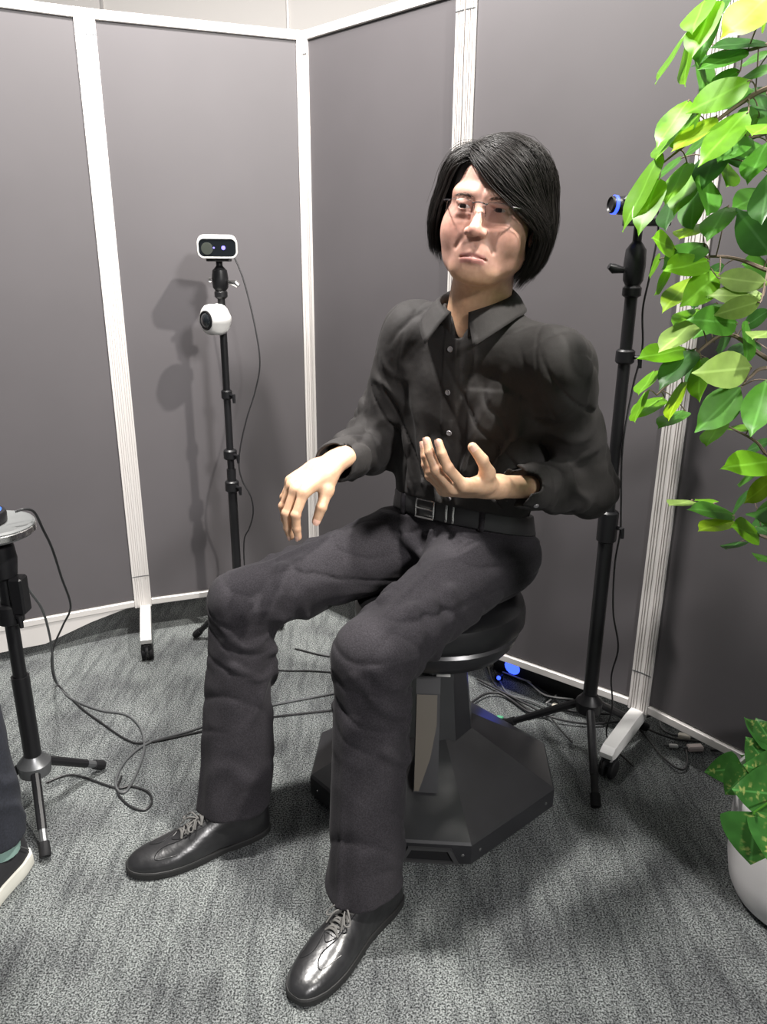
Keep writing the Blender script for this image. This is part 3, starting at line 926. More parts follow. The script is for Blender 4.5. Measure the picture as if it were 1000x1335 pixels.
# ------------------------------------------------------------------ cable nest behind the stool
rngc = np.random.RandomState(5)
NEST = [
    ('grey', [(0.336, 2.116), (0.344, 2.033), (0.360, 1.926), (0.415, 1.887), (0.451, 1.852)], 0.003, "grey cable curving down behind the stool seat towards the webcam tripod"),
    ('black', [(0.244, 1.865), (0.292, 1.913), (0.332, 1.918), (0.362, 1.894), (0.404, 1.829), (0.444, 1.837)], 0.0036, "thick black cable curving out from behind the pedestal"),
    ('pale', [(0.360, 2.033), (0.431, 1.977), (0.499, 1.961), (0.565, 1.974)], 0.0026, "pale cable lying along the foot of the screen"),
    ('pale', [(0.407, 2.024), (0.433, 1.964), (0.465, 1.903), (0.547, 1.880)], 0.0024, "pale cable slanting towards the webcam tripod"),
    ('pale', [(0.531, 1.953), (0.496, 1.916), (0.460, 1.875)], 0.0022, "short pale cable making the left side of a tent shape by the webcam tripod"),
    ('pale', [(0.527, 1.953), (0.552, 1.900), (0.580, 1.838), (0.611, 1.813)], 0.0022, "short pale cable making the right side of a tent shape by the webcam tripod"),
    ('black', [(0.280, 1.997), (0.335, 1.934), (0.408, 1.852), (0.460, 1.793), (0.559, 1.772), (0.689, 1.795), (0.751, 1.818)], 0.0032, "long black cable crossing in front of the webcam tripod's hub"),
    ('black', [(0.440, 1.837), (0.457, 1.778), (0.472, 1.733), (0.487, 1.683)], 0.0026, "dark cable end straying onto the carpet right of the pedestal"),
    ('grey', [(0.760, 1.814), (0.746, 1.767), (0.760, 1.733), (0.796, 1.720), (0.830, 1.720), (0.848, 1.751), (0.836, 1.772), (0.792, 1.782), (0.768, 1.796), (0.790, 1.811), (0.839, 1.779), (0.886, 1.721)], 0.003, "grey cable coiled once near the white castor foot"),
    ('black', [(0.682, 1.760), (0.691, 1.698), (0.700, 1.634), (0.718, 1.586), (0.740, 1.586), (0.760, 1.619), (0.772, 1.660)], 0.0026, "black cable drooping in a bow in front of the coil"),
    ('black', [(0.682, 1.774), (0.710, 1.732), (0.761, 1.706), (0.826, 1.693), (0.884, 1.668)], 0.0026, "black cable running under the white plugs"),
    ('black', [(0.851, 1.707), (0.863, 1.674), (0.891, 1.630)], 0.0028, "short black cable leading towards the white pot"),
    ('black', [(0.836, 1.664), (0.881, 1.661), (0.938, 1.665)], 0.0034, "thick black cable along the dark screen's foot"),
    ('black', [(0.321, 2.068), (0.331, 1.971), (0.376, 1.890), (0.423, 1.814), (0.472, 1.830)], 0.003, "black cable bending behind the pedestal towards the connector"),
    ('black', [(0.449, 1.956), (0.484, 1.887), (0.514, 1.830), (0.631, 1.809), (0.704, 1.803)], 0.003, "black cable tangled around the webcam tripod legs"),
    ('black', [(0.772, 1.818), (0.810, 1.797), (0.835, 1.754), (0.866, 1.720), (0.892, 1.687)], 0.0028, "black cable from the coil along the dark screen"),
]
for i, (cm, pts, r, lab) in enumerate(NEST):
    p3 = [(x, y, r + 0.0015 + 0.0065 * ((i * 0.37 + j * 0.21) % 1.0) + 0.003 * (i % 4)) for j, (x, y) in enumerate(pts)]
    cable("floor_cable", lab, p3, r, M['cable_' + cm], 8, group="cables on the carpet behind the stool")


def plug(name, label, c, size, yaw, m, cat, tails=True):
    R3 = Matrix.Rotation(math.radians(yaw), 3, 'Z')
    t = thing(name, label, cat, (c[0], c[1], 0))
    o = np.array((c[0], c[1], c[2] if len(c) > 2 else size[2] / 2 + 0.002))
    part("body", MB().box(o, size, R3, 0.003), m, t)
    d = np.array(R3 @ Vector((1, 0, 0)))
    for s in (-1, 1):
        part("strain_relief", MB().tube([o + d * s * size[0] * 0.49, o + d * s * (size[0] * 0.5 + 0.012)], [0.004, 0.0026], 8), M['cable_grey'], t)
    return t


plug("power_adapter", "ivory power plug lying between the coiled cables", (0.789, 1.719), (0.030, 0.018, 0.014), -20, M['ivory_plastic'], "plug")
plug("cable_joiner", "pale pinkish cable joiner block nearest the white pot", (0.799, 1.672), (0.040, 0.020, 0.014), 4, mat("pinkish_plastic", (0.62, 0.53, 0.50), 0.5), "connector")
plug("small_connector", "small white connector left of the pinkish joiner", (0.748, 1.682), (0.024, 0.012, 0.009), -8, M['white_plastic'], "connector")
plug("inline_switch", "white inline connector among cables left of the webcam tripod", (0.489, 1.859), (0.032, 0.016, 0.012, ), -28, M['ivory_plastic'], "connector")
# hub with the blue light, standing under the screen edge, and a blue plug
hb = thing("network_box", "low black box glowing blue under the right screen edge", "device", (0.43, 2.02, 0))
hd = unit((0.744, -0.668, 0)); hn = np.array((hd[1], -hd[0], 0)); hn = hn if hn[1] < 0 else -hn
Rh = frame3(Vector(hd), Vector(-hn), Vector((0, 0, 1)))
part("case", MB().box((0.462, 1.982, 0.046), (0.30, 0.05, 0.086), Rh, 0.004), M['black_plastic'], hb)
part("blue_lamp", MB().ball(np.array((0.402, 2.036, 0.040)) + hn * 0.0255, 0.022, 16, Rh, (1.2, 0.22, 1)), M['blue_led'], hb)
bp = thing("blue_plug", "small plug with blue light on the carpet behind the stool", "plug", (0.345, 2.005, 0))
part("body", MB().box((0.345, 2.005, 0.014), (0.022, 0.020, 0.022), Rh, 0.003), M['black_plastic'], bp)
part("blue_lamp", MB().ball((0.343, 1.994, 0.018), 0.0065, 10), M['blue_led'], bp)
plug("white_plug", "white plug half hidden behind the stool seat", (0.328, 2.091), (0.026, 0.018, 0.018), 60, M['white_plastic'], "plug")
plug("green_tag_connector", "tiny green connector at the pedestal's far edge", (0.321, 1.808), (0.020, 0.010, 0.008), -20, mat("green_plastic", (0.05, 0.28, 0.14), 0.5), "connector")
cable("far_floor_cable", "pair of thin cables on the carpet seen between the knees", [(-0.28, 2.19, 0.004), (-0.16, 2.14, 0.004), (-0.06, 2.16, 0.004), (0.03, 2.12, 0.004), (0.15, 2.06, 0.004)], .0026, M['cable_black'])
# ------------------------------------------------------------------ seated figure: joints (metres, world axes)


HIP_L = np.array((0.231, 1.545, 0.588)); HIP_R = np.array((0.095, 1.640, 0.592))
KNEE_L = np.array((-0.016, 1.236, 0.508)); KNEE_R = np.array((-0.288, 1.458, 0.506))
ANK_L = np.array((-0.030, 1.135, 0.085)); ANK_R = np.array((-0.316, 1.360, 0.095))
SH_L = np.array((0.318, 1.425, 1.008)); SH_R = np.array((0.062, 1.585, 1.045))
EL_L = np.array((0.418, 1.505, 0.748)); EL_R = np.array((-0.030, 1.640, 0.800))
CUFF_L = np.array((0.233, 1.346, 0.797)); WR_L = np.array((0.183, 1.308, 0.806)); WR_R = np.array((-0.098, 1.405, 0.820))
NECK = np.array((0.178, 1.515, 1.075))
CHEST_F = unit((-0.53, -0.848, 0)); CHEST_L = np.array((-CHEST_F[1], CHEST_F[0], 0))      # forward, person's left
HIPS_F = unit((-0.574, -0.819, 0)); HIPS_L = np.array((-HIPS_F[1], HIPS_F[0], 0))
WAIST = np.array((0.165, 1.585, 0.668)); WAIST_N = unit(ZV - 0.27 * HIPS_F + 0.03 * HIPS_L)

# head frame: X person's left, Y out of the face, Z up
az, pit, rol = math.radians(19), math.radians(3), math.radians(7)
hy = np.array((-math.sin(az) * math.cos(pit), -math.cos(az) * math.cos(pit), math.sin(pit)))
hx0 = unit(np.cross(hy, ZV)); hx0 = -unit(np.cross(ZV, hy)) if False else unit(np.cross(ZV, hy)) * -1
hx0 = unit(np.cross(hy, ZV))
if hx0[0] < 0:
    hx0 = -hx0
hz0 = unit(np.cross(hx0, hy)); hz0 = hz0 if hz0[2] > 0 else -hz0
HX = hx0 * math.cos(rol) - hz0 * math.sin(rol)
HZ = hz0 * math.cos(rol) + hx0 * math.sin(rol)
HY = hy
HEAD_R = np.stack([HX, HY, HZ], 1)            # local -> world
HEAD_O = np.array((0.164, 1.395, 1.272)) - 0.078 * HY


def head_w(p):
    return HEAD_O + HEAD_R @ np.array(p, float)


def f_head(P):
    q = ((P - V3(*HEAD_O)) @ HEAD_R.astype(np.float32)).astype(np.float32)
    ax = q.copy(); ax[:, 0] = np.abs(ax[:, 0])
    d = s_ell(q, (0, -0.012, 0.032), (0.076, 0.096, 0.087))
    d = smin(d, s_ell(q, (0, 0.022, -0.034), (0.0725, 0.066, 0.086)), 0.03)
    d = smin(d, s_ell(q, (0, 0.030, -0.074), (0.060, 0.054, 0.043)), 0.03)
    d = smin(d, s_ell(q, (0, 0.064, -0.106), (0.028, 0.020, 0.018)), 0.024)
    d = smin(d, s_ell(ax, (0.044, 0.050, -0.036), (0.024, 0.026, 0.026)), 0.03)
    d = smin(d, s_cap(ax, (0.056, 0.010, -0.072), (0.026, 0.062, -0.100), 0.017, 0.015), 0.02)
    # brow ridge and eye sockets
    d = smin(d, s_cap(ax, (0.010, 0.083, 0.019), (0.047, 0.064, 0.021), 0.010, 0.010), 0.016)
    d = smax(d, -s_ell(ax, (0.031, 0.100, -0.003), (0.020, 0.019, 0.0125)), 0.016)
    # lids around the eyeball
    lid = s_ball(ax, (0.031, 0.0735, -0.001), 0.0142)
    d = smin(d, lid, 0.006)
    d = smin(d, s_cap(ax, (0.018, 0.085, 0.0075), (0.044, 0.079, 0.0065), 0.0030, 0.0028), 0.005)
    slit = s_ell(ax, (0.031, 0.0885, -0.0012), (0.0135, 0.011, 0.0031))
    d = smax(d, -slit, 0.0015)
    # bags under the eyes
    d = smin(d, s_cap(ax, (0.021, 0.0835, -0.013), (0.040, 0.079, -0.014), 0.003, 0.003), 0.008)
    # nose
    d = smin(d, s_cap(q, (0, 0.083, 0.010), (0, 0.106, -0.036), 0.0075, 0.0095), 0.012)
    d = smin(d, s_ball(q, (0, 0.108, -0.0385), 0.0105), 0.006)
    d = smin(d, s_ell(ax, (0.0125, 0.0975, -0.0410), (0.0082, 0.0105, 0.0078)), 0.006)
    d = smax(d, -s_ell(ax, (0.0068, 0.1015, -0.0505), (0.0040, 0.0055, 0.0042)), 0.003)
    # mouth: muzzle, lips, the line between them, turned-down corners
    d = smin(d, s_ell(q, (0, 0.070, -0.075), (0.032, 0.0225, 0.026)), 0.016)
    d = smin(d, s_cap(ax, (0.004, 0.0920, -0.0730), (0.0205, 0.0840, -0.0785), 0.0044, 0.0026), 0.004)
    d = smin(d, s_cap(ax, (0.0, 0.0910, -0.0845), (0.0165, 0.0850, -0.0840), 0.0062, 0.0034), 0.005)
    d = smax(d, -s_cap(ax, (0, 0.0980, -0.0785), (0.0215, 0.0875, -0.0818), 0.0016, 0.0015), 0.0020)
    d = smax(d, -s_cap(ax, (0.0205, 0.0885, -0.0815), (0.0245, 0.0850, -0.0850), 0.0007, 0.0004), 0.0040)
    d = smax(d, -s_cap(ax, (0.0, 0.0950, -0.0970), (0.011, 0.0935, -0.0965), 0.003, 0.002), 0.007)
    # philtrum, folds beside the nose and the mouth
    d = smax(d, -s_cap(q, (0, 0.0975, -0.0545), (0, 0.0955, -0.063), 0.0016, 0.0020), 0.004)
    d = smax(d, -s_cap(ax, (0.019, 0.0955, -0.043), (0.034, 0.0855, -0.068), 0.0008, 0.0006), 0.008)
    # ears
    d = smin(d, s_ell(ax, (0.0745, -0.020, -0.016), (0.008, 0.019, 0.033)), 0.006)
    d = smax(d, -s_ell(ax, (0.082, -0.016, -0.013), (0.005, 0.010, 0.018)), 0.004)
    # neck
    dn = s_ecap(P, tuple(head_w((0, -0.022, -0.070))), tuple(NECK + 0.010 * CHEST_F - (0, 0, 0.02)), HX, 0.055, 0.058, 0.060, 0.060)
    d = smin(d, dn, 0.022)
    return d


def hand_frame(d, n, left):
    d = unit(d); n = np.array(n, float); n = unit(n - d * (n @ d))
    s = np.cross(n, d) if left else np.cross(d, n)
    return np.stack([s, d, -n], 1)             # X thumb side, Y fingers, Z back of the hand


def finger_chain(base, lens, bends, splay):
    """joint points in hand space; bends curl towards the palm (-Z), splay turns about Z"""
    p = np.array(base, float); a = 0; out = [p]
    for L, b in zip(lens, bends):
        a += math.radians(b)
        dr = np.array((math.sin(math.radians(splay)) * math.cos(a), math.cos(math.radians(splay)) * math.cos(a), -math.sin(a)))
        p = p + dr * L
        out.append(p)
    return out


FL = {'index': (0.043, 0.026, 0.019), 'middle': (0.047, 0.030, 0.020), 'ring': (0.043, 0.028, 0.020), 'pinky': (0.034, 0.021, 0.018)}
FB = {'index': (0.027, 0.088, 0.0), 'middle': (0.007, 0.092, 0.002), 'ring': (-0.013, 0.087, 0.001), 'pinky': (-0.031, 0.078, -0.002)}
FR = {'index': 0.0092, 'middle': 0.0095, 'ring': 0.0090, 'pinky': 0.0079}


class Hand:
    def __init__(self, wrist, R, bends, splay, thumb):
        self.o = np.array(wrist, float); self.R = R
        self.fingers = {k: finger_chain(FB[k], FL[k], bends[k], splay[k]) for k in FB}
        self.thumb = [np.array(p, float) for p in thumb]

    def w(self, p):
        return self.o + self.R @ np.array(p, float)

    def f(self, P):
        q = ((P - V3(*self.o)) @ self.R.astype(np.float32)).astype(np.float32)
        d = s_box(q, (-0.002, 0.050, 0.0), (0.036, 0.038, 0.0115), r=0.011)
        d = smin(d, s_ecap(q, (0, -0.03, 0), (-0.001, 0.030, 0), (1, 0, 0), 0.0275, 0.0205, 0.031, 0.015), 0.018)
        for k in FB:
            m = self.fingers[k][0]
            d = smin(d, s_cap(q, (m[0] * 0.45, 0.018, 0.002), m, 0.0090, FR[k] * 1.06), 0.010)
        # thumb mount and heel of the hand
        d = smin(d, s_cap(q, (0.012, 0.012, -0.006), self.thumb[1], 0.0135, 0.0125), 0.014)
        d = smin(d, s_cap(q, (-0.022, 0.015, -0.005), (-0.027, 0.062, -0.004), 0.012, 0.010), 0.012)
        fing = None
        for k, ch in self.fingers.items():
            r = FR[k]
            e = s_cap(q, ch[0], ch[1], r * 1.05, r * 0.93)
            e = smin(e, s_cap(q, ch[1], ch[2], r * 0.95, r * 0.86), 0.0025)
            e = smin(e, s_cap(q, ch[2], ch[3], r * 0.87, r * 0.72), 0.0025)
            e = smin(e, s_ball(q, ch[1], r * 1.0), 0.003)
            fing = e if fing is None else smin(fing, e, 0.0012)
        t = self.thumb
        e = s_cap(q, t[1], t[2], 0.0120, 0.0100)
        e = smin(e, s_cap(q, t[2], t[3], 0.0104, 0.0082), 0.003)
        d = smin(d, fing, 0.007)
        return smin(d, e, 0.009)


RH = hand_frame((-0.70, -0.54, -0.36), (0.10, 0.20, -1.0), False)
HAND_R = Hand(WR_R, RH,
              {'index': (40, 30, 10), 'middle': (44, 30, 12), 'ring': (46, 32, 12), 'pinky': (48, 36, 14)},
              {'index': 9, 'middle': 1, 'ring': -7, 'pinky': -14},
              [(0.014, 0.015, -0.006), (0.033, 0.045, -0.020), (0.043, 0.072, -0.038), (0.040, 0.090, -0.060)])
LH = hand_frame((-0.76, -0.62, 0.16), (-0.10, 0.40, 0.91), True)
HAND_L = Hand(WR_L, LH,
              {'index': (42, 24, 10), 'middle': (44, 26, 12), 'ring': (46, 28, 12), 'pinky': (44, 30, 14)},
              {'index': 3, 'middle': -1, 'ring': -5, 'pinky': -11},
              [(0.014, 0.012, -0.006), (0.038, 0.036, -0.018), (0.052, 0.060, -0.038), (0.051, 0.079, -0.060)])


def f_body(P):
    d = np.full(len(P), 1.0, np.float32)

    def sub(mask, fn, k=0.012):
        if mask.any():
            d[mask] = smin(d[mask], fn(P[mask]), k)
    r = 0.022
    # slim core under the clothes keeps the figure one continuous body
    for a, b, ra, rb in ((WAIST - (0, 0, 0.08), NECK, 0.05, 0.045), (NECK, SH_L, 0.03, r), (NECK, SH_R, 0.03, r),
                         (SH_L, EL_L, r, r), (SH_R, EL_R, r, r), (EL_L, WR_L, r, 0.021), (EL_R, WR_R, r, 0.021),
                         (WAIST - (0, 0, 0.06), HIP_L, 0.05, 0.04), (WAIST - (0, 0, 0.06), HIP_R, 0.05, 0.04),
                         (HIP_L, KNEE_L, 0.04, 0.03), (HIP_R, KNEE_R, 0.04, 0.03),
                         (KNEE_L, ANK_L, 0.03, 0.024), (KNEE_R, ANK_R, 0.03, 0.024)):
        d = smin(d, s_cap(P, a, b, ra, rb), 0.02)
    sub(P[:, 2] > 1.02, f_head)
    for hnd in (HAND_L, HAND_R):
        m = ((P - V3(*hnd.o)) ** 2).sum(1) < 0.235 ** 2
        sub(m, hnd.f, 0.01)
    return d


# ------------------------------------------------------------------ clothes


def folds(P, a, b, side, n, amp, twist, t0, t1, back=None):
    """ring folds along a limb from a to b; deeper where direction 'back' points"""
    a = V3(*a); b = V3(*b); ax = b - a; L = np.sqrt(ax @ ax); ax = ax / L
    s = V3(*side); s = s - ax * (s @ ax); s = s / np.sqrt(s @ s); u = np.cross(ax, s)
    q = P - a
    t = q @ ax / L
    an = np.arctan2(q @ u, q @ s)
    w = np.clip((t - t0) / 0.08, 0, 1) * np.clip((t1 - t) / 0.08, 0, 1)
    ph = n * t * 2 * np.pi + 2.2 * twist * np.sin(an) + 1.9 * np.sin(2 * an + 9 * t) + 0.8 * np.sin(3 * an - 14 * t)
    wave = (0.5 + 0.5 * np.sin(ph)) ** 2 - 0.35
    if back is not None:
        bk = V3(*back)
        rad = q - np.outer(q @ ax, ax)
        rad = rad / (np.sqrt((rad ** 2).sum(1))[:, None] + 1e-6)
        w = w * np.clip(0.35 + 0.75 * (rad @ bk), 0.12, 1)
    return (-amp * w * wave).astype(np.float32)


def ripple(P, amp, sc, seed):
    rg = np.random.RandomState(seed)
    o = np.zeros(len(P), np.float32)
    for i in range(5):
        k = rg.normal(size=3) * sc
        o += np.sin(P @ k.astype(np.float32) + rg.uniform(0, 6.28))
    return amp * o / 3


def creases(P, amp, sc, seed):
    """sharp little valleys wandering over the cloth, strong in some places and absent in others"""
    rg = np.random.RandomState(seed)
    o = np.zeros(len(P), np.float32)
    for i in range(3):
        k = (unit(rg.normal(size=3)) * sc).astype(np.float32)
        k2 = (rg.normal(size=3) * sc * 0.35).astype(np.float32)
        k3 = (rg.normal(size=3) * 11).astype(np.float32)
        w = np.clip(np.sin(P @ k3 + rg.uniform(0, 6.28)) * 1.4, 0, 1)
        o += w * (1 - np.abs(np.sin(P @ k + 1.7 * np.sin(P @ k2 + i)))) ** 3
    return amp * o


def f_legs(P):
    d = None
    for hip, kn, an, sgn, wsh in ((HIP_L, KNEE_L, ANK_L, 1, 0.068), (HIP_R, KNEE_R, ANK_R, -1, 0.072)):
        th = unit(kn - hip)
        sh = unit(an - kn)
        side = unit(np.cross(th, ZV))
        bend = unit(np.cross(side, sh))
        if bend @ th < 0:
            bend = -bend
        e = s_ecap(P, hip, kn + th * 0.005, side, 0.100, 0.094, 0.070, 0.064)
        low = an - ZV * 0.06
        k2 = kn + bend * 0.004
        g = s_ecap(P, k2, low, side, 0.069, 0.066, wsh, 0.080)
        e = smin(e, g, 0.035)
        e = smin(e, s_ball(P, kn + th * 0.014 + ZV * 0.008, 0.048), 0.03)
        # swags hanging from the hollow of the knee and pulls across the thigh
        ou = side if side @ HIPS_L * sgn > 0 else -side

        def on(ang, t, r, a=kn, b=low, fr=bend):
            an_ = math.radians(ang)
            return a + (b - a) * t + (fr * math.cos(an_) + ou * math.sin(an_)) * r
        sw = [([(15, .04), (50, .13), (90, .17), (125, .11)], .0075), ([(35, .00), (75, .06), (120, .03)], .009), ([(95, .22), (130, .26), (165, .20)], .008),
              ([(-30, .05), (-75, .13), (-120, .10)], .0075), ([(-60, .22), (-110, .28), (-150, .24)], .006), ([(60, .30), (100, .36), (140, .35)], .005)]
        for pts, r in sw:
            e = smin(e, s_poly(P, spline([on(g_, t_, 0.0695) for g_, t_ in pts], 3), r), 0.013)
        tp = unit(ZV - th * (ZV @ th))
        sw = [([(120, 1.00), (75, .88), (30, .80)], .007), ([(125, .90), (85, .78), (40, .70)], .007), ([(120, .76), (80, .66), (45, .58)], .006),
              ([(-120, .98), (-70, .86), (-25, .80)], .006), ([(-110, .84), (-70, .74), (-30, .70)], .005)]
        for pts, r in sw:
            e = smin(e, s_poly(P, spline([on(g_, t_, 0.067 + 0.022 * (1 - t_), hip, kn, tp) for g_, t_ in pts], 3), r), 0.026)
        # cloth gathers behind and under the knee, long soft folds down the shank
        e = e + folds(P, hip, kn, side, 4.2, 0.009, 1.2, 0.36, 1.10, back=-ZV)
        e = e + folds(P, kn, low, side, 5.0, 0.009, 1.5, 0.02, 0.55, back=-bend)
        e = e + folds(P, kn, low, side, 3.0, 0.004, 1.0, 0.60, 1.0)
        # pressed crease along the front of thigh and shank
        cr = s_poly(P, [hip * 0.5 + kn * 0.5 + ZV * 0.078, hip * 0.25 + kn * 0.75 + ZV * 0.074, kn + ZV * 0.060 + th * 0.02, kn + bend * 0.070 - ZV * 0.03,
                        kn * 0.5 + low * 0.5 + bend * 0.074, low + bend * 0.080], 0.0015)
        e = smin(e, cr, 0.016)
        d = e if d is None else smin(d, e, 0.03)
    # seat and hips
    mid = (HIP_L + HIP_R) / 2
    hips = s_ecap(P, mid - 0.02 * HIPS_F + (0, 0, -0.005), WAIST + WAIST_N * 0.03, HIPS_L, 0.172, 0.118, 0.150, 0.112)
    d = smin(d, hips, 0.05)
    # drag lines from the crotch towards the hips
    cro = mid + HIPS_F * 0.125 + (0, 0, 0.012)
    for s, zz in ((1, 0.075), (1, 0.045), (-1, 0.075), (-1, 0.040)):
        a = cro + HIPS_L * 0.015 * s
        b = mid + HIPS_F * 0.085 + HIPS_L * 0.115 * s + ZV * zz
        m = (a + b) / 2 + HIPS_F * 0.018 + ZV * 0.012
        d = smin(d, s_poly(P, [a, m, b], [0.004, 0.006, 0.003]), 0.018)
    # cloth puffed up beside the belt on the person's right
    d = smin(d, s_cap(P, (0.040, 1.580, 0.655), (-0.02, 1.555, 0.635), 0.026, 0.018), 0.03)
    # fly
    d = smin(d, s_poly(P, [cro + ZV * 0.01, WAIST + HIPS_F * 0.115 - ZV * 0.012], 0.005), 0.012)
    return d


def f_trousers(P):
    d = f_legs(P) + ripple(P, 0.0012, 55, 3) + creases(P, 0.0032, 40, 21)
    hh = plane(P, WAIST, WAIST_N)
    band = hh > -0.075
    if band.any():                        # the waistband sits in under the belt
        d[band] = smax(d[band], f_waist(P[band]) - 0.003 - 1.1 * np.maximum(0, -hh[band] - 0.020) - 300 * np.maximum(0, -hh[band] - 0.020) ** 2, 0.008)
    d = smax(d, hh + 0.014, 0.004)
    for an, hem in ((ANK_L, 0.083), (ANK_R, 0.083)):
        m = ((P[:, :2] - V3(*an[:2])) ** 2).sum(1) < 0.2 ** 2
        if m.any():
            d[m] = smax(d[m], hem - P[m][:, 2], 0.003)
            ins = s_cap(P[m], an + (0, 0, 0.0), an - (0, 0, 0.1), 0.042, 0.056)
            d[m] = smax(d[m], -ins, 0.004)
    return d


def f_waist(P):
    mid = (HIP_L + HIP_R) / 2
    return s_ecap(P, mid - 0.02 * HIPS_F + (0, 0, -0.005), WAIST + WAIST_N * 0.03, HIPS_L, 0.172, 0.118, 0.150, 0.112)


def f_belt(P):
    d = f_waist(P)
    return smax(smax(d - 0.0065, -(d + 0.01), 0.001), np.abs(plane(P, WAIST + WAIST_N * 0.002, WAIST_N)) - 0.0205, 0.002)


CHEST = np.array((0.185, 1.548, 0.955))


def f_sleeve(P, sh, el, wr, seed):
    up = unit(el - sh); lo = unit(wr - el)
    side = unit(np.cross(up, lo))
    inner = unit(lo - up)
    e = s_cap(P, sh, el, 0.060, 0.057)
    end = wr - lo * 0.012
    g = s_cap(P, el, end - lo * 0.06, 0.056, 0.047)
    e = e + folds(P, sh, el, side, 4.0, 0.007, 1.6, 0.15, 1.15, back=inner)
    g = g + folds(P, el, end, side, 3.2, 0.006, 1.4, -0.2, 0.74)
    e = smin(e, g, 0.025)
    cuff = s_cap(P, end - lo * 0.055, end, 0.0430, 0.0405)
    e = smin(e, cuff, 0.006)
    # buttoned cuff: a shallow groove where it meets the sleeve
    gr = np.abs(plane(P, end - lo * 0.060, lo)) - 0.0015
    e = np.where(gr < 0.004, e + 0.0018 * np.clip(1 - np.maximum(gr, 0) / 0.004, 0, 1), e)
    e = smax(e, plane(P, end, lo), 0.003)
    ins = s_cap(P, end - lo * 0.02, end + lo * 0.05, 0.034, 0.036)
    return smax(e, -ins, 0.002)


def f_torso(P):
    d = s_ecap(P, WAIST + (0, 0, -0.02), CHEST, CHEST_L, 0.146, 0.112, 0.160, 0.112)
    d = smin(d, s_ecap(P, CHEST - (0, 0, 0.02), NECK - (0, 0.0, 0.055), CHEST_L, 0.158, 0.108, 0.105, 0.080), 0.03)
    d = smin(d, s_cap(P, SH_R + (0, 0, -0.006), NECK - (0, 0, 0.012), 0.058, 0.052), 0.045)
    d = smin(d, s_cap(P, SH_L + (0, 0, -0.006), NECK - (0, 0, 0.012), 0.058, 0.052), 0.045)
    for sh, sg in ((SH_L, 1), (SH_R, -1)):
        d = smin(d, s_cap(P, sh + (0, 0, -0.02), CHEST + CHEST_L * 0.075 * sg + (0, 0, 0.035), 0.060, 0.085), 0.03)
    # blouse above the belt
    d = smin(d, s_ecap(P, WAIST + WAIST_N * 0.055, WAIST + WAIST_N * 0.10, HIPS_L, 0.153, 0.117, 0.150, 0.112), 0.02)
    return d


FRONT = [  # folds of the shirt front, in chest coordinates (left, height, size)
    ((0.10, 0.99), (0.06, 0.90), (0.03, 0.80), 0.006), ((0.135, 0.97), (0.12, 0.88), (0.075, 0.79), 0.007),
    ((-0.10, 0.98), (-0.075, 0.88), (-0.06, 0.76), 0.005), ((-0.125, 0.93), (-0.115, 0.84), (-0.10, 0.74), 0.006),
    ((0.07, 0.80), (0.085, 0.75), (0.12, 0.715), 0.006), ((-0.04, 0.82), (-0.03, 0.77), (-0.02, 0.72), 0.004)]


def f_shirt(P):
    d = f_torso(P)
    q = P - V3(*CHEST)
    fr = (q @ V3(*CHEST_F)) > 0
    xl = q @ V3(*CHEST_L)
    for a, m, b, s in FRONT:
        pts = [CHEST + CHEST_L * p[0] + ZV * (p[1] - CHEST[2]) + CHEST_F * 0.112 * math.sqrt(max(0.05, 1 - (p[0] / 0.165) ** 2)) for p in (a, m, b)]
        d = smin(d, s_poly(P, pts, [s * 0.5, s, s * 0.6]), 0.022)
    # placket: a slightly proud strip down the front
    st = np.clip(1 - np.maximum(np.abs(xl + 0.002) - 0.0145, 0) / 0.003, 0, 1)
    d = d - 0.0022 * st * fr
    # breast pocket on the person's left
    pk = np.maximum(np.abs(xl - 0.083) - 0.045, np.abs(q[:, 2] + 0.045) - 0.048)
    d = d - 0.0022 * np.clip(1 - np.maximum(pk, 0) / 0.003, 0, 1) * fr
    for sh, el, wr, sd in ((SH_L, EL_L, CUFF_L, 5), (SH_R, EL_R, WR_R, 6)):
        d = smin(d, f_sleeve(P, sh, el, wr, sd), 0.040)
    # seam where the sleeve joins
    for sh, sg in ((SH_L, 1), (SH_R, -1)):
        pl = np.abs(plane(P, sh + CHEST_L * sg * -0.012, CHEST_L * sg + (0, 0, 0.25)))
        near = ((P - V3(*sh)) ** 2).sum(1) < 0.11 ** 2
        d = d + np.where(near, 0.0013 * np.clip(1 - pl / 0.005, 0, 1), 0)
    d = d + ripple(P, 0.0014, 42, 8) + creases(P, 0.0045, 44, 12)
    d = smax(d, -plane(P, WAIST + WAIST_N * 0.019, WAIST_N), 0.006)
    # neck hole
    hole = s_ecap(P, NECK - (0, 0, 0.03), NECK + (0.0, 0, 0.2), CHEST_L, 0.058, 0.060, 0.066, 0.066)
    vee = s_cap(P, NECK + CHEST_F * 0.055 + (0, 0, 0.04), NECK + CHEST_F * 0.074 - (0, 0, 0.018), 0.03, 0.008)
    d = smax(d, -np.minimum(hole, vee), 0.004)
    return d


def march(f, p, dr, n=60):
    """walk from p along dr to the surface f = 0"""
    p = np.array(p, float); dr = unit(dr)
    for _ in range(n):
        v = float(f(p[None].astype(np.float32))[0])
        if abs(v) < 2e-4:
            break
        p = p + dr * v * 0.8
    return p


def grad(f, p, e=0.002):
    p = np.array(p, float)
    q = np.stack([p + e * np.eye(3)[i] * s for i in range(3) for s in (1, -1)]).astype(np.float32)
    v = f(q)
    return unit((v[0] - v[1], v[2] - v[3], v[4] - v[5]))


person = thing("person", "seated person in black shirt and charcoal trousers with glasses and black hair", "person", (0.12, 1.55, 0))

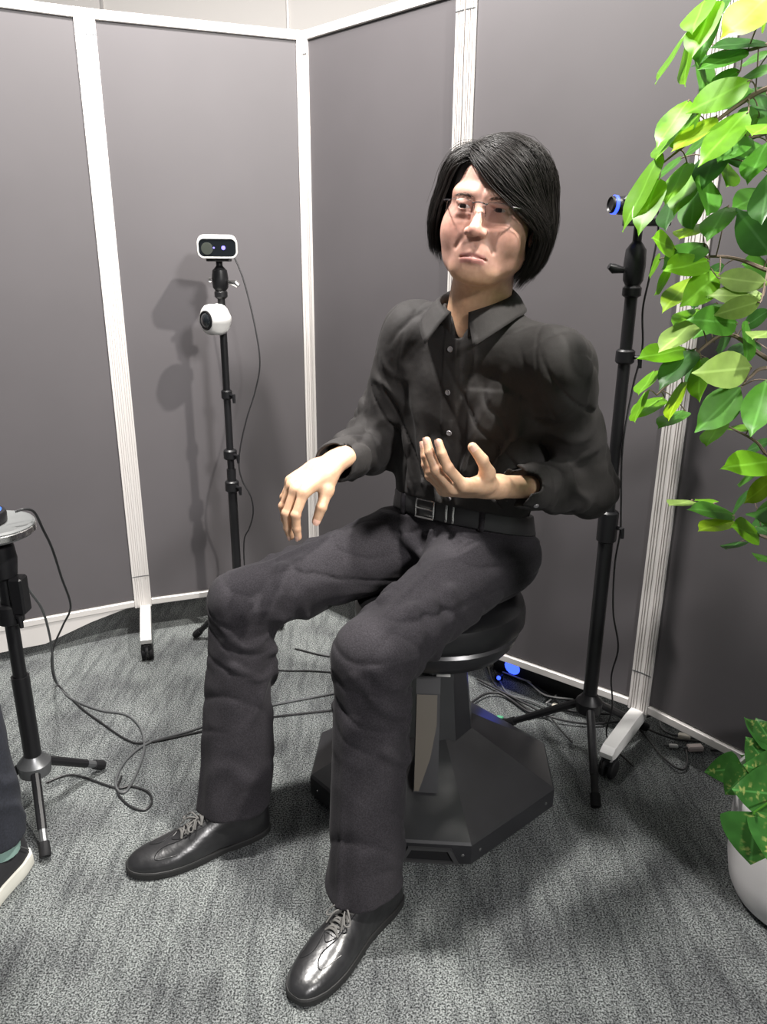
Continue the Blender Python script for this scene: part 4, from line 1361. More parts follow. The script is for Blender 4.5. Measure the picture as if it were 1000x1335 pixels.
# --- body
bv, bq = surface(f_body, (-0.5, 0.95, 0.03), (0.55, 1.80, 1.42), 0.0016)
body = link_mesh("body", bv, bq.tolist(), M['skin'], person, True)
tint = np.tile(np.array((0.60, 0.385, 0.250, 1.0), np.float32), (len(bv), 1))
hq = (bv - HEAD_O) @ HEAD_R
onhead = (bv[:, 2] > 0.99)
tint[onhead, :3] = (0.58, 0.335, 0.265)
neck_m = np.clip((-0.095 - hq[:, 2] + 0.25 * (hq[:, 1] - 0.05)) / 0.03, 0, 1) * (bv[:, 2] > 0.99)


def blend(mask, col):
    m = np.clip(mask, 0, 1)[:, None]
    tint[:, :3] = tint[:, :3] * (1 - m) + np.array(col) * m


blend(neck_m, (0.60, 0.37, 0.235))


def gauss(c, r, sym=True):
    h = hq.copy()
    if sym:
        h[:, 0] = np.abs(h[:, 0])
    return np.exp(-(((h - np.array(c)) / np.array(r)) ** 2).sum(1))


blend(0.45 * gauss((0.043, 0.06, -0.036), (0.022, 0.04, 0.022)), (0.60, 0.26, 0.205))
blend(0.45 * gauss((0, 0.108, -0.038), (0.016, 0.02, 0.014)), (0.58, 0.24, 0.19))
blend(0.12 * gauss((0.031, 0.085, -0.008), (0.020, 0.02, 0.013)), (0.44, 0.23, 0.18))
lip = (np.abs(hq[:, 0]) < 0.0235) & (hq[:, 1] > 0.078)
zl = hq[:, 2] + 0.0795 + 0.12 * np.abs(hq[:, 0])
lipm = lip * np.clip((0.0092 - np.abs(zl + 0.0018)) / 0.002, 0, 1) * np.clip((0.0235 - np.abs(hq[:, 0])) / 0.004, 0, 1)
blend(0.85 * lipm, (0.50, 0.215, 0.195))
# knuckles and fingertips are a little redder
for hnd in (HAND_L, HAND_R):
    for ch in hnd.fingers.values():
        for j, w in ((1, 0.35), (2, 0.25), (3, 0.45)):
            dd = ((bv - hnd.w(ch[j])) ** 2).sum(1)
            blend(w * np.exp(-dd / 0.011 ** 2), (0.64, 0.345, 0.225))
ca = body.data.color_attributes.new("tint", 'FLOAT_COLOR', 'POINT')
ca.data.foreach_set("color", tint.ravel())

# --- eyes
for s in (-1, 1):
    c = Vector(head_w((0.031 * s, 0.0735, -0.001)))
    look = Vector(HEAD_R @ np.array((-0.10, 1, -0.04))).normalized()
    R = look.to_track_quat('Z', 'Y').to_matrix()
    eb = MB().ball(c, 0.0128, 20)
    e = part("eyeball", eb, M['eye_white'], person, True, None)
    part("iris", MB().lathe(c, [(0.0001, 0.01335), (0.0030, 0.0131), (0.0058, 0.0118), (0.0060, 0.0110)], look, 20), M['iris'], e, True)

# --- nails
for hnd in (HAND_L, HAND_R):
    chains = [(ch[2], ch[3], FR[k] * 0.74) for k, ch in hnd.fingers.items()] + [(hnd.thumb[2], hnd.thumb[3], 0.0086)]
    for i, (a, b, r) in enumerate(chains):
        a = np.array(a); b = np.array(b); dr = unit(b - a)
        bk = np.array((0, 0, 1.0)) if i < 4 else np.array((0.75, 0.1, 0.65))
        bk = unit(bk - dr * (bk @ dr))
        sd = np.cross(dr, bk)
        vs, fs = [], []
        nu, nw = 5, 6
        for iu in range(nu):
            for iw in range(nw):
                u = iu / (nu - 1); w = (iw / (nw - 1) - 0.5) * 2
                an = w * 0.85 * (1 - 0.35 * abs(u - 0.5) * 2 * (u > 0.5))
                p = b + dr * (u * 0.0115 - 0.0055) + (bk * math.cos(an) + sd * math.sin(an)) * (r * (1.045 - 0.30 * max(0, u - 0.55)))
                vs.append(hnd.w(p))
        for iu in range(nu - 1):
            for iw in range(nw - 1):
                k = iu * nw + iw
                fs.append((k, k + 1, k + nw + 1, k + nw))
        link_mesh("nail", vs, fs, M['nail'], body, True)

# --- clothes
sv, sq = surface(f_shirt, (-0.25, 1.15, 0.55), (0.60, 1.85, 1.20), 0.0032)
shirt = link_mesh("shirt", sv, sq.tolist(), M['shirt'], person, True)
tv, tq = surface(f_trousers, (-0.52, 0.95, 0.04), (0.45, 1.85, 0.80), 0.0035)
trousers = link_mesh("trousers", tv, tq.tolist(), M['trousers'], person, True)
ev, eq = surface(f_belt, (-0.1, 1.35, 0.5), (0.42, 1.82, 0.85), 0.0025)
belt = link_mesh("belt", ev, eq.tolist(), M['belt'], person, True)

# collar: a stand round the neck and two pointed leaves folded over it
cc = NECK + np.array((0.0, -0.002, 0.0)) + CHEST_F * 0.006
vs, fs = [], []
NA, NR = 30, 6


def collar_pt(sgn, a, r):
    ph = a * math.radians(166)
    back = -math.cos(ph); lat = math.sin(ph) * sgn
    dr = -CHEST_F * -back + CHEST_L * lat if False else CHEST_F * back + CHEST_L * lat
    ztop = 0.068 - 0.046 * a ** 1.6
    fold = cc + dr * (0.064 + 0.010 * a) + ZV * ztop
    reach = 0.038 + 0.034 * max(0, (a - 0.62) / 0.38) ** 1.5
    outdir = unit(dr * (0.42 + 0.15 * a) - ZV * 0.9 + CHEST_L * sgn * 0.34 * a ** 2)
    bow = math.sin(min(r * 2.2, 1) * math.pi / 2)
    return fold + outdir * reach * r + dr * 0.006 * bow


for sgn in (-1, 1):
    n0 = len(vs)
    for i in range(NA + 1):
        a = i / NA
        for j in range(NR + 1):
            vs.append(collar_pt(sgn, a, j / NR))
    for i in range(NA):
        for j in range(NR):
            k = n0 + i * (NR + 1) + j
            q = (k, k + 1, k + NR + 2, k + NR + 1)
            fs.append(q if sgn > 0 else q[::-1])
    n0 = len(vs)
    for i in range(NA + 1):
        a = i / NA
        top = collar_pt(sgn, a, 0)
        ph = a * math.radians(166)
        dr = -CHEST_F * math.cos(ph) + CHEST_L * math.sin(ph) * sgn
        for j in range(3):
            vs.append(top - ZV * 0.022 * j - dr * 0.001 * j)
    for i in range(NA):
        for j in range(2):
            k = n0 + i * 3 + j
            fs.append((k, k + 1, k + 4, k + 3))
collar = link_mesh("collar", vs, fs, M['shirt'], person, True)
md = collar.modifiers.new("thickness", 'SOLIDIFY'); md.thickness = 0.0022; md.offset = 0

# buttons down the placket and on the cuffs
for i, z in enumerate((1.030, 0.950, 0.870, 0.80, 0.735)):
    p0 = CHEST + CHEST_F * 0.25 + CHEST_L * (-0.002)
    p0[2] = z
    p = march(f_shirt, p0, -CHEST_F); n = grad(f_shirt, p)
    part("button", MB().lathe(p - n * 0.0005, [(0.0052, 0), (0.0056, 0.0012), (0.0050, 0.0026), (0.0034, 0.0018), (0.0001, 0.0018)], n, 14), M['button'], shirt)
lo = unit(CUFF_L - EL_L)
pc = CUFF_L - lo * 0.045
dr = unit(np.array((0.1, -0.8, -0.6)) - lo * (np.array((0.1, -0.8, -0.6)) @ lo))
p = march(f_shirt, pc + dr * 0.08, -dr); n = grad(f_shirt, p)
part("cuff_button", MB().lathe(p - n * 0.0005, [(0.0048, 0), (0.0052, 0.0012), (0.0046, 0.0024), (0.0001, 0.0018)], n, 14), M['button'], shirt)

# belt buckle, keeper loops, trouser loops


def on_belt(x, h):
    c = WAIST + WAIST_N * (0.002 + h)
    fwd = unit(HIPS_F - WAIST_N * (WAIST_N @ HIPS_F))
    p = march(f_belt, c + fwd * 0.3 + HIPS_L * x, -fwd)
    return p, grad(f_belt, p)


def belt_bar(pts, r, name, m, parent):
    return part(name, MB().tube(pts, r, 8), m, parent)


def belt_line(x0, x1, h0, h1, lift, n=6):
    out = []
    for i in range(n):
        t = i / (n - 1)
        p, g = on_belt(x0 + (x1 - x0) * t, min(0.012, max(-0.012, h0 + (h1 - h0) * t)))
        p = p + WAIST_N * ((h0 + (h1 - h0) * t) - min(0.012, max(-0.012, h0 + (h1 - h0) * t)))
        out.append(p + g * lift)
    return out


bk = -0.020
ring = belt_line(bk - 0.022, bk + 0.022, 0.0185, 0.0185, 0.003) + belt_line(bk + 0.022, bk + 0.022, 0.0185, -0.0185, 0.003)[1:] \
    + belt_line(bk + 0.022, bk - 0.022, -0.0185, -0.0185, 0.003)[1:] + belt_line(bk - 0.022, bk - 0.022, -0.0185, 0.0185, 0.003)[1:]
buckle = part("buckle", MB().tube(ring, 0.0021, 8), M['silver'], belt)
part("prong", MB().tube(belt_line(bk - 0.022, bk + 0.02, 0, 0, 0.0035), 0.0018, 8), M['silver'], belt)
for x in (0.030, 0.044):
    part("keeper_bar", MB().tube(belt_line(x, x + 0.001, 0.0175, -0.0175, 0.0032, 8), 0.0026, 8), M['silver'], belt)
for x in (-0.085, 0.098):
    l = belt_line(x, x, 0.021, -0.024, 0.0018, 8)
    mbx = MB()
    for sgn in (0,):
        for i in range(7):
            a, b = np.array(l[i]), np.array(l[i + 1])
        sd = HIPS_L * 0.006
    vsx = []
    for q in l:
        vsx += [np.array(q) - sd, np.array(q) + sd]
    fsx = [(2 * i, 2 * i + 1, 2 * i + 3, 2 * i + 2) for i in range(len(l) - 1)]
    lo_ = link_mesh("belt_loop", vsx, fsx, M['trousers'], trousers, True)
    md = lo_.modifiers.new("thickness", 'SOLIDIFY'); md.thickness = 0.003; md.offset = 0

# --- shoes
Y_ = [0.0, 0.006, 0.02, 0.05, 0.085, 0.12, 0.15, 0.18, 0.205, 0.23, 0.255, 0.275, 0.288, 0.295, 0.297]
W_ = [0.012, 0.022, 0.030, 0.0345, 0.0345, 0.036, 0.040, 0.0445, 0.0465, 0.045, 0.040, 0.032, 0.023, 0.013, 0.003]
T_ = [0.070, 0.078, 0.086, 0.090, 0.096, 0.088, 0.076, 0.062, 0.053, 0.047, 0.042, 0.037, 0.031, 0.024, 0.018]
B_ = [0.018, 0.016, 0.015, 0.015, 0.016, 0.019, 0.017, 0.014, 0.013, 0.013, 0.013, 0.0135, 0.014, 0.0145, 0.015]


def make_shoe(toe, heel, left, label=None):
    toe = np.array((*toe, 0.0)); heel = np.array((*heel, 0.0))
    fy = unit(toe - heel); L = np.linalg.norm(toe - heel); sc = L / 0.297
    fx = np.array((fy[1], -fy[0], 0)) * (1 if left else -1)     # outer side of the foot is -fx for the left shoe
    inn = fx

    def w(x, y, z):
        mid = 0.006 * math.sin(math.pi * min(1, y / 0.297))      # inward sweep of the last
        return heel + fy * y * sc + inn * (x + mid) * sc * 0.98 + ZV * z
    ys = np.interp(np.linspace(0, 1, 46), np.linspace(0, 1, len(Y_)), Y_)
    K = 26
    vs, fs = [], []

    def sec(y, k):
        hw = np.interp(y, Y_, W_); tp = np.interp(y, Y_, T_); bt = np.interp(y, Y_, B_)
        a = math.pi * k / (K - 1)
        c, s = math.cos(a), math.sin(a)
        ex = 0.72 if y < 0.12 else 0.82
        x = hw * math.copysign(abs(c) ** ex, c)
        pinch = 1 - 0.30 * np.interp(y, [0, 0.06, 0.14, 0.2, 0.297], [0.6, 1, 0.9, 0.35, 0.0]) * s ** 2
        return w(x * pinch + (0.004 if y > 0.1 else 0) * s * 0, y, bt + (tp - bt) * s ** 0.78)
    for y in ys:
        for k in range(K):
            vs.append(sec(y, k))
    for i in range(len(ys) - 1):
        for k in range(K - 1):
            q = (i * K + k, i * K + k + 1, (i + 1) * K + k + 1, (i + 1) * K + k)
            fs.append(q)
    sh = link_mesh("shoe", vs, fs, M['leather'], person, True)
    # sole
    out = []
    for sgn in (1, -1):
        yy = ys if sgn > 0 else ys[::-1]
        for y in yy:
            out.append((sgn * (np.interp(y, Y_, W_) + 0.003), y))
    n = len(out)
    vs, fs = [], []
    for z, g in ((0.001, 0.985), (0.004, 1.0), (0.013, 1.0), (0.016, 0.98)):
        for x, y in out:
            lift = 0.010 * max(0, (y - 0.22) / 0.077) ** 2 if z < 0.02 else 0
            lift2 = 0.006 * (1 if 0.09 < y < 0.14 and z < 0.003 else 0)
            vs.append(w(x * g, 0.148 + (y - 0.148) * (1.012 if g == 1 else 1.0), z + lift * 0.4 + lift2))
    for r in range(3):
        for i in range(n):
            j = (i + 1) % n
            fs.append((r * n + i, r * n + j, (r + 1) * n + j, (r + 1) * n + i))
    fs.append(tuple(range(n - 1, -1, -1))); fs.append(tuple(range(3 * n, 4 * n)))
    link_mesh("sole", vs, fs, M['sole'], sh, False)

    def top(x, y, lift=0.0):
        """point on the upper at lateral offset x"""
        hw = np.interp(y, Y_, W_)
        best = min(range(K), key=lambda k: abs((sec(y, k) - heel) @ inn / sc - x - 0.006))
        ks = np.linspace(max(0, best - 1), min(K - 1, best + 1), 21)
        k = min(ks, key=lambda k: abs((sec(y, k) - heel) @ inn / sc - x - 0.006))
        return sec(y, k) + ZV * lift
    # stitched seams: apron on the toe, facing beside the laces
    for pts in ([(-0.034, 0.205), (-0.024, 0.245), (-0.012, 0.240), (-0.007, 0.222), (-0.014, 0.190), (-0.017, 0.14)],
                [(0.036, 0.205), (0.026, 0.245), (0.014, 0.240), (0.009, 0.222), (0.015, 0.190), (0.018, 0.14)],
                [(-0.013, 0.190), (0.0, 0.206), (0.014, 0.190)]):
        line = spline([top(x, y, 0.0006) for x, y in pts], 6)
        part("seam", MB().tube(line, 0.0010, 6), M['leather'], sh)
    # tongue and laces
    tg = MB()
    vs = []
    for i in range(8):
        y = 0.095 + 0.098 * i / 7
        for x in (-0.011, -0.004, 0.004, 0.011):
            vs.append(top(x, y, 0.0022 + 0.006 * max(0, (0.11 - y) / 0.03)))
    fs = [(i * 4 + k, i * 4 + k + 1, i * 4 + k + 5, i * 4 + k + 4) for i in range(7) for k in range(3)]
    link_mesh("tongue", vs, fs, M['leather'], sh, True)
    lc = MB()
    rows = [0.190, 0.176, 0.162, 0.148, 0.134]
    for i, y in enumerate(rows):
        lc.tube(spline([top(-0.014, y, 0.001), top(-0.006, y - 0.003, 0.0055), top(0.006, y - 0.003, 0.0055), top(0.014, y, 0.001)], 5), 0.0023, 6)
        if i < len(rows) - 1:
            y2 = rows[i + 1]
            lc.tube(spline([top(-0.014, y, 0.001), top(-0.004, (y + y2) / 2, 0.006), top(0.014, y2, 0.001)], 5), 0.0021, 6)
            lc.tube(spline([top(0.014, y, 0.001), top(0.004, (y + y2) / 2, 0.007), top(-0.014, y2, 0.001)], 5), 0.0021, 6)
    b = top(0.0, 0.150, 0.006)
    for sgn in (-1, 1):
        lc.tube(spline([b, b + inn * 0.014 * sgn + fy * 0.010 + ZV * 0.008, b + inn * 0.026 * sgn + fy * 0.020 - ZV * 0.006, b + inn * 0.018 * sgn + fy * 0.026 - ZV * 0.004, b], 6), 0.0016, 6)
        lc.tube(spline([b, b + inn * 0.010 * sgn + fy * 0.018 + ZV * 0.002, b + inn * 0.017 * sgn + fy * 0.034 - ZV * 0.014], 6), 0.0015, 6)
    part("laces", lc, M['lace'], sh)
    return sh


make_shoe((-0.145, 0.962), (0.030, 1.200), True)
make_shoe((-0.515, 1.248), (-0.250, 1.392), False)

# --- hair: scalp cap plus thousands of thin strands swept from a side parting
rng = np.random.RandomState(11)
ZT = [-0.16, -0.125, -0.10, -0.07, -0.03, 0.0, 0.035]
AT = [0.042, 0.078, 0.095, 0.110, 0.118, 0.117, 0.109]
BT = [0.050, 0.078, 0.094, 0.108, 0.116, 0.118, 0.116]
HC = np.array((0.0, -0.012, 0.035))


def hull(p, lam):
    """push local points onto the hair volume scaled by lam"""
    q = p - HC
    A, B, Ct = 0.109, 0.117, 0.104
    out = q.copy()
    top = q[:, 2] > 0
    g = np.sqrt((q[:, 0] / A) ** 2 + (q[:, 1] / B) ** 2 + (q[:, 2] / Ct) ** 2) + 1e-6
    out[top] = q[top] * (lam[top] / g[top])[:, None]
    zz = q[:, 2] + HC[2]
    a = np.interp(zz, ZT, AT); b = np.interp(zz, ZT, BT)
    g2 = np.sqrt((q[:, 0] / a) ** 2 + (q[:, 1] / b) ** 2) + 1e-6
    low = ~top
    out[low, :2] = q[low, :2] * (lam[low] / g2[low])[:, None]
    return out + HC


def strand(p0, p1, p2, lam, n=14, lift=0.85):
    t = np.linspace(0, 1, n)[:, None]
    b = (1 - t) ** 2 * p0 + 2 * t * (1 - t) * p1 + t ** 2 * p2
    l = lam * (lift + (1 - lift) * np.minimum(1, t[:, 0] * 3.0))
    return hull(b, l)


strands = []


def azp(deg, z, rad=1.0):
    a = math.radians(deg)
    return np.array((math.sin(a) * 0.11 * rad, math.cos(a) * 0.12 * rad - 0.012, z))


def lock(p0, p1, p2, lam, n=9, spread=0.007, tip=0.35):
    for _ in range(n):
        o = rng.normal(size=3) * spread
        e = rng.normal(size=3) * 0.0022
        strands.append(strand(p0 + o * 0.9, p1 + o, p2 + o * tip + e, lam + rng.normal() * 0.012))


PX = -0.042
for i in range(420):                               # long side, fringe swept to the person's left
    u = rng.uniform() ** 1.1
    p0 = np.array((PX + rng.normal() * 0.003, 0.078 - 0.125 * u, 0.112 - 0.05 * max(0, 0.35 - u)))
    if u < 0.42:
        k = rng.uniform() ** 1.25
        p2 = azp(62 + 36 * k + rng.normal() * 4, -0.002 - 0.072 * k - 0.02 * rng.uniform(), 1.0)
        p1 = azp(13 + 34 * k + rng.normal() * 2.5, 0.031 + 0.078 * k + rng.normal() * 0.004, 1.0)
    else:
        k = (u - 0.42) / 0.58
        az_e = 76 + 104 * k + rng.normal() * 9
        ze = -0.062 - 0.040 * rng.uniform() ** 0.6 - 0.012 * k
        p2 = azp(az_e, ze)
        p1 = azp(az_e * 0.9, 0.075, 1.1)
    lock(p0, p1, p2, rng.uniform(0.90, 1.0), 10)
for i in range(260):                               # short side
    u = rng.uniform()
    p0 = np.array((PX + rng.normal() * 0.003, 0.076 - 0.125 * u, 0.113 - 0.05 * max(0, 0.35 - u)))
    az_e = -(62 + 118 * u ** 0.9) + rng.normal() * 6
    az_e = min(az_e, -60)
    ze = -0.030 - 0.048 * rng.uniform() ** 0.7 - 0.03 * u
    p2 = azp(az_e, ze)
    p1 = azp(az_e * 0.82, 0.085, 0.95)
    lock(p0, p1, p2, rng.uniform(0.86, 0.97), 10)
for i in range(210):                               # under layers at sides and back
    az_e = rng.uniform(70, 284)
    p0 = azp(az_e, 0.05 + rng.normal() * 0.015)
    p2 = azp(az_e + rng.normal() * 5, -0.075 - 0.035 * rng.uniform() - (0.012 if az_e < 180 else -0.012))
    lock(p0, (p0 + p2) / 2, p2, rng.uniform(0.80, 0.93), 9)
for i in range(40):                                # flyaways
    az_e = rng.uniform(-170, 170)
    p0 = np.array((PX, 0.06 - 0.1 * rng.uniform(), 0.115))
    if abs(az_e) < 62:
        continue
    strands.append(strand(p0, azp(az_e * 0.7, 0.10), azp(az_e, rng.uniform(-0.11, 0.02)), rng.uniform(1.0, 1.035)))
S = np.array(strands)                              # strands x points x 3
tt = np.linspace(0, 1, S.shape[1])[None, :, None]
S = S + np.sin(tt * rng.uniform(4, 9, (len(S), 1, 1)) + rng.uniform(0, 6.28, (len(S), 1, 1))) * tt * rng.normal(size=(len(S), 1, 3)) * 0.0016
# keep hair off the bare face
n_s, n_p = S.shape[:2]
W3 = S.reshape(-1, 3) @ HEAD_R.T + HEAD_O
W3 = W3.reshape(n_s, n_p, 3)
T3 = np.gradient(W3, axis=1)
T3 /= np.linalg.norm(T3, axis=2, keepdims=True) + 1e-9
out3 = W3 - (HEAD_O + HEAD_R @ HC)
out3 /= np.linalg.norm(out3, axis=2, keepdims=True) + 1e-9
S3 = np.cross(T3, out3); S3 /= np.linalg.norm(S3, axis=2, keepdims=True) + 1e-9
O3 = np.cross(S3, T3)
rad = (0.00052 * np.interp(np.linspace(0, 1, n_p), [0, 0.7, 1], [1, 1, 0.25]))[None, :, None]
wv = rng.uniform(0.8, 1.6, size=(n_s, 1, 1))
ringv = np.stack([W3 + S3 * rad * wv, W3 + O3 * rad * wv * 0.8, W3 - S3 * rad * wv], 2)  # n_s, n_p, 3, 3
hv = ringv.reshape(-1, 3)
base = (np.arange(n_s) * n_p * 3)[:, None, None] + (np.arange(n_p - 1) * 3)[None, :, None]
kk = np.arange(3)[None, None, :]
k2 = (kk + 1) % 3
hf = np.stack([base + kk, base + k2, base + 3 + k2, base + 3 + kk], -1).reshape(-1, 4)
hair = link_mesh("hair", hv, hf.tolist(), M['hair'], person, True)
hair['kind'] = 'stuff'


def f_cap(P):
    q = ((P - V3(*HEAD_O)) @ HEAD_R.astype(np.float32)).astype(np.float32)
    d = s_ell(q, (0, -0.014, 0.033), (0.086, 0.103, 0.092))
    d = smin(d, s_ecap(q, (0, -0.022, 0.03), (0, -0.034, -0.068), (1, 0, 0), 0.088, 0.082, 0.074, 0.056), 0.02)
    ax = np.abs(q[:, 0])
    # cut away from the face and the parted forehead
    face = s_ecap(q, (-0.012, 0.16, 0.035), (-0.004, 0.14, -0.16), (1, 0, 0), 0.066, 0.115, 0.078, 0.13)
    d = smax(d, -face, 0.01)
    return d


cv, cq = surface(f_cap, HEAD_O - 0.16, HEAD_O + 0.16, 0.003)
link_mesh("hair_under_layer", cv, cq.tolist(), M['hair'], person, True)

# eyebrows: short strands
eb = MB()
for s in (-1, 1):
    for i in range(80):
        t = rng.uniform()
        x = s * (0.013 + 0.034 * t)
        z = 0.0130 + 0.005 * math.sin(t * 2.2) + rng.normal() * 0.0013
        p = head_w((x, 0.12, z))
        p = march(lambda P: f_head(P), p, -HY)
        dr = HEAD_R @ np.array((s * 0.9, -0.15, 0.35 - 0.7 * t)) * 0.0065
        n = HY * 0.0006
        eb.tube([p + n * 0.2, p + dr * 0.5 + n * 1.6, p + dr + n * 0.4 - HY * 0.0012 * t], [0.00018, 0.00022, 0.00008], 4)
o = part("eyebrows", eb, M['brow'], person); o['kind'] = 'stuff'

# --- glasses: rimless lenses on a thin dark bridge
gl_f = MB()
lens_c = {}
for s in (-1, 1):
    c = np.array((0.0335 * s, 0.1035, -0.006))
    lens_c[s] = c
    ol = []
    for k in range(28):
        a = 2 * math.pi * k / 28
        x = math.copysign(abs(math.cos(a)) ** 0.55, math.cos(a)) * 0.0245
        z = math.copysign(abs(math.sin(a)) ** 0.65, math.sin(a)) * (0.0145 if math.sin(a) > 0 else 0.0165)
        yb = -0.006 * (x * s / 0.0245 + 1) * 0.5 * 1.2
        ol.append(c + (x, yb, z))
    f0 = [head_w(p) for p in ol]; f1 = [head_w(p + np.array((0, -0.0014, 0))) for p in ol]
    n = len(ol)
    lens_c[(s, 'pts')] = (f0, f1, n, ol)
glasses_root = None
bridge = spline([head_w((-0.0105, 0.1022, 0.004)), head_w((-0.004, 0.1085, 0.0055)), head_w((0.004, 0.1085, 0.0055)), head_w((0.0105, 0.1022, 0.004))], 6)
gl_f.tube(bridge, 0.0011, 8)
glasses = part("glasses", gl_f, M['frame_metal'], person)
for s in (-1, 1):
    part("hinge", MB().tube([head_w((0.0545 * s, 0.0960, 0.0050)), head_w((0.0600 * s, 0.0940, 0.0050)), head_w((0.0655 * s, 0.088, 0.0048))], 0.0015, 8), M['frame_metal'], glasses)
    part("bridge_screw", MB().ball(head_w((0.0120 * s, 0.1025, 0.0045)), 0.0017, 8), M['frame_metal'], glasses)
    part("pad_arm", MB().tube([head_w((0.0095 * s, 0.1010, 0.001)), head_w((0.0105 * s, 0.0975, -0.006)), head_w((0.0110 * s, 0.0955, -0.010))], 0.0006, 6), M['frame_metal'], glasses)
for s in (-1, 1):
    f0, f1, n, ol = lens_c[(s, 'pts')]
    link_mesh("lens", f0 + f1, [tuple(range(n - 1, -1, -1)), tuple(range(n, 2 * n))] + [(i, (i + 1) % n, n + (i + 1) % n, n + i) for i in range(n)], M['lens'], glasses, False)
    part("lens_edge", MB().tube([head_w(p) for p in ol[1:14]], 0.00032, 5), M['frame_metal'], glasses)
    part("temple", MB().tube(spline([head_w((0.0655 * s, 0.088, 0.0048)), head_w((0.074 * s, 0.04, 0.003)), head_w((0.0795 * s, 0.0, 0.0)), head_w((0.080 * s, -0.02, -0.014))], 6), 0.0010, 6), M['frame_metal'], glasses)
    part("nose_pad", MB().ball(head_w((0.0108 * s, 0.0950, -0.011)), 0.003, 8, scale=(0.5, 0.8, 1.3)), M['lens'], glasses)
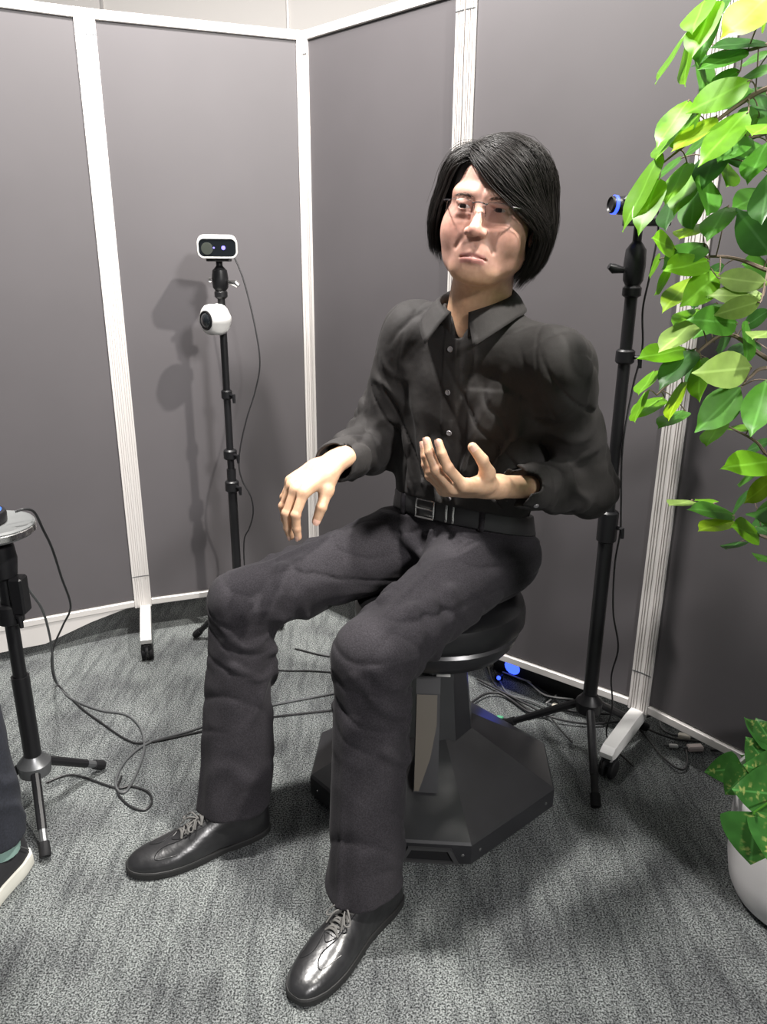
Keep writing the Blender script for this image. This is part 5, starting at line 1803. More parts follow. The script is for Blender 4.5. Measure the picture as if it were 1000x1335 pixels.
# ------------------------------------------------------------------ plants at the right
LEAVES = [
    ('lime', 0.413,1.120,1.501, -0.428,-0.572,-0.699, -0.671,-0.317,0.670, 0.105, 1.00, 0, 0.413,1.130,1.505),
    ('lime', 0.413,1.150,1.510, -0.464,-0.765,-0.447, -0.574,-0.125,0.809, 0.103, 1.00, 0, 0.416,1.130,1.506),
    ('lime', 0.396,1.160,1.475, -0.527,-0.434,-0.731, -0.816,0.019,0.578, 0.092, 1.00, 0, 0.410,1.130,1.504),
    ('lime', 0.397,1.150,1.472, -0.270,-0.657,-0.704, -0.960,0.126,0.251, 0.105, 1.00, 0, 0.410,1.130,1.504),
    ('mid', 0.434,1.170,1.498, -0.448,-0.591,-0.671, -0.754,-0.154,0.639, 0.094, 1.00, 0, 0.430,1.130,1.510),
    ('yellow', 0.438,1.020,1.478, -0.671,-0.517,-0.531, -0.018,-0.705,0.709, 0.103, 1.00, 1, 0.463,1.120,1.446),
    ('lime', 0.455,1.060,1.481, 0.401,0.872,-0.281, 0.839,-0.473,-0.270, 0.062, 1.00, 1, 0.463,1.120,1.446),
    ('dark', 0.486,1.120,1.454, -0.961,-0.277,-0.008, 0.132,-0.482,0.866, 0.083, 1.00, 1, 0.486,1.120,1.452),
    ('mid', 0.464,1.120,1.447, -0.885,-0.315,-0.342, -0.118,-0.559,0.821, 0.081, 1.00, 1, 0.463,1.120,1.446),
    ('dark', 0.443,1.140,1.451, -0.700,0.676,-0.230, -0.503,-0.239,0.831, 0.051, 1.00, 1, 0.442,1.130,1.448),
    ('mid', 0.465,1.050,1.408, -0.257,0.952,0.167, -0.625,-0.295,0.723, 0.061, 1.00, 2, 0.486,1.080,1.398),
    ('mid', 0.461,1.130,1.425, -0.585,0.740,-0.333, -0.810,-0.549,0.205, 0.055, 1.00, 1, 0.458,1.123,1.446),
    ('lime', 0.446,1.060,1.400, -0.898,-0.138,-0.418, -0.091,-0.870,0.484, 0.087, 1.00, 2, 0.470,1.090,1.390),
    ('lime', 0.389,1.100,1.385, -0.616,-0.485,-0.621, -0.407,-0.478,0.778, 0.086, 1.00, 2, 0.414,1.108,1.350),
    ('yellow', 0.418,1.080,1.363, -0.753,-0.403,-0.520, -0.354,-0.418,0.837, 0.085, 1.00, 2, 0.430,1.108,1.362),
    ('lime', 0.406,1.130,1.375, -0.457,-0.716,-0.528, -0.666,-0.118,0.736, 0.096, 1.00, 2, 0.422,1.110,1.356),
    ('lime', 0.445,1.050,1.364, -0.712,-0.350,-0.609, -0.290,-0.643,0.709, 0.093, 1.00, 2, 0.462,1.095,1.386),
    ('lime', 0.381,1.120,1.357, -0.472,-0.718,-0.512, -0.697,-0.051,0.715, 0.091, 1.00, 2, 0.400,1.104,1.340),
    ('lime', 0.357,1.090,1.321, -0.484,-0.275,-0.831, -0.804,-0.236,0.546, 0.112, 1.00, 2, 0.362,1.091,1.310),
    ('lime', 0.355,1.080,1.291, -0.454,-0.565,-0.688, -0.588,-0.390,0.708, 0.092, 1.00, 2, 0.358,1.090,1.308),
    ('mid', 0.475,1.120,1.348, -0.600,-0.685,-0.414, -0.136,-0.423,0.896, 0.096, 1.00, 3, 0.475,1.130,1.340),
    ('lime', 0.471,1.040,1.348, -0.576,-0.795,-0.190, 0.034,-0.255,0.966, 0.087, 1.00, 2, 0.478,1.085,1.394),
    ('dark', 0.445,1.130,1.331, -0.468,-0.764,-0.445, -0.368,-0.289,0.884, 0.100, 1.00, 3, 0.448,1.125,1.328),
    ('lime', 0.395,1.100,1.312, -0.471,-0.661,-0.584, -0.627,-0.215,0.749, 0.094, 1.00, 2, 0.383,1.099,1.327),
    ('lime', 0.418,1.130,1.306, -0.474,-0.671,-0.570, -0.516,-0.313,0.797, 0.099, 1.00, 3, 0.415,1.120,1.310),
    ('mid', 0.426,1.140,1.285, -0.353,-0.760,-0.546, -0.694,-0.179,0.698, 0.095, 1.00, 3, 0.410,1.120,1.306),
    ('mid', 0.424,1.100,1.297, -0.224,-0.806,-0.548, 0.455,-0.584,0.673, 0.097, 1.00, 3, 0.415,1.120,1.310),
    ('lime', 0.468,1.150,1.319, -0.268,-0.880,-0.392, 0.513,-0.474,0.716, 0.089, 1.00, 3, 0.464,1.129,1.335),
    ('mid', 0.449,1.080,1.257, -0.565,-0.750,-0.344, -0.363,-0.149,0.920, 0.095, 1.00, 4, 0.445,1.088,1.195),
    ('yellow', 0.424,1.100,1.236, -0.564,-0.803,-0.195, -0.166,-0.121,0.979, 0.097, 1.00, 4, 0.431,1.089,1.194),
    ('dark', 0.473,1.030,1.293, -0.366,-0.715,-0.595, -0.767,-0.131,0.628, 0.100, 1.00, 3, 0.437,1.123,1.323),
    ('dark', 0.505,1.060,1.198, -0.736,-0.357,0.575, 0.049,-0.875,-0.481, 0.085, 1.17, 4, 0.503,1.071,1.180),
    ('lime', 0.386,1.080,1.204, -0.633,-0.758,0.156, 0.748,-0.547,0.375, 0.081, 1.00, 4, 0.393,1.080,1.187),
    ('lime', 0.368,1.080,1.192, 0.064,0.944,-0.323, -0.968,0.138,0.210, 0.069, 1.00, 4, 0.393,1.080,1.187),
    ('mid', 0.433,1.100,1.211, -0.754,-0.619,-0.219, 0.081,-0.419,0.905, 0.096, 1.00, 4, 0.437,1.090,1.195),
    ('lime', 0.429,1.070,1.190, -0.810,-0.573,-0.125, 0.279,-0.563,0.778, 0.095, 1.00, 4, 0.426,1.088,1.193),
    ('lime', 0.385,1.080,1.180, -0.102,0.802,-0.589, -0.989,-0.018,0.146, 0.063, 1.00, 4, 0.393,1.080,1.187),
    ('yellow', 0.432,1.120,1.167, -0.671,-0.661,-0.335, -0.271,-0.201,0.941, 0.095, 1.00, 4, 0.437,1.090,1.195),
    ('lime', 0.445,1.070,1.174, -0.725,-0.497,-0.477, 0.213,-0.821,0.530, 0.085, 1.01, 4, 0.450,1.086,1.194),
    ('pale', 0.435,1.050,1.169, 0.940,-0.324,-0.102, -0.303,-0.936,0.182, 0.066, 1.00, 4, 0.420,1.086,1.192),
    ('pale', 0.473,1.000,1.142, -0.823,0.453,-0.342, -0.488,-0.873,0.018, 0.059, 1.02, 4, 0.508,1.070,1.178),
    ('pale', 0.494,1.040,1.147, -1.000,0.002,0.007, 0.003,-0.733,0.681, 0.073, 1.00, 4, 0.508,1.070,1.178),
    ('lime', 0.449,1.130,1.124, -0.659,-0.727,-0.191, -0.053,-0.209,0.977, 0.087, 1.00, 5, 0.458,1.086,1.082),
    ('mid', 0.470,1.050,1.110, -0.834,-0.533,0.145, 0.532,-0.703,0.472, 0.092, 1.00, 5, 0.477,1.080,1.093),
    ('pale', 0.424,1.070,1.115, -0.699,-0.605,-0.381, -0.252,-0.290,0.923, 0.099, 1.00, 5, 0.450,1.089,1.078),
    ('lime', 0.426,1.100,1.071, -0.865,-0.499,-0.039, 0.206,-0.425,0.881, 0.096, 1.00, 5, 0.436,1.094,1.061),
    ('dark', 0.433,1.090,1.072, -0.682,-0.638,-0.359, -0.257,-0.251,0.933, 0.099, 1.00, 5, 0.439,1.093,1.066),
    ('lime', 0.385,1.100,1.041, -0.514,-0.816,-0.264, -0.538,0.067,0.840, 0.084, 1.00, 5, 0.410,1.104,1.024),
    ('lime', 0.375,1.100,1.011, -0.445,-0.851,-0.279, -0.804,0.242,0.543, 0.093, 1.00, 5, 0.395,1.110,1.004),
    ('lime', 0.410,1.120,0.999, -0.749,-0.648,-0.139, -0.095,-0.103,0.990, 0.087, 1.00, 5, 0.398,1.109,1.008),
    ('yellow', 0.410,1.060,1.031, -0.440,-0.767,-0.467, -0.798,0.095,0.595, 0.087, 1.00, 5, 0.419,1.100,1.036),
    ('mid', 0.443,1.120,0.980, -0.674,-0.733,-0.093, -0.143,0.006,0.990, 0.090, 1.00, 5, 0.401,1.108,1.012),
    ('lime', 0.432,1.060,1.064, -0.368,-0.798,-0.478, -0.794,0.002,0.607, 0.087, 1.00, 5, 0.439,1.093,1.066),
    ('dark', 0.495,1.120,1.088, 0.085,0.914,-0.396, -0.978,0.153,0.143, 0.069, 1.00, 5, 0.490,1.080,1.085),
    ('mid', 0.498,1.080,1.110, -0.271,-0.810,-0.520, 0.697,-0.538,0.474, 0.088, 1.00, 5, 0.484,1.080,1.089),
    ('pale', 0.474,1.000,1.059, -0.860,-0.510,0.002, 0.500,-0.842,0.204, 0.098, 1.03, 6, 0.474,1.010,1.039),
    ('mid', 0.464,1.000,1.033, -0.723,-0.363,-0.588, -0.028,-0.835,0.550, 0.089, 1.08, 6, 0.464,1.000,1.033),
    ('lime', 0.472,1.060,0.976, -0.565,-0.801,-0.197, -0.431,0.084,0.899, 0.082, 1.00, 7, 0.483,1.060,0.969),
    ('lime', 0.519,1.070,0.961, -0.149,0.989,0.004, -0.261,-0.044,0.964, 0.060, 1.00, 7, 0.503,1.048,0.959),
    ('mid', 0.487,0.980,1.046, -0.417,-0.634,-0.651, -0.463,-0.468,0.753, 0.092, 1.00, 6, 0.467,1.002,1.035),
    ('pale', 0.517,1.050,1.100, -0.613,-0.789,0.034, 0.060,-0.003,0.998, 0.094, 1.00, 5, 0.504,1.080,1.077),
    ('lime', 0.523,1.000,0.933, -0.842,-0.521,0.140, 0.401,-0.429,0.810, 0.101, 1.00, 7, 0.530,1.010,0.934),
    ('mid', 0.530,1.050,0.906, -0.008,0.855,-0.519, -0.812,0.297,0.502, 0.067, 1.00, 7, 0.522,1.025,0.943),
    ('yellow', 0.520,0.980,0.918, -0.328,0.588,-0.740, -0.935,-0.315,0.164, 0.066, 1.00, 7, 0.530,1.010,0.934),
    ('mid', 0.550,1.040,0.870, -0.534,-0.836,-0.125, -0.524,0.212,0.825, 0.078, 1.00, 7, 0.570,1.014,0.916),
    ('yellow', 0.510,1.060,0.831, -0.788,-0.615,0.040, 0.048,0.003,0.999, 0.093, 1.00, 8, 0.511,1.070,0.826),
    ('lime', 0.542,1.040,0.814, -0.698,-0.606,0.381, 0.691,-0.432,0.580, 0.093, 1.00, 8, 0.540,1.060,0.812),
    ('mid', 0.521,1.080,0.831, -0.856,-0.398,0.330, 0.437,-0.217,0.873, 0.095, 1.00, 8, 0.511,1.070,0.826),
    ('lime', 0.500,1.100,0.844, -0.106,0.975,-0.195, -0.065,0.189,0.980, 0.063, 1.00, 8, 0.487,1.088,0.837),
    ('pale', 0.474,1.120,0.840, -0.669,-0.714,0.208, 0.119,0.173,0.978, 0.092, 1.00, 8, 0.465,1.110,0.841),
    ('dark', 0.550,1.070,0.817, -0.101,-0.965,0.243, -0.320,0.263,0.910, 0.063, 1.00, 8, 0.546,1.060,0.809),
    ('dark', 0.547,1.100,0.782, -0.617,-0.770,0.164, -0.130,0.305,0.944, 0.084, 1.00, 8, 0.558,1.060,0.805),
    ('mid', 0.570,1.050,0.775, -0.577,-0.755,0.311, 0.328,0.135,0.935, 0.088, 1.00, 8, 0.576,1.060,0.798),
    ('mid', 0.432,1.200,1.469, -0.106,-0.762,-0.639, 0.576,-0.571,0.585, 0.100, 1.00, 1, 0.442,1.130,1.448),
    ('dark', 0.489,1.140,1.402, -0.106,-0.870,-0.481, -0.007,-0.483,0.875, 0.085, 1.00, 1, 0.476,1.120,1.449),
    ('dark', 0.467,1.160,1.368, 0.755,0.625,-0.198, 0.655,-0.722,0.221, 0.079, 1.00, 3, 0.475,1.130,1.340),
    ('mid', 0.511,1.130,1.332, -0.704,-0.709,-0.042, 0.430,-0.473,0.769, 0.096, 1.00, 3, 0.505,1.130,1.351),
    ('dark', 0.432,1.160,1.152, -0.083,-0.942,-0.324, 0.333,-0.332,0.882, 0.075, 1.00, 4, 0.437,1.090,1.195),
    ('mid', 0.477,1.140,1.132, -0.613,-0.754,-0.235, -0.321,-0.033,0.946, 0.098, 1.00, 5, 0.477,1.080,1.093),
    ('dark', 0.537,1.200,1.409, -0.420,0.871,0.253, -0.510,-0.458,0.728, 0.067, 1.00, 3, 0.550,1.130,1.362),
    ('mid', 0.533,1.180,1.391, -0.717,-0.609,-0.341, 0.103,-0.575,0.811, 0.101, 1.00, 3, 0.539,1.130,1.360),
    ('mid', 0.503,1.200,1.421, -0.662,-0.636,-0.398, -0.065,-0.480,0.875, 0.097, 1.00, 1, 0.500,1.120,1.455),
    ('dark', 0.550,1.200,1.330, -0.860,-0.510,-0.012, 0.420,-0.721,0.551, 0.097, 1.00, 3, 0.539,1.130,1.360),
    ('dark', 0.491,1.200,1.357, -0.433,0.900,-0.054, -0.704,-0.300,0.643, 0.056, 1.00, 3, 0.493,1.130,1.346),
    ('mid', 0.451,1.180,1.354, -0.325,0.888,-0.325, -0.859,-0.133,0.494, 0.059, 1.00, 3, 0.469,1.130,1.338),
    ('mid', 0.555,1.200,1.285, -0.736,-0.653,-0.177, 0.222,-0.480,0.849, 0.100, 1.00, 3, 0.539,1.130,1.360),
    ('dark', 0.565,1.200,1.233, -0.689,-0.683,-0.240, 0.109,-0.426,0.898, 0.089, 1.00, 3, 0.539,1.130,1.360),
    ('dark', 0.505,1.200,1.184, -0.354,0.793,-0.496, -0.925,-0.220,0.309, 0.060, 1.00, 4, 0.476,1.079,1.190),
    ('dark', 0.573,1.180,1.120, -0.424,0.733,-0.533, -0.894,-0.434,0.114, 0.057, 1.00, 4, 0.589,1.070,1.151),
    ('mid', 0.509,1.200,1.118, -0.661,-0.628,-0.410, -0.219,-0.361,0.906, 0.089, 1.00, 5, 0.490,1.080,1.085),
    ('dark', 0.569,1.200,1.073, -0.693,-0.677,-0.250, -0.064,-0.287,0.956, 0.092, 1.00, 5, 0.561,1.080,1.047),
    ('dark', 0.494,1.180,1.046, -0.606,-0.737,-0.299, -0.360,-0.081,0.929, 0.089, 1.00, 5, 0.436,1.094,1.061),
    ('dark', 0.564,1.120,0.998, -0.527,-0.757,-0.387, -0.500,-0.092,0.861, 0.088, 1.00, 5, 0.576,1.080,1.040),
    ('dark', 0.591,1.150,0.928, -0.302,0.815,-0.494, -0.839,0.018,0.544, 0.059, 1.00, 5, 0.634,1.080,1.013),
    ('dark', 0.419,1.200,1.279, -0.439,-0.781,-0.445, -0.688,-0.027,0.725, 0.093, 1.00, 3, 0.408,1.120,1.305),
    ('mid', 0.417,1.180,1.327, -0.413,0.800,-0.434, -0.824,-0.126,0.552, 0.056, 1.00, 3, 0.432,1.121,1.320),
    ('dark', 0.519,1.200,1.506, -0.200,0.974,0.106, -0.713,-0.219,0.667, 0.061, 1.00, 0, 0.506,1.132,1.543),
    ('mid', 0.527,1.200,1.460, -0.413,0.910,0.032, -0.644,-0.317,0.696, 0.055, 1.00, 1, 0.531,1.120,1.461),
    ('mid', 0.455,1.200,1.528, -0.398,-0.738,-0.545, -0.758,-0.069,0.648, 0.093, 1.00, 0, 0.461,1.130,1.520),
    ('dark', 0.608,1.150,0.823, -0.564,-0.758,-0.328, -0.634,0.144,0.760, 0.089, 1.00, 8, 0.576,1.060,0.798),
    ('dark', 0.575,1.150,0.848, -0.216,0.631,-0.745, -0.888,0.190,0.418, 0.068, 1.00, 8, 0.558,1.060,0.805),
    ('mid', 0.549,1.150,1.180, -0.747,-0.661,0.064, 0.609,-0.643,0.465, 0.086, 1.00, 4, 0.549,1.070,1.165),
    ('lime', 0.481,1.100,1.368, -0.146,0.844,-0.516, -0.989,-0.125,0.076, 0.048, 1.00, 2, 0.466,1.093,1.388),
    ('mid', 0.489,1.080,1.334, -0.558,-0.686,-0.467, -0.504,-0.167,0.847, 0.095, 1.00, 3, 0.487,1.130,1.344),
]
CANOPY = [
    (0.84,0.83,1.70, 0.03,-0.98,-0.22, 0.34,-0.19,0.92),
    (0.89,0.82,1.79, -0.15,0.84,-0.53, -0.99,-0.11,0.11),
    (0.90,1.09,1.87, -0.38,-0.89,-0.25, 0.05,-0.29,0.96),
    (1.03,0.92,1.88, 0.25,-0.91,-0.32, 0.03,-0.33,0.94),
    (0.86,0.83,1.94, -0.94,-0.23,0.25, 0.28,-0.94,0.20),
    (0.83,1.17,1.40, -0.12,-0.70,-0.71, -0.25,-0.67,0.70),
    (0.89,1.09,1.53, -0.97,-0.24,-0.00, 0.24,-0.97,0.05),
    (1.12,0.89,1.74, -0.87,-0.45,-0.20, 0.43,-0.89,0.13),
    (0.87,1.17,1.44, -0.88,-0.44,-0.18, -0.06,-0.29,0.96),
    (0.76,0.96,1.95, 0.80,0.43,-0.42, 0.48,-0.88,0.01),
    (0.92,0.98,1.73, -0.63,-0.71,-0.32, 0.14,-0.51,0.85),
    (0.81,1.16,1.82, -0.47,-0.67,-0.57, -0.86,0.23,0.45),
    (0.99,0.89,1.58, 0.78,0.57,-0.26, -0.14,0.57,0.81),
    (0.83,0.90,1.70, 0.80,0.58,-0.11, -0.08,0.29,0.95),
    (1.00,0.83,1.63, 0.46,-0.89,-0.04, 0.65,0.31,0.69),
    (0.79,0.97,1.91, -0.34,-0.94,0.04, 0.92,-0.33,0.21),
    (0.77,1.20,1.76, -0.90,-0.39,-0.19, -0.12,-0.20,0.97),
    (0.93,0.97,1.33, -0.94,-0.05,-0.34, -0.19,0.90,0.39),
    (0.97,0.86,1.48, 0.05,-0.90,-0.44, -0.70,-0.34,0.62),
    (1.06,0.82,1.84, -0.22,0.96,-0.15, -0.77,-0.08,0.64),
    (0.72,1.12,1.81, -0.88,0.30,-0.37, 0.28,0.95,0.10),
    (0.98,1.06,1.77, -0.13,-0.46,-0.88, -0.53,-0.71,0.46),
    (1.05,0.88,1.99, -0.95,-0.04,-0.31, -0.23,-0.56,0.80),
    (0.94,0.90,1.53, -0.80,-0.54,-0.24, -0.59,0.75,0.28),
    (0.90,0.98,1.43, -0.31,-0.33,-0.89, -0.94,-0.03,0.34),
    (0.82,1.10,1.52, 0.53,0.85,-0.02, -0.51,0.34,0.79),
    (0.91,0.95,1.90, -0.50,0.06,-0.86, -0.36,0.89,0.28),
    (1.06,0.83,1.65, 0.73,-0.65,-0.20, -0.05,-0.34,0.94),
    (0.97,0.92,1.63, -0.61,-0.60,-0.51, -0.57,-0.11,0.81),
    (0.82,0.98,1.72, 0.06,-0.96,-0.28, 1.00,0.03,0.09),
    (0.84,0.89,1.86, -0.92,0.27,-0.27, -0.16,0.38,0.91),
    (1.03,0.80,1.61, -0.37,-0.82,-0.44, -0.45,-0.26,0.86),
    (0.75,1.05,1.72, 0.91,0.41,0.05, -0.25,0.46,0.85),
    (1.00,1.02,1.45, 0.77,0.45,-0.45, 0.15,0.56,0.82),
    (1.02,1.03,1.33, 0.06,-0.97,0.24, 0.77,0.20,0.60),
    (0.83,1.06,1.73, -0.43,-0.90,0.13, -0.58,0.38,0.72),
    (0.88,1.10,2.15, 0.31,-0.43,-0.85, 0.43,-0.73,0.53),
    (1.02,0.96,2.07, 0.83,-0.53,-0.16, 0.36,0.30,0.88),
    (0.79,0.85,1.62, -0.66,0.62,-0.43, -0.73,-0.37,0.57),
    (0.83,1.08,1.99, -0.44,0.86,-0.25, -0.90,-0.43,0.11),
    (1.06,0.97,2.08, -0.07,0.93,-0.36, -0.63,0.24,0.74),
    (0.82,1.00,1.52, -0.05,-1.00,0.06, -0.54,0.08,0.84),
    (0.88,1.04,1.40, 0.88,-0.47,-0.07, 0.26,0.36,0.90),
    (0.82,1.11,2.05, 0.58,-0.68,-0.45, 0.22,-0.40,0.89),
    (1.06,0.80,1.76, 0.38,-0.93,0.01, -0.80,-0.32,0.50),
    (0.87,0.90,2.07, -0.21,0.94,-0.28, 0.06,0.30,0.95),
    (0.79,1.10,1.43, -0.97,0.25,-0.03, -0.25,-0.93,0.28),
    (1.08,0.90,1.45, -0.87,0.49,-0.04, -0.01,0.05,1.00),
    (0.95,1.09,1.63, -0.95,0.26,-0.16, -0.24,-0.30,0.92),
    (0.86,1.03,1.38, 0.92,0.15,-0.35, 0.36,-0.65,0.67),
    (1.06,0.82,1.92, 0.72,-0.53,-0.46, 0.63,0.78,0.08),
    (0.86,0.95,1.64, -0.97,-0.03,-0.25, -0.24,-0.16,0.96),
    (0.78,1.23,1.60, -0.08,0.73,-0.68, 0.03,0.69,0.73),
    (1.01,0.89,1.65, -0.57,-0.74,-0.34, -0.33,-0.17,0.93),
    (1.05,0.80,1.83, 0.99,0.16,-0.04, 0.16,-0.96,0.21),
    (0.85,1.07,1.84, 0.34,0.17,-0.92, 0.69,-0.71,0.12),
    (0.85,1.25,1.45, -1.00,-0.07,0.06, 0.07,-0.99,0.10),
    (0.85,1.12,1.65, -0.70,0.63,-0.34, -0.70,-0.50,0.51),
    (0.72,0.99,1.87, -0.43,0.89,-0.18, 0.86,0.46,0.21),
    (0.92,1.10,1.44, 0.90,-0.41,0.15, -0.44,-0.83,0.34),
    (0.90,1.07,1.87, -0.24,0.11,-0.97, -0.97,-0.02,0.24),
    (0.88,1.05,1.56, 0.01,-0.98,-0.18, -1.00,-0.02,0.04),
    (1.05,0.93,1.88, -0.99,-0.16,0.02, -0.13,0.88,0.46),
    (0.98,0.95,1.92, -0.45,-0.81,-0.38, -0.89,0.42,0.18),
    (0.90,0.95,1.79, 0.06,1.00,0.06, -1.00,0.06,0.07),
    (1.04,0.91,1.42, 0.11,-0.85,-0.51, 0.98,0.01,0.19),
    (0.89,0.99,1.63, -0.92,-0.08,-0.38, -0.14,-0.84,0.52),
    (1.04,0.79,1.70, 0.98,0.19,-0.11, -0.03,0.61,0.79),
    (0.93,1.07,1.32, 0.41,-0.89,-0.22, 0.79,0.22,0.56),
    (0.87,1.14,2.10, 0.02,-0.99,-0.11, -0.46,-0.11,0.88),
    (0.96,1.06,1.31, -0.90,-0.08,-0.44, -0.44,0.34,0.83),
    (1.02,0.88,1.71, -0.92,0.18,-0.34, 0.08,0.95,0.29),
    (0.95,0.93,1.84, 0.23,-0.84,-0.50, 0.80,-0.13,0.59),
    (1.02,1.03,1.70, -0.61,-0.72,-0.33, -0.47,-0.00,0.88),
    (0.85,1.15,1.96, -0.98,-0.02,-0.22, -0.12,-0.78,0.61),
    (0.91,1.17,1.96, -0.39,-0.58,-0.72, -0.25,-0.69,0.68),
    (0.78,1.08,1.77, -0.97,0.12,-0.22, 0.11,0.99,0.08),
    (0.75,1.09,1.58, 0.65,0.41,-0.64, 0.16,0.76,0.64),
    (1.00,0.87,1.49, 0.65,-0.59,-0.48, 0.11,-0.55,0.82),
    (0.94,0.98,1.67, 0.76,0.59,0.27, -0.65,0.72,0.24),
    (0.77,0.87,1.63, -0.42,0.91,0.00, -0.72,-0.33,0.61),
    (0.79,1.21,1.63, -0.52,0.71,-0.48, -0.57,0.13,0.81),
    (0.92,0.88,1.43, 0.91,-0.42,0.00, -0.08,-0.16,0.98),
    (1.05,0.84,1.60, -0.05,1.00,0.06, 0.64,-0.01,0.77),
    (0.90,1.18,1.46, -0.50,0.15,-0.85, -0.79,-0.48,0.38),
    (0.86,1.00,1.43, -0.50,-0.14,-0.86, -0.83,0.38,0.42),
    (0.78,1.18,1.69, -0.80,-0.50,-0.33, -0.53,0.32,0.79),
    (0.89,1.00,1.29, -0.77,-0.40,-0.49, -0.63,0.56,0.53),
    (0.78,1.11,1.69, -0.42,0.67,-0.61, -0.88,-0.48,0.07),
    (0.88,0.97,1.55, 0.57,0.19,-0.80, 0.11,0.95,0.30),
    (0.75,1.16,1.91, 0.45,0.89,-0.13, -0.84,0.46,0.30),
    (0.96,0.85,1.39, -0.26,0.89,0.38, 0.71,-0.09,0.69),
    (1.06,0.97,1.92, 0.38,-0.17,-0.91, 0.92,0.09,0.37),
    (0.91,1.01,1.92, -0.97,-0.09,-0.21, -0.16,0.92,0.35),
    (0.84,1.13,1.90, 0.90,0.44,-0.04, -0.38,0.81,0.44),
    (0.72,0.98,1.68, -0.41,-0.85,-0.34, 0.67,-0.53,0.52),
    (0.82,0.84,1.53, 0.98,-0.16,-0.09, -0.12,-0.93,0.35),
    (0.77,1.13,1.50, 0.79,0.44,0.43, -0.50,0.87,0.04),
    (0.85,0.83,1.97, -0.44,0.88,-0.19, 0.73,0.47,0.50),
    (0.85,0.93,1.59, 0.53,-0.70,-0.47, 0.84,0.36,0.40),
    (0.99,0.93,1.39, 0.86,-0.49,-0.13, -0.32,-0.72,0.61),
    (0.91,0.90,1.80, -0.47,-0.66,-0.59, -0.65,-0.20,0.74),
    (0.86,0.85,1.82, -0.66,-0.68,-0.32, -0.12,-0.32,0.94),
    (1.07,0.96,2.12, -0.23,-0.76,-0.61, 0.13,-0.64,0.76),
    (0.90,1.03,1.29, -0.95,-0.01,-0.30, -0.30,0.21,0.93),
    (0.79,1.26,1.83, -0.61,-0.79,0.02, -0.00,0.03,1.00),
    (0.81,1.05,2.00, -0.90,0.29,-0.33, 0.10,0.87,0.48),
    (0.98,0.93,2.07, 0.50,-0.09,-0.86, 0.86,-0.04,0.51),
    (1.06,0.98,1.58, -0.95,0.30,0.08, 0.30,0.80,0.52),
    (0.79,0.96,1.81, 0.06,-0.92,-0.38, 0.40,-0.33,0.86),
    (1.04,1.01,1.57, -0.71,-0.63,-0.33, 0.36,-0.72,0.60),
    (0.79,0.99,1.74, -0.07,0.97,-0.22, 1.00,0.08,0.03),
    (0.91,1.04,2.05, -0.81,-0.41,-0.41, -0.58,0.56,0.60),
    (0.83,1.08,2.09, -0.82,0.10,-0.56, -0.53,0.21,0.82),
    (1.01,0.86,1.59, 0.03,-0.55,-0.84, -0.05,-0.84,0.55),
    (0.99,0.91,1.95, -0.86,-0.29,-0.41, -0.19,-0.57,0.80),
    (0.87,1.08,1.57, -0.54,-0.84,0.01, -0.66,0.43,0.62),
    (0.97,1.04,1.73, 0.72,-0.12,-0.68, 0.69,-0.01,0.73),
    (0.81,1.15,2.01, -0.30,0.93,-0.20, -0.13,0.17,0.98),
    (1.00,0.82,1.52, 0.52,-0.80,-0.30, 0.79,0.32,0.52),
    (0.94,0.89,1.83, -0.24,-0.71,-0.66, -0.97,0.13,0.20),
    (0.72,1.14,1.73, -0.05,-0.25,-0.97, 0.86,-0.51,0.09),
    (0.97,1.08,1.74, -1.00,0.09,-0.02, 0.06,0.87,0.48),
    (0.87,1.16,1.66, 0.45,-0.87,-0.19, 0.20,-0.10,0.97),
    (1.05,0.82,1.57, -0.96,-0.07,-0.26, -0.14,0.96,0.25),
    (1.13,0.88,1.86, -0.98,0.18,-0.04, 0.02,0.32,0.95),
    (0.84,1.17,1.51, -0.90,0.31,-0.30, -0.42,-0.79,0.45),
    (1.07,0.87,1.47, -0.69,0.72,-0.08, 0.54,0.58,0.62),
    (0.83,1.23,1.69, 0.67,0.72,-0.19, -0.34,0.53,0.78),
    (0.98,0.81,1.66, 0.14,0.48,-0.87, 0.68,0.59,0.43),
    (0.92,0.90,2.01, -0.21,-0.97,-0.14, 0.26,-0.19,0.95),
    (1.10,0.84,1.85, 0.52,0.77,0.36, 0.61,-0.63,0.48),
    (0.85,0.98,1.44, 0.84,0.50,-0.19, -0.51,0.86,0.04),
    (1.04,0.93,1.38, 0.78,-0.37,-0.51, 0.63,0.44,0.64),
    (0.94,1.08,1.68, 0.41,0.22,-0.88, 0.75,-0.63,0.19),
    (0.98,0.93,1.34, -0.64,-0.72,0.27, -0.59,0.69,0.43),
    (0.85,1.19,1.39, -0.99,-0.12,-0.08, 0.10,-0.97,0.24),
    (0.81,0.98,1.67, 0.95,0.01,-0.31, 0.16,0.84,0.51),
    (0.82,1.16,1.87, -0.77,-0.63,-0.09, -0.63,0.77,0.08),
    (0.94,1.06,2.16, -0.02,-0.99,-0.15, 0.59,-0.13,0.80),
    (0.87,1.13,1.43, 0.12,0.99,-0.09, -0.90,0.15,0.42),
    (0.97,0.95,2.08, 0.49,-0.82,-0.30, -0.71,-0.58,0.41),
    (0.82,0.85,1.55, -0.84,0.51,-0.16, -0.04,0.24,0.97),
    (0.91,0.90,1.42, -0.29,-0.63,-0.72, -0.95,0.13,0.27),
    (0.85,1.11,1.33, 0.01,0.87,-0.50, 0.20,0.49,0.85),
    (0.88,0.84,1.91, 0.11,0.64,-0.76, -0.25,0.76,0.60),
    (0.78,0.98,2.06, 0.93,0.25,-0.27, 0.33,-0.27,0.90),
    (0.81,1.08,1.94, -0.21,-0.98,-0.04, -0.41,0.05,0.91),
    (0.87,1.12,1.69, -0.99,-0.06,-0.13, -0.12,0.83,0.55),
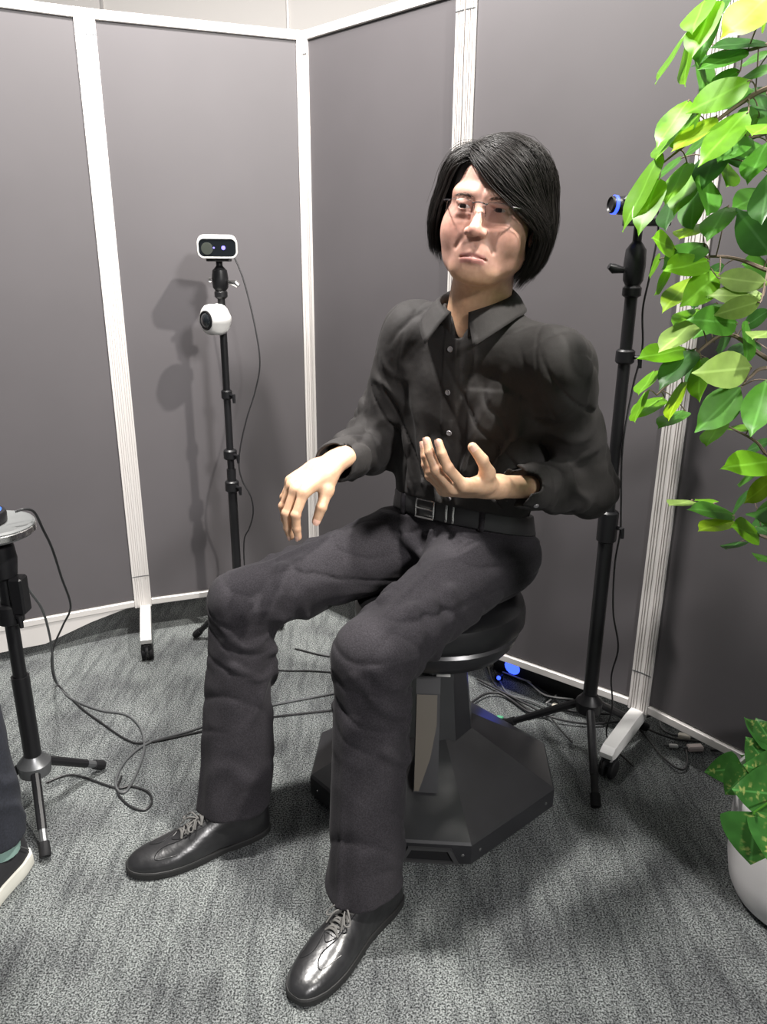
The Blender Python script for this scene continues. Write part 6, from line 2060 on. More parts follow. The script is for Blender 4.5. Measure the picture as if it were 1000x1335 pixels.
    (0.86,1.13,1.69, -0.91,-0.38,0.14, 0.39,-0.73,0.56),
    (0.84,1.16,1.71, -0.23,0.76,-0.61, 0.36,0.65,0.67),
    (0.93,1.00,1.68, -0.21,0.95,-0.24, -0.93,-0.11,0.36),
    (0.76,1.09,1.84, -0.66,-0.26,-0.71, -0.57,0.79,0.25),
    (1.00,0.94,1.88, -0.51,-0.51,-0.69, -0.78,0.62,0.12),
    (0.83,1.02,1.67, 0.96,-0.09,0.28, -0.08,0.83,0.56),
    (1.03,0.97,2.01, -0.46,0.63,-0.63, -0.16,0.64,0.75),
    (1.07,0.91,2.05, 0.45,-0.89,-0.08, 0.89,0.44,0.11),
    (0.96,0.99,1.70, 0.22,-0.55,-0.81, 0.76,-0.42,0.49),
    (0.95,1.03,1.90, -0.92,0.35,-0.17, 0.27,0.89,0.37),
    (1.01,0.94,1.45, 0.13,-0.95,-0.28, 0.93,0.02,0.37),
    (0.96,1.07,1.37, -0.36,-0.52,-0.77, 0.40,-0.84,0.38),
    (0.79,1.16,1.64, -0.08,0.35,-0.93, 0.41,0.86,0.29),
    (0.91,1.01,1.33, -0.98,-0.18,-0.04, -0.17,0.82,0.55),
    (0.91,0.77,1.80, 0.63,0.64,-0.44, 0.19,0.43,0.88),
    (0.94,0.99,1.78, -0.25,-0.97,-0.01, 0.84,-0.22,0.50),
    (0.93,0.99,1.46, -0.67,-0.53,-0.52, -0.72,0.28,0.64),
    (0.79,1.02,1.97, 0.42,-0.84,-0.34, 0.57,-0.04,0.82),
    (0.80,0.92,1.78, 0.94,0.28,-0.21, 0.35,-0.73,0.59),
    (0.91,0.91,2.12, -0.70,0.64,-0.31, -0.71,-0.69,0.15),
    (0.85,1.05,2.04, -0.26,-0.91,-0.33, -0.71,-0.05,0.70),
    (0.94,0.96,1.30, -0.59,0.78,-0.24, 0.42,0.54,0.73),
    (0.74,1.13,1.89, -0.83,0.56,-0.02, -0.56,-0.82,0.03),
    (0.79,0.98,1.99, -0.92,0.39,0.09, -0.37,-0.91,0.17),
    (0.88,1.20,1.65, 0.69,-0.53,-0.50, -0.05,-0.73,0.69),
    (0.82,0.88,2.04, -0.13,-0.99,0.02, -0.20,0.04,0.98),
    (0.90,0.96,1.91, 0.01,0.81,-0.59, 0.08,0.58,0.81),
    (0.88,0.98,2.09, 0.59,-0.63,-0.50, 0.80,0.53,0.28),
    (0.76,0.88,1.62, 0.91,0.39,-0.14, -0.39,0.92,0.06),
    (0.84,0.94,1.97, -0.65,-0.11,0.75, 0.35,0.84,0.42),
    (1.05,0.87,1.63, -0.32,-0.67,-0.67, 0.69,-0.65,0.32),
    (0.90,1.18,1.51, -0.71,-0.20,-0.67, -0.07,-0.93,0.35),
    (0.85,0.89,2.03, -0.46,-0.84,-0.29, 0.22,-0.42,0.88),
    (0.73,0.98,1.79, -0.54,-0.24,-0.81, -0.55,-0.63,0.55),
    (0.88,0.82,1.63, -0.17,0.62,-0.77, 0.92,0.37,0.10),
    (0.87,1.13,1.90, -0.87,-0.22,-0.45, -0.31,-0.47,0.83),
    (0.84,0.92,1.46, -0.21,0.61,-0.76, 0.66,0.66,0.35),
    (0.87,0.85,1.43, 0.91,-0.37,-0.17, -0.09,-0.60,0.79),
    (0.83,0.97,1.77, -0.32,0.51,-0.80, 0.81,0.58,0.04),
    (0.93,1.05,1.40, -0.78,-0.39,-0.48, -0.59,0.20,0.78),
    (1.07,0.97,1.58, 0.03,0.97,-0.25, 0.35,0.22,0.91),
    (0.86,0.79,1.70, -0.50,-0.78,-0.38, 0.64,-0.63,0.44),
    (0.88,1.09,1.56, 0.20,0.06,-0.98, 0.94,-0.30,0.17),
    (0.78,1.08,1.80, -0.78,0.16,-0.61, -0.61,0.03,0.79),
    (0.90,1.17,1.70, -0.90,-0.36,-0.25, -0.20,-0.15,0.97),
    (0.94,0.91,1.68, -0.25,0.90,-0.37, -0.65,0.13,0.75),
    (0.93,1.09,1.88, -0.78,-0.53,-0.33, 0.06,-0.59,0.81),
    (0.80,1.22,1.97, -0.88,0.44,0.20, 0.15,-0.16,0.98),
    (0.88,1.18,2.09, -0.67,-0.54,-0.52, -0.71,0.24,0.67),
    (0.88,1.10,1.77, 0.62,-0.58,-0.52, 0.72,0.17,0.67),
    (1.09,0.82,1.66, -0.72,-0.35,-0.60, -0.10,-0.81,0.58),
    (0.80,1.08,1.52, 0.02,-0.99,0.16, 1.00,0.02,0.04),
    (0.86,1.01,1.33, 0.79,0.55,-0.26, 0.49,-0.33,0.81),
    (0.80,1.04,1.45, -0.79,0.52,-0.32, 0.30,0.78,0.54),
    (0.83,1.13,1.65, -0.46,0.54,0.70, 0.89,0.29,0.36),
    (0.91,1.01,1.50, -0.79,-0.53,0.31, 0.52,-0.32,0.79),
    (1.05,0.95,1.72, 0.74,-0.56,-0.38, -0.54,-0.83,0.16),
    (1.06,0.86,1.74, -0.38,0.92,0.14, 0.26,-0.04,0.96),
    (0.86,1.22,1.72, -0.72,0.26,0.64, 0.59,0.72,0.38),
    (0.95,1.00,1.91, 0.81,0.56,-0.16, 0.26,-0.10,0.96),
    (0.81,1.01,1.58, 0.23,-0.18,-0.96, 0.87,-0.40,0.29),
    (0.92,1.05,1.37, -0.41,0.87,-0.25, -0.45,0.05,0.89),
    (0.95,0.95,1.30, 0.57,0.68,-0.46, -0.10,0.61,0.79),
    (0.83,0.98,2.05, -0.63,0.64,-0.44, 0.51,0.77,0.39),
    (0.77,1.08,1.42, -0.95,-0.02,-0.30, -0.30,0.08,0.95),
    (1.00,0.97,1.38, -0.77,-0.63,-0.07, 0.63,-0.78,0.00),
    (0.84,0.84,1.74, -0.38,0.89,-0.26, 0.64,0.46,0.61),
    (0.79,1.27,1.68, -0.23,-0.56,-0.79, -0.97,0.12,0.20),
    (0.95,0.80,1.67, 0.78,0.38,-0.50, 0.12,0.69,0.71),
    (0.94,1.13,1.55, -0.82,0.46,0.35, 0.39,0.00,0.92),
    (1.11,0.91,1.46, 0.89,-0.08,-0.45, 0.36,0.74,0.56),
    (0.84,1.22,1.89, 0.17,-0.22,-0.96, 0.32,-0.91,0.27),
    (0.82,1.05,1.70, -0.67,-0.71,-0.23, 0.06,-0.35,0.93),
    (0.72,1.05,1.77, -0.64,0.59,-0.50, 0.33,0.79,0.51),
    (0.98,0.89,1.77, -0.04,0.94,-0.35, 0.98,0.11,0.17),
    (0.97,0.80,1.68, -0.18,-0.95,-0.25, -0.45,-0.15,0.88),
    (0.99,1.06,1.82, -0.46,0.75,-0.48, -0.79,-0.09,0.61),
    (1.04,0.92,1.41, -0.57,-0.66,-0.49, -0.04,-0.57,0.82),
    (0.95,0.82,2.03, -0.17,-0.92,-0.36, 0.94,-0.26,0.23),
    (0.85,1.03,1.61, -0.55,-0.56,-0.62, 0.56,-0.80,0.23),
    (0.91,0.82,1.77, 0.26,-0.90,-0.36, 0.27,-0.29,0.92),
    (1.04,0.98,1.47, 0.65,0.26,-0.71, 0.74,0.01,0.67),
    (0.98,0.97,1.71, -0.66,0.11,-0.74, -0.72,0.18,0.67),
    (0.89,0.88,1.44, -0.74,-0.53,-0.40, 0.49,-0.84,0.21),
    (0.97,1.06,1.62, 0.00,0.85,-0.53, 0.85,0.28,0.45),
    (0.94,0.97,1.52, -0.71,0.56,-0.42, -0.69,-0.65,0.32),
    (1.03,0.78,1.75, 0.30,-0.94,0.18, 0.93,0.33,0.17),
    (0.75,1.04,1.97, -0.96,-0.22,-0.16, -0.27,0.78,0.56),
    (0.81,1.04,1.60, 0.09,0.94,-0.32, 0.99,-0.05,0.14),
    (0.80,0.87,1.74, -0.65,0.29,-0.70, -0.56,0.43,0.71),
    (0.96,0.80,1.83, 0.28,-0.55,-0.78, 0.95,0.24,0.18),
    (1.06,0.88,1.56, -0.32,-0.40,-0.86, 0.53,-0.83,0.19),
    (0.95,1.04,2.07, 0.55,-0.75,-0.38, -0.49,-0.65,0.58),
    (0.94,1.12,1.92, -0.92,0.06,-0.39, -0.29,0.56,0.78),
    (1.01,0.87,2.08, -0.38,-0.59,-0.71, -0.81,-0.17,0.57),
    (0.79,1.15,1.66, -0.91,0.17,0.38, 0.13,-0.77,0.63),
    (0.90,0.88,2.05, -0.15,0.99,-0.04, 0.96,0.16,0.25),
    (1.05,1.00,1.53, -0.57,0.25,-0.78, -0.74,-0.57,0.36),
    (0.89,1.14,2.13, 0.59,-0.63,0.50, -0.54,0.15,0.83),
    (0.96,1.07,1.56, -0.24,-0.97,0.02, -0.15,0.06,0.99),
    (0.73,1.10,1.71, 0.94,0.31,0.17, -0.27,0.34,0.90),
    (1.01,0.91,1.35, 0.47,0.59,-0.65, -0.08,0.77,0.64),
    (0.98,0.95,2.11, -0.53,0.76,-0.37, -0.77,-0.27,0.57),
    (0.74,0.98,1.88, -0.92,0.22,-0.31, 0.11,0.93,0.35),
    (0.86,1.03,2.19, -0.86,0.42,-0.28, 0.43,0.90,0.02),
    (0.81,1.00,1.77, 0.31,0.84,-0.44, -0.26,0.52,0.81),
    (0.87,1.06,1.70, -0.97,-0.19,0.13, -0.15,0.95,0.26),
    (0.75,0.94,1.78, -0.49,0.84,0.22, 0.30,-0.08,0.95),
    (0.92,1.01,2.05, -0.56,-0.71,-0.43, 0.30,-0.66,0.69),
    (0.94,1.11,1.97, -0.86,-0.35,-0.36, -0.50,0.48,0.72),
    (1.03,0.92,1.58, 0.06,0.87,-0.48, 0.86,0.20,0.46),
    (0.57,1.07,1.48, -0.75,0.14,-0.65, -0.23,0.86,0.45),
    (0.83,1.21,1.37, 0.24,-0.62,-0.75, 0.97,0.10,0.23),
    (0.56,0.98,1.42, -0.18,0.91,-0.37, -0.72,0.13,0.68),
    (0.74,1.09,1.35, -0.13,-0.96,-0.24, 0.85,-0.23,0.47),
    (0.85,1.14,0.66, -0.85,-0.04,-0.52, -0.17,-0.93,0.34),
    (0.81,1.00,0.65, 0.30,-0.93,-0.21, 0.41,-0.08,0.91),
    (0.79,1.09,1.39, -0.70,-0.66,-0.26, 0.06,-0.42,0.91),
    (0.85,1.22,1.06, -0.36,-0.82,-0.45, -0.27,-0.37,0.89),
    (0.86,1.23,0.97, -0.52,0.49,-0.70, -0.05,0.80,0.59),
    (0.69,1.20,1.41, -0.70,-0.71,-0.06, -0.05,-0.03,1.00),
    (0.85,1.11,0.98, -0.43,-0.79,-0.44, -0.78,0.08,0.63),
    (0.78,1.13,1.09, 0.77,0.62,-0.15, -0.58,0.78,0.23),
    (0.86,1.19,1.47, -0.95,0.01,-0.31, -0.06,-0.98,0.18),
    (0.72,1.05,1.09, -0.92,0.00,-0.38, -0.21,-0.84,0.51),
    (0.65,1.02,1.01, 0.28,-0.94,-0.19, -0.49,-0.31,0.82),
    (0.69,1.15,1.41, -0.76,-0.65,0.06, 0.65,-0.74,0.18),
    (0.62,1.10,1.41, 0.62,0.78,-0.08, -0.65,0.57,0.51),
    (0.63,1.00,0.80, 0.39,0.52,-0.76, 0.22,0.75,0.62),
    (0.63,1.09,1.32, -0.15,0.86,-0.50, -0.73,0.25,0.64),
    (0.82,1.05,1.08, -0.08,1.00,0.05, -0.17,-0.06,0.98),
    (0.68,1.19,1.00, -0.27,-0.67,-0.69, -0.95,0.08,0.30),
    (0.68,1.02,1.18, -0.95,0.26,-0.16, -0.29,-0.62,0.73),
    (0.85,1.23,1.06, -0.96,-0.25,0.07, 0.00,0.28,0.96),
    (0.60,1.15,1.54, -0.02,-0.07,-1.00, -0.97,-0.23,0.03),
    (0.61,1.14,1.59, -0.85,-0.29,-0.43, -0.06,-0.77,0.63),
    (0.57,1.16,1.59, -0.20,-0.89,-0.40, -0.88,-0.01,0.47),
    (0.64,1.06,0.88, -0.11,-0.98,-0.17, 0.28,-0.19,0.94),
    (0.67,1.05,0.81, -0.24,-0.96,-0.13, -0.84,0.14,0.52),
    (0.77,1.14,1.36, 0.39,-0.88,-0.28, -0.74,-0.48,0.47),
    (0.75,1.16,1.49, -0.39,-0.55,-0.74, -0.91,0.15,0.38),
    (0.86,1.17,1.10, -0.67,-0.54,-0.51, -0.69,0.20,0.70),
    (0.67,1.15,1.40, -0.77,0.58,-0.28, 0.42,0.78,0.45),
    (0.70,1.08,1.58, -0.92,0.11,-0.38, -0.36,-0.62,0.69),
    (0.81,1.09,0.96, 0.69,-0.64,-0.35, 0.33,-0.15,0.93),
    (0.69,0.99,0.95, -0.95,-0.28,-0.16, -0.23,0.25,0.94),
    (0.93,1.07,0.72, -0.72,-0.68,-0.12, 0.13,-0.30,0.95),
    (0.92,1.08,1.05, 0.16,0.96,0.24, 0.98,-0.19,0.09),
    (0.85,1.07,1.46, -0.96,0.24,0.12, 0.07,-0.23,0.97),
    (0.62,1.03,0.95, 0.11,-0.99,-0.00, 0.14,0.01,0.99),
    (0.67,1.16,1.64, -0.81,0.11,-0.57, -0.26,0.81,0.53),
    (0.87,1.15,0.66, -0.44,0.63,-0.64, 0.82,0.58,0.01),
    (0.71,1.16,1.44, 0.95,0.17,-0.27, 0.31,-0.30,0.90),
    (0.72,1.07,1.33, -0.26,-0.38,-0.89, -0.85,0.53,0.02),
    (0.78,1.18,1.51, -0.36,0.08,-0.93, 0.07,1.00,0.05),
    (0.74,1.17,1.41, -0.56,0.66,-0.51, -0.79,-0.61,0.07),
    (0.79,1.03,0.96, 0.72,-0.66,-0.20, 0.18,-0.11,0.98),
    (0.80,1.17,1.10, -0.63,-0.77,-0.10, 0.74,-0.63,0.22),
    (0.60,1.05,1.35, 0.72,-0.60,-0.35, -0.63,-0.77,0.04),
    (0.81,1.25,0.83, 0.40,-0.90,-0.19, -0.85,-0.44,0.30),
    (0.67,0.98,0.85, -0.05,-0.91,-0.41, 0.38,-0.40,0.84),
    (0.85,1.22,0.69, 0.49,-0.86,-0.15, -0.20,-0.27,0.94),
    (0.66,1.10,0.85, -0.34,-0.79,-0.51, 0.56,-0.61,0.56),
    (0.61,1.17,1.42, 0.51,0.63,-0.58, -0.74,0.67,0.07),
    (0.55,1.09,1.63, -0.31,-0.94,-0.10, 0.82,-0.32,0.47),
    (0.82,1.10,0.76, -0.26,-0.95,0.17, -0.96,0.28,0.07),
    (0.74,1.12,1.30, -0.78,-0.55,-0.29, -0.62,0.73,0.28),
    (0.70,1.05,0.83, -0.08,0.60,-0.79, -0.95,0.19,0.24),
    (0.79,1.16,1.47, -0.97,-0.08,-0.24, -0.05,-0.87,0.49),
    (0.77,1.24,1.03, -0.98,-0.09,-0.18, -0.10,-0.54,0.83),
    (0.57,1.09,1.58, -0.44,-0.39,-0.81, -0.89,0.31,0.33),
    (0.69,1.03,0.62, 0.86,0.30,0.42, -0.10,-0.70,0.70),
    (0.63,1.13,1.54, -0.91,0.30,-0.27, 0.25,0.95,0.20),
    (0.77,1.20,1.28, -0.77,-0.57,-0.28, -0.14,-0.27,0.95),
    (0.62,0.95,1.16, 0.29,0.30,0.91, -0.94,0.26,0.22),
    (0.76,1.15,0.69, 0.64,-0.74,-0.22, 0.25,-0.07,0.97),
    (0.64,1.23,1.29, -0.73,-0.51,-0.45, -0.68,0.62,0.40),
    (0.78,1.12,1.37, -0.02,0.50,-0.86, -1.00,0.05,0.05),
    (0.71,1.13,1.44, -0.00,0.09,-1.00, -0.78,0.62,0.06),
    (0.75,1.18,1.45, 0.37,0.38,-0.84, 0.85,0.23,0.48),
    (0.63,1.05,1.11, -0.79,0.58,-0.22, -0.34,-0.10,0.93),
    (0.88,1.07,1.14, -0.05,-0.96,-0.28, 0.26,-0.28,0.92),
    (0.80,0.99,1.50, 0.30,-0.95,-0.07, 0.95,0.29,0.15),
    (0.85,1.10,0.98, 0.93,0.32,-0.15, -0.31,0.94,0.11),
    (0.78,0.98,0.98, 0.21,-0.34,-0.92, -0.57,-0.81,0.17),
    (0.72,1.04,1.54, 0.12,0.99,-0.02, -0.32,0.06,0.95),
    (0.64,1.14,1.35, -0.46,-0.83,-0.31, -0.87,0.37,0.32),
    (0.78,1.19,1.34, -0.04,-0.73,-0.68, 0.78,-0.45,0.44),
    (0.81,1.08,0.94, 0.10,-0.93,-0.35, 0.74,-0.16,0.65),
    (0.68,1.04,0.67, -0.89,-0.39,-0.23, -0.12,-0.28,0.95),
    (0.66,1.12,0.99, -0.08,-0.98,-0.18, 0.94,-0.14,0.31),
    (0.70,0.97,1.03, -0.23,-0.97,-0.10, 0.21,-0.15,0.97),
    (0.78,1.10,1.39, 0.21,0.66,0.72, -0.92,-0.10,0.37),
    (0.69,1.09,0.75, 0.62,-0.73,-0.29, 0.78,0.52,0.34),
    (0.56,1.10,1.42, 0.38,-0.81,-0.45, 0.87,0.14,0.48),
    (0.77,1.22,1.55, -0.99,-0.13,-0.11, -0.16,0.52,0.84),
    (0.78,1.04,0.76, -0.75,0.62,-0.25, -0.66,-0.74,0.16),
    (0.62,0.95,1.10, -0.66,-0.68,-0.32, 0.44,-0.69,0.57),
    (0.72,1.13,1.06, -0.87,0.48,0.07, 0.24,0.31,0.92),
    (0.67,1.02,1.02, -0.41,-0.36,-0.83, -0.91,0.07,0.42),
    (0.65,1.07,1.64, -0.99,-0.04,0.14, 0.07,-0.96,0.26),
    (0.86,1.17,0.98, 0.67,0.58,-0.45, -0.50,0.81,0.30),
    (0.67,1.08,0.72, 0.78,0.14,-0.62, 0.18,-0.98,0.01),
    (0.59,1.00,1.31, 0.35,-0.92,0.14, 0.59,0.34,0.73),
    (0.55,1.11,1.45, 0.40,-0.76,-0.51, -0.88,-0.48,0.02),
    (0.62,1.16,1.59, -0.94,0.34,-0.01, -0.23,-0.60,0.77),
    (0.63,1.13,1.16, 0.74,-0.59,-0.32, 0.67,0.65,0.36),
    (0.84,1.10,1.41, -0.37,0.17,-0.91, -0.91,0.14,0.39),
    (0.59,1.11,1.37, -0.00,-0.06,-1.00, 0.91,-0.42,0.02),
    (0.72,1.00,0.93, 0.79,-0.36,-0.50, -0.17,-0.91,0.37),
    (0.70,1.08,0.98, -0.02,-0.32,-0.95, -0.31,-0.90,0.31),
    (0.59,1.00,1.12, -0.64,0.59,-0.49, -0.40,0.29,0.87),
    (0.73,1.21,1.36, -0.48,-0.85,-0.20, -0.68,0.22,0.70),
    (0.81,1.21,1.49, -0.69,-0.68,-0.25, 0.53,-0.71,0.45),
    (0.74,1.05,0.99, 0.09,-1.00,0.01, 0.99,0.10,0.08),
    (0.65,1.11,1.09, 0.79,0.60,-0.15, -0.02,0.28,0.96),
    (0.66,1.09,1.01, 0.26,-0.64,-0.72, 0.25,-0.68,0.69),
    (0.71,1.07,1.39, -0.79,-0.50,-0.36, -0.54,0.84,0.00),
    (0.71,0.98,1.05, -0.80,-0.57,-0.20, 0.52,-0.82,0.26),
    (0.63,1.08,1.05, -0.29,-0.95,-0.05, -0.95,0.29,0.06),
    (0.64,1.10,1.26, -0.17,-0.71,-0.68, 0.63,-0.61,0.48),
    (0.69,1.10,1.01, -0.96,0.28,0.01, 0.25,0.82,0.52),
    (0.79,1.07,0.98, -0.41,-0.86,-0.28, -0.33,-0.15,0.93),
    (0.70,1.04,1.05, -0.54,0.08,-0.84, -0.84,-0.02,0.54),
    (0.68,1.14,1.55, 0.08,-0.98,-0.18, -0.81,-0.17,0.55),
    (0.67,1.04,1.09, -0.70,0.66,-0.26, -0.06,0.32,0.95),
    (0.69,1.07,0.80, -0.90,-0.13,-0.41, 0.11,-0.99,0.06),
    (0.76,1.08,1.44, -0.94,0.21,0.26, 0.28,0.07,0.96),
    (0.89,1.04,0.94, 0.09,0.65,-0.75, 0.74,0.47,0.49),
    (0.67,1.02,0.69, 0.66,0.09,-0.74, 0.73,0.15,0.67),
    (0.65,1.07,1.36, -0.02,-0.90,-0.43, 0.77,-0.29,0.56),
    (0.68,1.05,1.38, 0.66,-0.22,-0.72, 0.29,-0.81,0.52),
    (0.78,1.07,0.71, -0.78,0.55,-0.29, -0.44,-0.16,0.88),
    (0.59,0.94,1.59, 0.05,0.92,-0.39, 0.97,0.05,0.23),
    (0.57,0.96,0.93, -0.66,-0.12,-0.75, -0.55,0.76,0.36),
    (0.83,1.16,1.10, -0.04,0.84,-0.53, -0.66,0.37,0.65),
    (0.87,1.19,0.81, -0.50,-0.87,-0.04, 0.61,-0.38,0.69),
    (0.77,1.05,0.80, 0.71,-0.56,-0.43, 0.40,-0.17,0.90),
    (0.83,1.04,0.72, -0.54,-0.82,0.20, 0.66,-0.27,0.70),
    (0.78,1.13,1.06, -0.61,-0.09,-0.78, -0.58,-0.62,0.52),
    (0.76,1.21,1.59, 0.08,-0.86,-0.51, -0.05,-0.52,0.86),
    (0.59,1.15,1.47, 0.13,-0.82,-0.56, -0.84,-0.39,0.37),
    (0.85,1.08,1.34, 0.93,0.28,-0.23, 0.36,-0.74,0.57),
    (0.79,1.06,0.82, -0.11,0.93,-0.35, 0.10,0.36,0.93),
    (0.58,1.01,1.01, -0.75,-0.65,-0.14, -0.21,0.03,0.98),
    (0.81,1.12,1.07, -0.87,0.46,-0.18, 0.38,0.86,0.34),
    (0.72,1.21,1.38, 0.35,-0.05,-0.93, 0.28,0.96,0.06),
    (0.78,1.11,1.47, -0.34,0.93,-0.14, 0.37,0.27,0.89),
    (0.63,1.04,0.97, -0.25,-0.77,-0.59, -0.55,-0.39,0.74),
    (0.73,1.21,1.68, 0.71,0.28,-0.64, -0.08,0.94,0.33),
    (0.65,1.10,1.21, -0.83,0.10,-0.55, -0.56,-0.15,0.81),
    (0.81,1.15,1.41, -0.33,0.88,-0.35, -0.94,-0.28,0.17),
    (0.58,0.95,0.87, -0.95,0.31,0.00, 0.28,0.88,0.38),
    (0.68,1.11,0.87, 0.53,-0.28,-0.80, 0.76,-0.25,0.60),
    (0.61,1.12,1.54, -0.95,-0.09,-0.28, -0.25,-0.29,0.93),
    (0.90,1.16,0.98, -0.49,-0.77,-0.40, -0.78,0.18,0.60),
    (0.85,1.22,1.02, -0.94,-0.01,-0.34, -0.12,0.94,0.31),
    (0.81,1.08,0.70, 0.95,0.23,-0.22, 0.32,-0.63,0.71),
    (0.79,1.05,1.18, 0.71,-0.07,-0.70, 0.43,0.83,0.36),
    (0.60,1.10,1.29, -0.11,-0.85,-0.52, -0.37,-0.45,0.81),
    (0.67,1.24,1.23, -0.95,-0.31,0.10, 0.32,-0.94,0.13),
]
BRANCHES = [
    [(0.561, 1.140, 1.582), (0.488, 1.130, 1.530), (0.433, 1.130, 1.511), (0.410, 1.130, 1.504)],
    [(0.572, 1.120, 1.469), (0.489, 1.120, 1.453), (0.463, 1.120, 1.446), (0.442, 1.130, 1.448)],
    [(0.570, 1.080, 1.409), (0.486, 1.080, 1.398), (0.454, 1.100, 1.381), (0.422, 1.110, 1.356), (0.387, 1.100, 1.330), (0.358, 1.090, 1.308)],
    [(0.606, 1.130, 1.374), (0.517, 1.130, 1.355), (0.469, 1.130, 1.338), (0.427, 1.120, 1.318), (0.408, 1.120, 1.305)],
    [(0.617, 1.070, 1.142), (0.508, 1.070, 1.178), (0.471, 1.080, 1.192), (0.437, 1.090, 1.195), (0.393, 1.080, 1.187)],
    [(0.649, 1.080, 1.006), (0.532, 1.080, 1.061), (0.477, 1.080, 1.093), (0.446, 1.090, 1.076), (0.419, 1.100, 1.036), (0.395, 1.110, 1.004)],
    [(0.609, 1.020, 1.036), (0.509, 1.020, 1.056), (0.484, 1.020, 1.044), (0.464, 1.000, 1.033)],
    [(0.638, 1.020, 0.888), (0.530, 1.010, 0.934), (0.514, 1.040, 0.953), (0.483, 1.060, 0.969)],
    [(0.684, 1.050, 0.737), (0.576, 1.060, 0.798), (0.528, 1.060, 0.816), (0.494, 1.080, 0.836), (0.465, 1.110, 0.841)],
]
BROAD = [
    (0.680,1.220,0.285, -0.907,0.250,-0.340, -0.406,-0.734,0.545, 0.070, 1.07),
    (0.669,1.180,0.311, -0.476,0.095,-0.874, -0.618,-0.743,0.256, 0.075, 1.01),
    (0.687,1.120,0.305, -0.896,-0.306,0.323, 0.435,-0.754,0.493, 0.093, 1.18),
    (0.624,1.060,0.317, -0.086,-0.313,-0.946, -0.459,-0.830,0.316, 0.096, 1.30),
    (0.752,1.260,0.257, -0.522,0.579,0.626, -0.362,-0.815,0.452, 0.066, 1.19),
    (0.767,1.280,0.287, -0.365,0.693,0.622, -0.449,-0.716,0.534, 0.063, 1.22),
    (0.654,1.050,0.320, -0.348,-0.551,-0.758, -0.400,-0.644,0.652, 0.073, 1.35),
    (0.705,1.160,0.315, -0.689,-0.486,0.537, 0.701,-0.634,0.325, 0.094, 1.00),
]


def leaf_mesh(name, m, half, droop, heart=False, n=9):
    """unit leaf along +Y, drawn-out tip, folded a little along the midrib"""
    vs, fs = [], []
    for i in range(n + 1):
        t = i / n
        if heart:
            w = half * min(1, (t / 0.16) ** 0.5) * max(0.0, 1 - ((t - 0.22) / 0.78) ** 1.7 if t > 0.22 else 1)
        else:
            w = half * (math.sin(math.pi * min(1, t / 0.97) ** 0.86) ** 0.80 if t < 0.97 else 0.0) * (1 if t < 0.8 else 0.92)
            if t > 0.80:
                w = max(half * 0.05 * (1 - t) / 0.2, w * (1 - 0.45 * (t - 0.80) / 0.2))
        w = max(w, 0.006)
        zc = -droop * t * t
        for k, s in enumerate((-1, -0.5, 0, 0.5, 1)):
            zz = zc + 0.10 * abs(s) * w / half * half - 0.05 * s * s * w + 0.012 * math.sin(9 * t + 2 * s)
            vs.append((s * w, t, zz))
    for i in range(n):
        for k in range(4):
            a = i * 5 + k
            fs.append((a, a + 1, a + 6, a + 5))
    me = bpy.data.meshes.new(name)
    me.from_pydata(vs, [], fs)
    me.materials.append(m)
    me.shade_smooth()
    return me


LM = {}
for c in ('lime', 'yellow', 'mid', 'dark', 'pale'):
    LM[c] = [leaf_mesh("leaf", M['leaf_' + c], 0.235, d) for d in (0.06, 0.14, 0.02)]


def put_leaf(me, root, b, d, n, L, ws=1.0):
    o = bpy.data.objects.new("leaf", me)
    COL.objects.link(o)
    o.parent = root
    y = Vector(d).normalized(); z = Vector(n); z = (z - y * z.dot(y)).normalized(); x = y.cross(z)
    mtx = Matrix.Translation(Vector(b) - Vector(root.location)) @ frame3(x, y, z).to_4x4() @ Matrix.Diagonal((L * ws, L, L, 1))
    o.matrix_basis = mtx
    return o


POT = np.array((0.820, 1.190, 0.0))
planter = thing("planter", "round white plastic plant pot at the right edge of the carpet", "plant pot", tuple(POT))
part("pot", MB().lathe(POT, [(0.060, 0.004), (0.105, 0.004), (0.122, 0.012), (0.133, 0.035), (0.141, 0.08), (0.1445, 0.16), (0.1455, 0.205), (0.150, 0.212), (0.154, 0.236), (0.153, 0.244), (0.147, 0.245), (0.143, 0.236), (0.138, 0.20), (0.05, 0.195)], (0, 0, 1), 56), M['pot'], planter)
part("soil", MB().lathe(POT, [(0.02, 0.196), (0.137, 0.198), (0.137, 0.210), (0.10, 0.216), (0.04, 0.220), (0.001, 0.221)], (0, 0, 1), 32), M['soil'], planter)

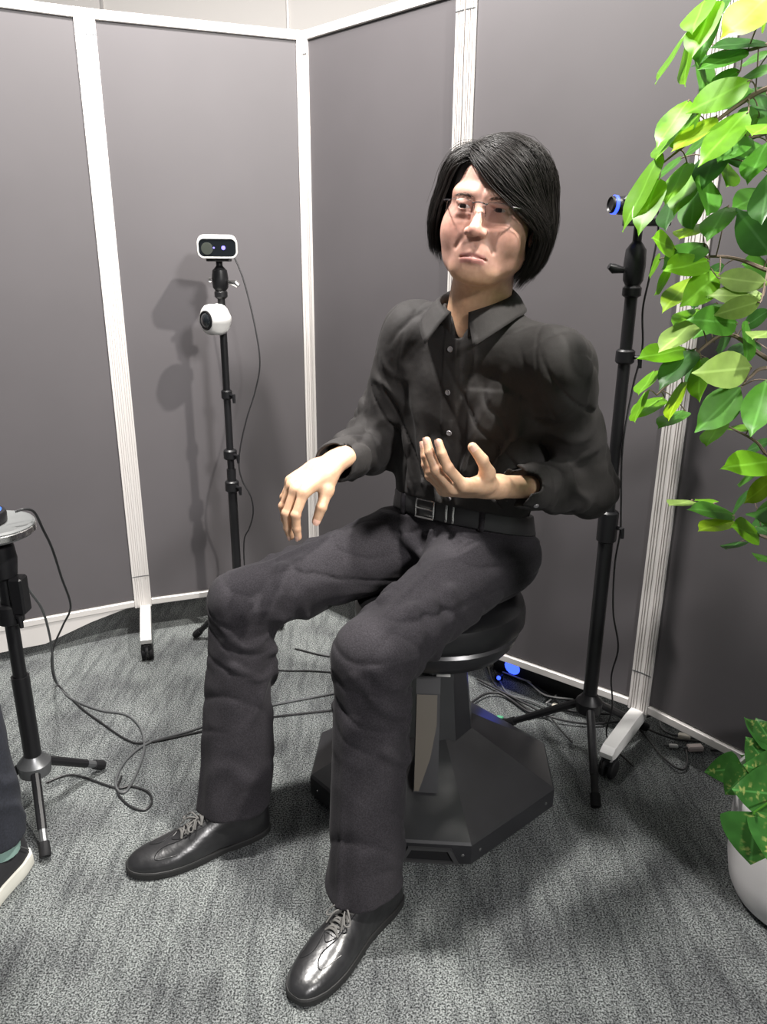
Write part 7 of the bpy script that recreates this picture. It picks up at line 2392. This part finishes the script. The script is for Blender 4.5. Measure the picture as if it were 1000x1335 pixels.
tree = thing("ficus_tree", "leafy green fig tree overhanging the right edge from the white pot", "tree", (POT[0] + 0.03, POT[1] + 0.02, 0.205))
tr0 = np.array((POT[0] + 0.03, POT[1] + 0.02, 0.205))
trunk_pts = spline([tr0, tr0 + (0.02, 0.01, 0.35), tr0 + (0.06, -0.01, 0.75), tr0 + (0.08, -0.02, 1.15), tr0 + (0.10, -0.03, 1.6)], 8)
trunk_pts = [p for p in trunk_pts]
part("trunk", MB().tube(trunk_pts, list(np.linspace(0.019, 0.009, len(trunk_pts))), 10), M['bark'], tree)
TRK = np.array(trunk_pts)
rgb = np.random.RandomState(9)
branches = []
for i, b in enumerate(BRANCHES):
    b = [np.array(p) for p in b]
    st = TRK[np.argmin(((TRK - (b[0] - (0, 0, 0.10))) ** 2).sum(1))]
    line = spline([st, (st + b[0]) / 2 + (0, 0, 0.02)] + b, 6)
    mbx = MB().tube(line, list(np.linspace(0.0050, 0.0011, len(line))), 6)
    for lf in LEAVES:
        if lf[12] == i:
            q0 = np.array(lf[13:16]); q1 = np.array(lf[1:4])
            if np.linalg.norm(q1 - q0) > 0.004:
                mbx.tube(spline([q0, (q0 + q1) / 2 + (0, 0, 0.004), q1, q1 + np.array(lf[4:7]) * 0.004], 3), 0.0009, 5)
    part("branch", mbx, M['bark'], tree)
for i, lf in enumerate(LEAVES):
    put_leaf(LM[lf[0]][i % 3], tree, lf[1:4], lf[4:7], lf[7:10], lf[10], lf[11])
# the dense crown above and beside the picture: only its shade is seen
cb = {}
crown = MB()
v0, f0 = [v.co.copy() for v in LM['mid'][0].vertices], [tuple(p.vertices) for p in LM['mid'][0].polygons]
for c9 in CANOPY:
    p, d, n = c9[0:3], c9[3:6], c9[6:9]
    y = Vector(d).normalized(); z = Vector(n); z = (z - y * z.dot(y)).normalized(); R3 = frame3(y.cross(z), y, z)
    crown.add([Vector(p) + R3 @ (v * 0.098) for v in v0], f0)
    cb.setdefault((int(p[2] * 4), int(p[0] * 4)), []).append(np.array(p))
o = part("foliage", crown, M['leaf_crown'], tree, True, None); o['kind'] = 'stuff'
for k, ps in cb.items():
    c = sum(ps) / len(ps)
    st = TRK[np.argmin(((TRK - (c - (0, 0, 0.12))) ** 2).sum(1))]
    mbx = MB().tube(spline([st, (st + c) / 2 + (0, 0, 0.03), c], 5), list(np.linspace(0.0045, 0.0015, 11)), 6)
    for p in ps:
        if np.linalg.norm(p - c) > 0.003:
            mbx.tube([c, (c + p) / 2 + (0, 0, 0.008), p], 0.0010, 5)
    part("branch", mbx, M['bark'], tree)

herb = thing("pothos_plant", "broad-leaved trailing plant spilling over the white pot rim", "plant", (POT[0] - 0.05, POT[1], 0.212))
BMS = [leaf_mesh("leaf", M['leaf_pothos'], 0.42, d, True, 11) for d in (0.10, 0.20)]
stm = MB()
h0 = np.array((POT[0] - 0.05, POT[1], 0.212))
more = []
for i in range(9):
    a = rgb.uniform(-1.2, 2.2)
    d = np.array((math.cos(a), math.sin(a), rgb.uniform(-0.3, 0.4)))
    b = np.array((POT[0], POT[1], 0.27)) + d * (0.09, 0.09, 0.06)
    more.append((*b, *d, *(np.array((0, 0, 1)) - 0.4 * d), rgb.uniform(0.08, 0.1), 1.0))
for i, lf in enumerate(list(BROAD) + more):
    put_leaf(BMS[i % 2], herb, lf[0:3], lf[3:6], lf[6:9], lf[9], lf[10] if len(lf) > 10 else 1.0)
    b = np.array(lf[0:3])
    part("stem", MB().tube(spline([h0 + (0.01 * (i % 3), 0.012 * (i % 4), 0.002), (h0 + b) / 2 + (0, 0, 0.03), b, b + np.array(lf[3:6]) * 0.006], 5), 0.0018, 6), M['leaf_mid'], herb)

# ------------------------------------------------------------------ person standing at the left edge (only a shin and a shoe reach the picture)
SD_ = unit((-0.22, -0.975, 0)); SL = np.array((-SD_[1], SD_[0], 0)); SL = SL if SL[0] > 0 else -SL
heelL = np.array((-0.742, 1.285, 0.0)); heelR = heelL - SL * 0.23 + SD_ * 0.04
stand = thing("person", "person standing at the left edge in dark jeans and white-soled black sneakers", "person", tuple((heelL + heelR) / 2 + SD_ * 0.08))
J = {}
for k, h in (('L', heelL), ('R', heelR)):
    J['ank' + k] = h + SD_ * 0.055 + ZV * 0.09
    J['kne' + k] = h + SD_ * 0.070 + ZV * 0.49 + SL * (0 if k == 'L' else 0.02) - SL * (0.02 if k == 'L' else 0)
hipc = (heelL + heelR) / 2 + SD_ * 0.05 + ZV * 0.90
for k, s in (('L', 1), ('R', -1)):
    J['hip' + k] = hipc + SL * 0.085 * s
    J['sho' + k] = hipc + SL * 0.18 * s + ZV * 0.50
    J['elb' + k] = hipc + SL * 0.215 * s + ZV * 0.22 - SD_ * 0.01
    J['wri' + k] = hipc + SL * (0.05 * s) + ZV * 0.17 + SD_ * 0.20
nk = hipc + ZV * 0.57


def f_st_legs(P):
    d = None
    for k in 'LR':
        e = s_cap(P, J['hip' + k], J['kne' + k], 0.088, 0.066)
        e = smin(e, s_cap(P, J['kne' + k], J['ank' + k] - ZV * 0.05, 0.064, 0.056), 0.03)
        e = e + folds(P, J['kne' + k], J['ank' + k], SL, 4, 0.004, 1.4, 0.35, 1.2)
        d = e if d is None else smin(d, e, 0.03)
    d = smin(d, s_ecap(P, hipc - ZV * 0.02, hipc + ZV * 0.10, SL, 0.155, 0.105, 0.150, 0.10), 0.05)
    return smax(d, 0.105 - P[:, 2], 0.004)


def f_st_top(P):
    d = s_ecap(P, hipc + ZV * 0.06, hipc + ZV * 0.40, SL, 0.165, 0.115, 0.175, 0.115)
    d = smin(d, s_cap(P, J['shoL'], J['shoR'], 0.06, 0.06), 0.05)
    for k in 'LR':
        d = smin(d, smin(s_cap(P, J['sho' + k], J['elb' + k], 0.058, 0.05), s_cap(P, J['elb' + k], J['wri' + k], 0.05, 0.04), 0.02), 0.03)
    return smax(d + ripple(P, 0.003, 28, 2), -s_cap(P, nk - ZV * 0.03, nk + ZV * 0.2, 0.06, 0.06), 0.005)


def f_st_body(P):
    hc = nk + ZV * 0.17 + SD_ * 0.02
    d = s_ell(P, hc + ZV * 0.02, (0.078, 0.095, 0.095), np.stack([SL, SD_, ZV], 1))
    d = smin(d, s_ell(P, hc + SD_ * 0.025 - ZV * 0.05, (0.058, 0.06, 0.07), np.stack([SL, SD_, ZV], 1)), 0.03)
    d = smin(d, s_cap(P, hc + SD_ * 0.088 + ZV * 0.005, hc + SD_ * 0.108 - ZV * 0.03, 0.008, 0.012), 0.012)
    d = smin(d, s_cap(P, nk - ZV * 0.05, hc - ZV * 0.05, 0.056, 0.052), 0.02)
    d = smin(d, s_cap(P, nk - ZV * 0.05, hipc, 0.06, 0.06), 0.03)
    for k in 'LR':
        d = smin(d, s_cap(P, hipc, J['hip' + k], 0.05, 0.05), 0.02)
        d = smin(d, s_cap(P, J['hip' + k], J['kne' + k], 0.05, 0.04), 0.02)
        d = smin(d, s_cap(P, J['kne' + k], J['ank' + k], 0.04, 0.032), 0.02)
        d = smin(d, s_cap(P, nk - ZV * 0.05, J['sho' + k], 0.04, 0.03), 0.02)
        d = smin(d, s_cap(P, J['sho' + k], J['elb' + k], 0.03, 0.026), 0.01)
        d = smin(d, s_cap(P, J['elb' + k], J['wri' + k], 0.026, 0.023), 0.01)
        w = J['wri' + k]; s = 1 if k == 'L' else -1
        dn = unit(SD_ * 0.6 - SL * s * 0.8 - ZV * 0.1)
        d = smin(d, s_ecap(P, w, w + dn * 0.08, SD_, 0.026, 0.017, 0.036, 0.014), 0.01)
        for q in range(4):
            b = w + dn * 0.085 + SD_ * (0.027 - 0.018 * q)
            m = b + dn * 0.04 - SL * s * 0.006
            d = smin(d, smin(s_cap(P, b, m, 0.0088, 0.008), s_cap(P, m, m + dn * 0.036 - SL * s * 0.014, 0.008, 0.0065), 0.003), 0.004)
        t0 = w + dn * 0.03 + SD_ * 0.025
        d = smin(d, s_cap(P, t0, t0 + dn * 0.05 + SD_ * 0.025 - SL * s * 0.012, 0.011, 0.008), 0.01)
    return d


def mesh_of(name, f, lo, hi, h, m):
    v, q = surface(f, lo, hi, h)
    return link_mesh(name, v, q.tolist(), m, stand, True), v


blo = hipc - np.array((0.45, 0.35, 0.92)); bhi = hipc + np.array((0.45, 0.35, 0.95))
sb, svv = mesh_of("body", f_st_body, blo, bhi, 0.0045, M['skin'])
ca = sb.data.color_attributes.new("tint", 'FLOAT_COLOR', 'POINT')
ca.data.foreach_set("color", np.tile(np.array((0.62, 0.39, 0.28, 1), np.float32), len(svv)))
mesh_of("jeans", f_st_legs, blo, bhi, 0.006, M['denim'])
mesh_of("jacket", f_st_top, blo, bhi, 0.007, M['jacket'])
hcc = nk + ZV * 0.17 + SD_ * 0.02
mesh_of("hair", lambda P: smax(s_ell(P, hcc + ZV * 0.028 - SD_ * 0.012, (0.086, 0.102, 0.10), np.stack([SL, SD_, ZV], 1)), -s_cap(P, hcc + SD_ * 0.15 + ZV * 0.02, hcc + SD_ * 0.12 - ZV * 0.14, 0.085, 0.12), 0.01), hcc - 0.2, hcc + 0.2, 0.006, M['hair'])
for s in (-1, 1):
    part("eyeball", MB().ball(hcc + SD_ * 0.083 + SL * 0.031 * s + ZV * 0.0, 0.011, 12), M['eye_white'], stand)
for k, h in (('L', heelL), ('R', heelR)):
    inn = -SL if k == 'L' else SL

    def sp(x, y, z):
        return h + SD_ * y + inn * (x + 0.006 * math.sin(math.pi * y / 0.28)) + ZV * z
    ys = np.linspace(0, 0.28, 30)
    hw = np.interp(ys, [0, .01, .04, .1, .15, .2, .24, .265, .278, .28], [.014, .026, .034, .036, .042, .048, .045, .034, .018, .004])
    tp = np.interp(ys, [0, .02, .06, .1, .16, .22, .26, .28], [.075, .088, .092, .092, .070, .052, .044, .030])
    vs, fs = [], []
    for y, w, t in zip(ys, hw, tp):
        for a in np.linspace(0, math.pi, 18):
            vs.append(sp(w * math.copysign(abs(math.cos(a)) ** 0.75, math.cos(a)) * (1 - 0.28 * math.sin(a) ** 2), y, 0.024 + (t - 0.024) * math.sin(a) ** 0.8))
    fs = [(i * 18 + j, i * 18 + j + 1, i * 18 + j + 19, i * 18 + j + 18) for i in range(29) for j in range(17)]
    shoe = link_mesh("sneaker", vs, fs, M['sneaker'], stand, True)
    ol = [(w + 0.005, y) for y, w in zip(ys, hw)] + [(-w - 0.005, y) for y, w in zip(ys[::-1], hw[::-1])]
    n = len(ol)
    vs = [sp(x * g, 0.14 + (y - 0.14) * (1.02 if g == 1 else 1.01), z) for z, g in ((0.001, 0.97), (0.005, 1), (0.022, 1), (0.030, 0.985), (0.031, 0.93)) for x, y in ol]
    fs = [(r * n + i, r * n + (i + 1) % n, (r + 1) * n + (i + 1) % n, (r + 1) * n + i) for r in range(4) for i in range(n)] + [tuple(range(n - 1, -1, -1)), tuple(range(4 * n, 5 * n))]
    part("rubber_sole", MB().add(vs, fs), M['sneaker_sole'], shoe, True, 30)
    part("seam", MB().tube(spline([sp(-0.036 * (1 if k else 1), 0.02, 0.05), sp(-0.0365, 0.035, 0.068), sp(-0.030, 0.05, 0.086)], 5), 0.0011, 6), M['cable_grey'], shoe)
    part("sock", MB().lathe(h + SD_ * 0.055, [(0.036, 0.07), (0.037, 0.09), (0.037, 0.125), (0.03, 0.13)], (0, 0, 1), 20), M['sock'], stand)
    lc = MB()
    for q in range(4):
        y = 0.115 + 0.02 * q
        z = float(np.interp(y, ys, tp)) + 0.001
        lc.tube([sp(-0.016, y, z - 0.004), sp(0, y, z + 0.002), sp(0.016, y, z - 0.004)], 0.002, 6)
    o = part("laces", lc, M['sneaker_sole'], shoe); o['kind'] = 'stuff'
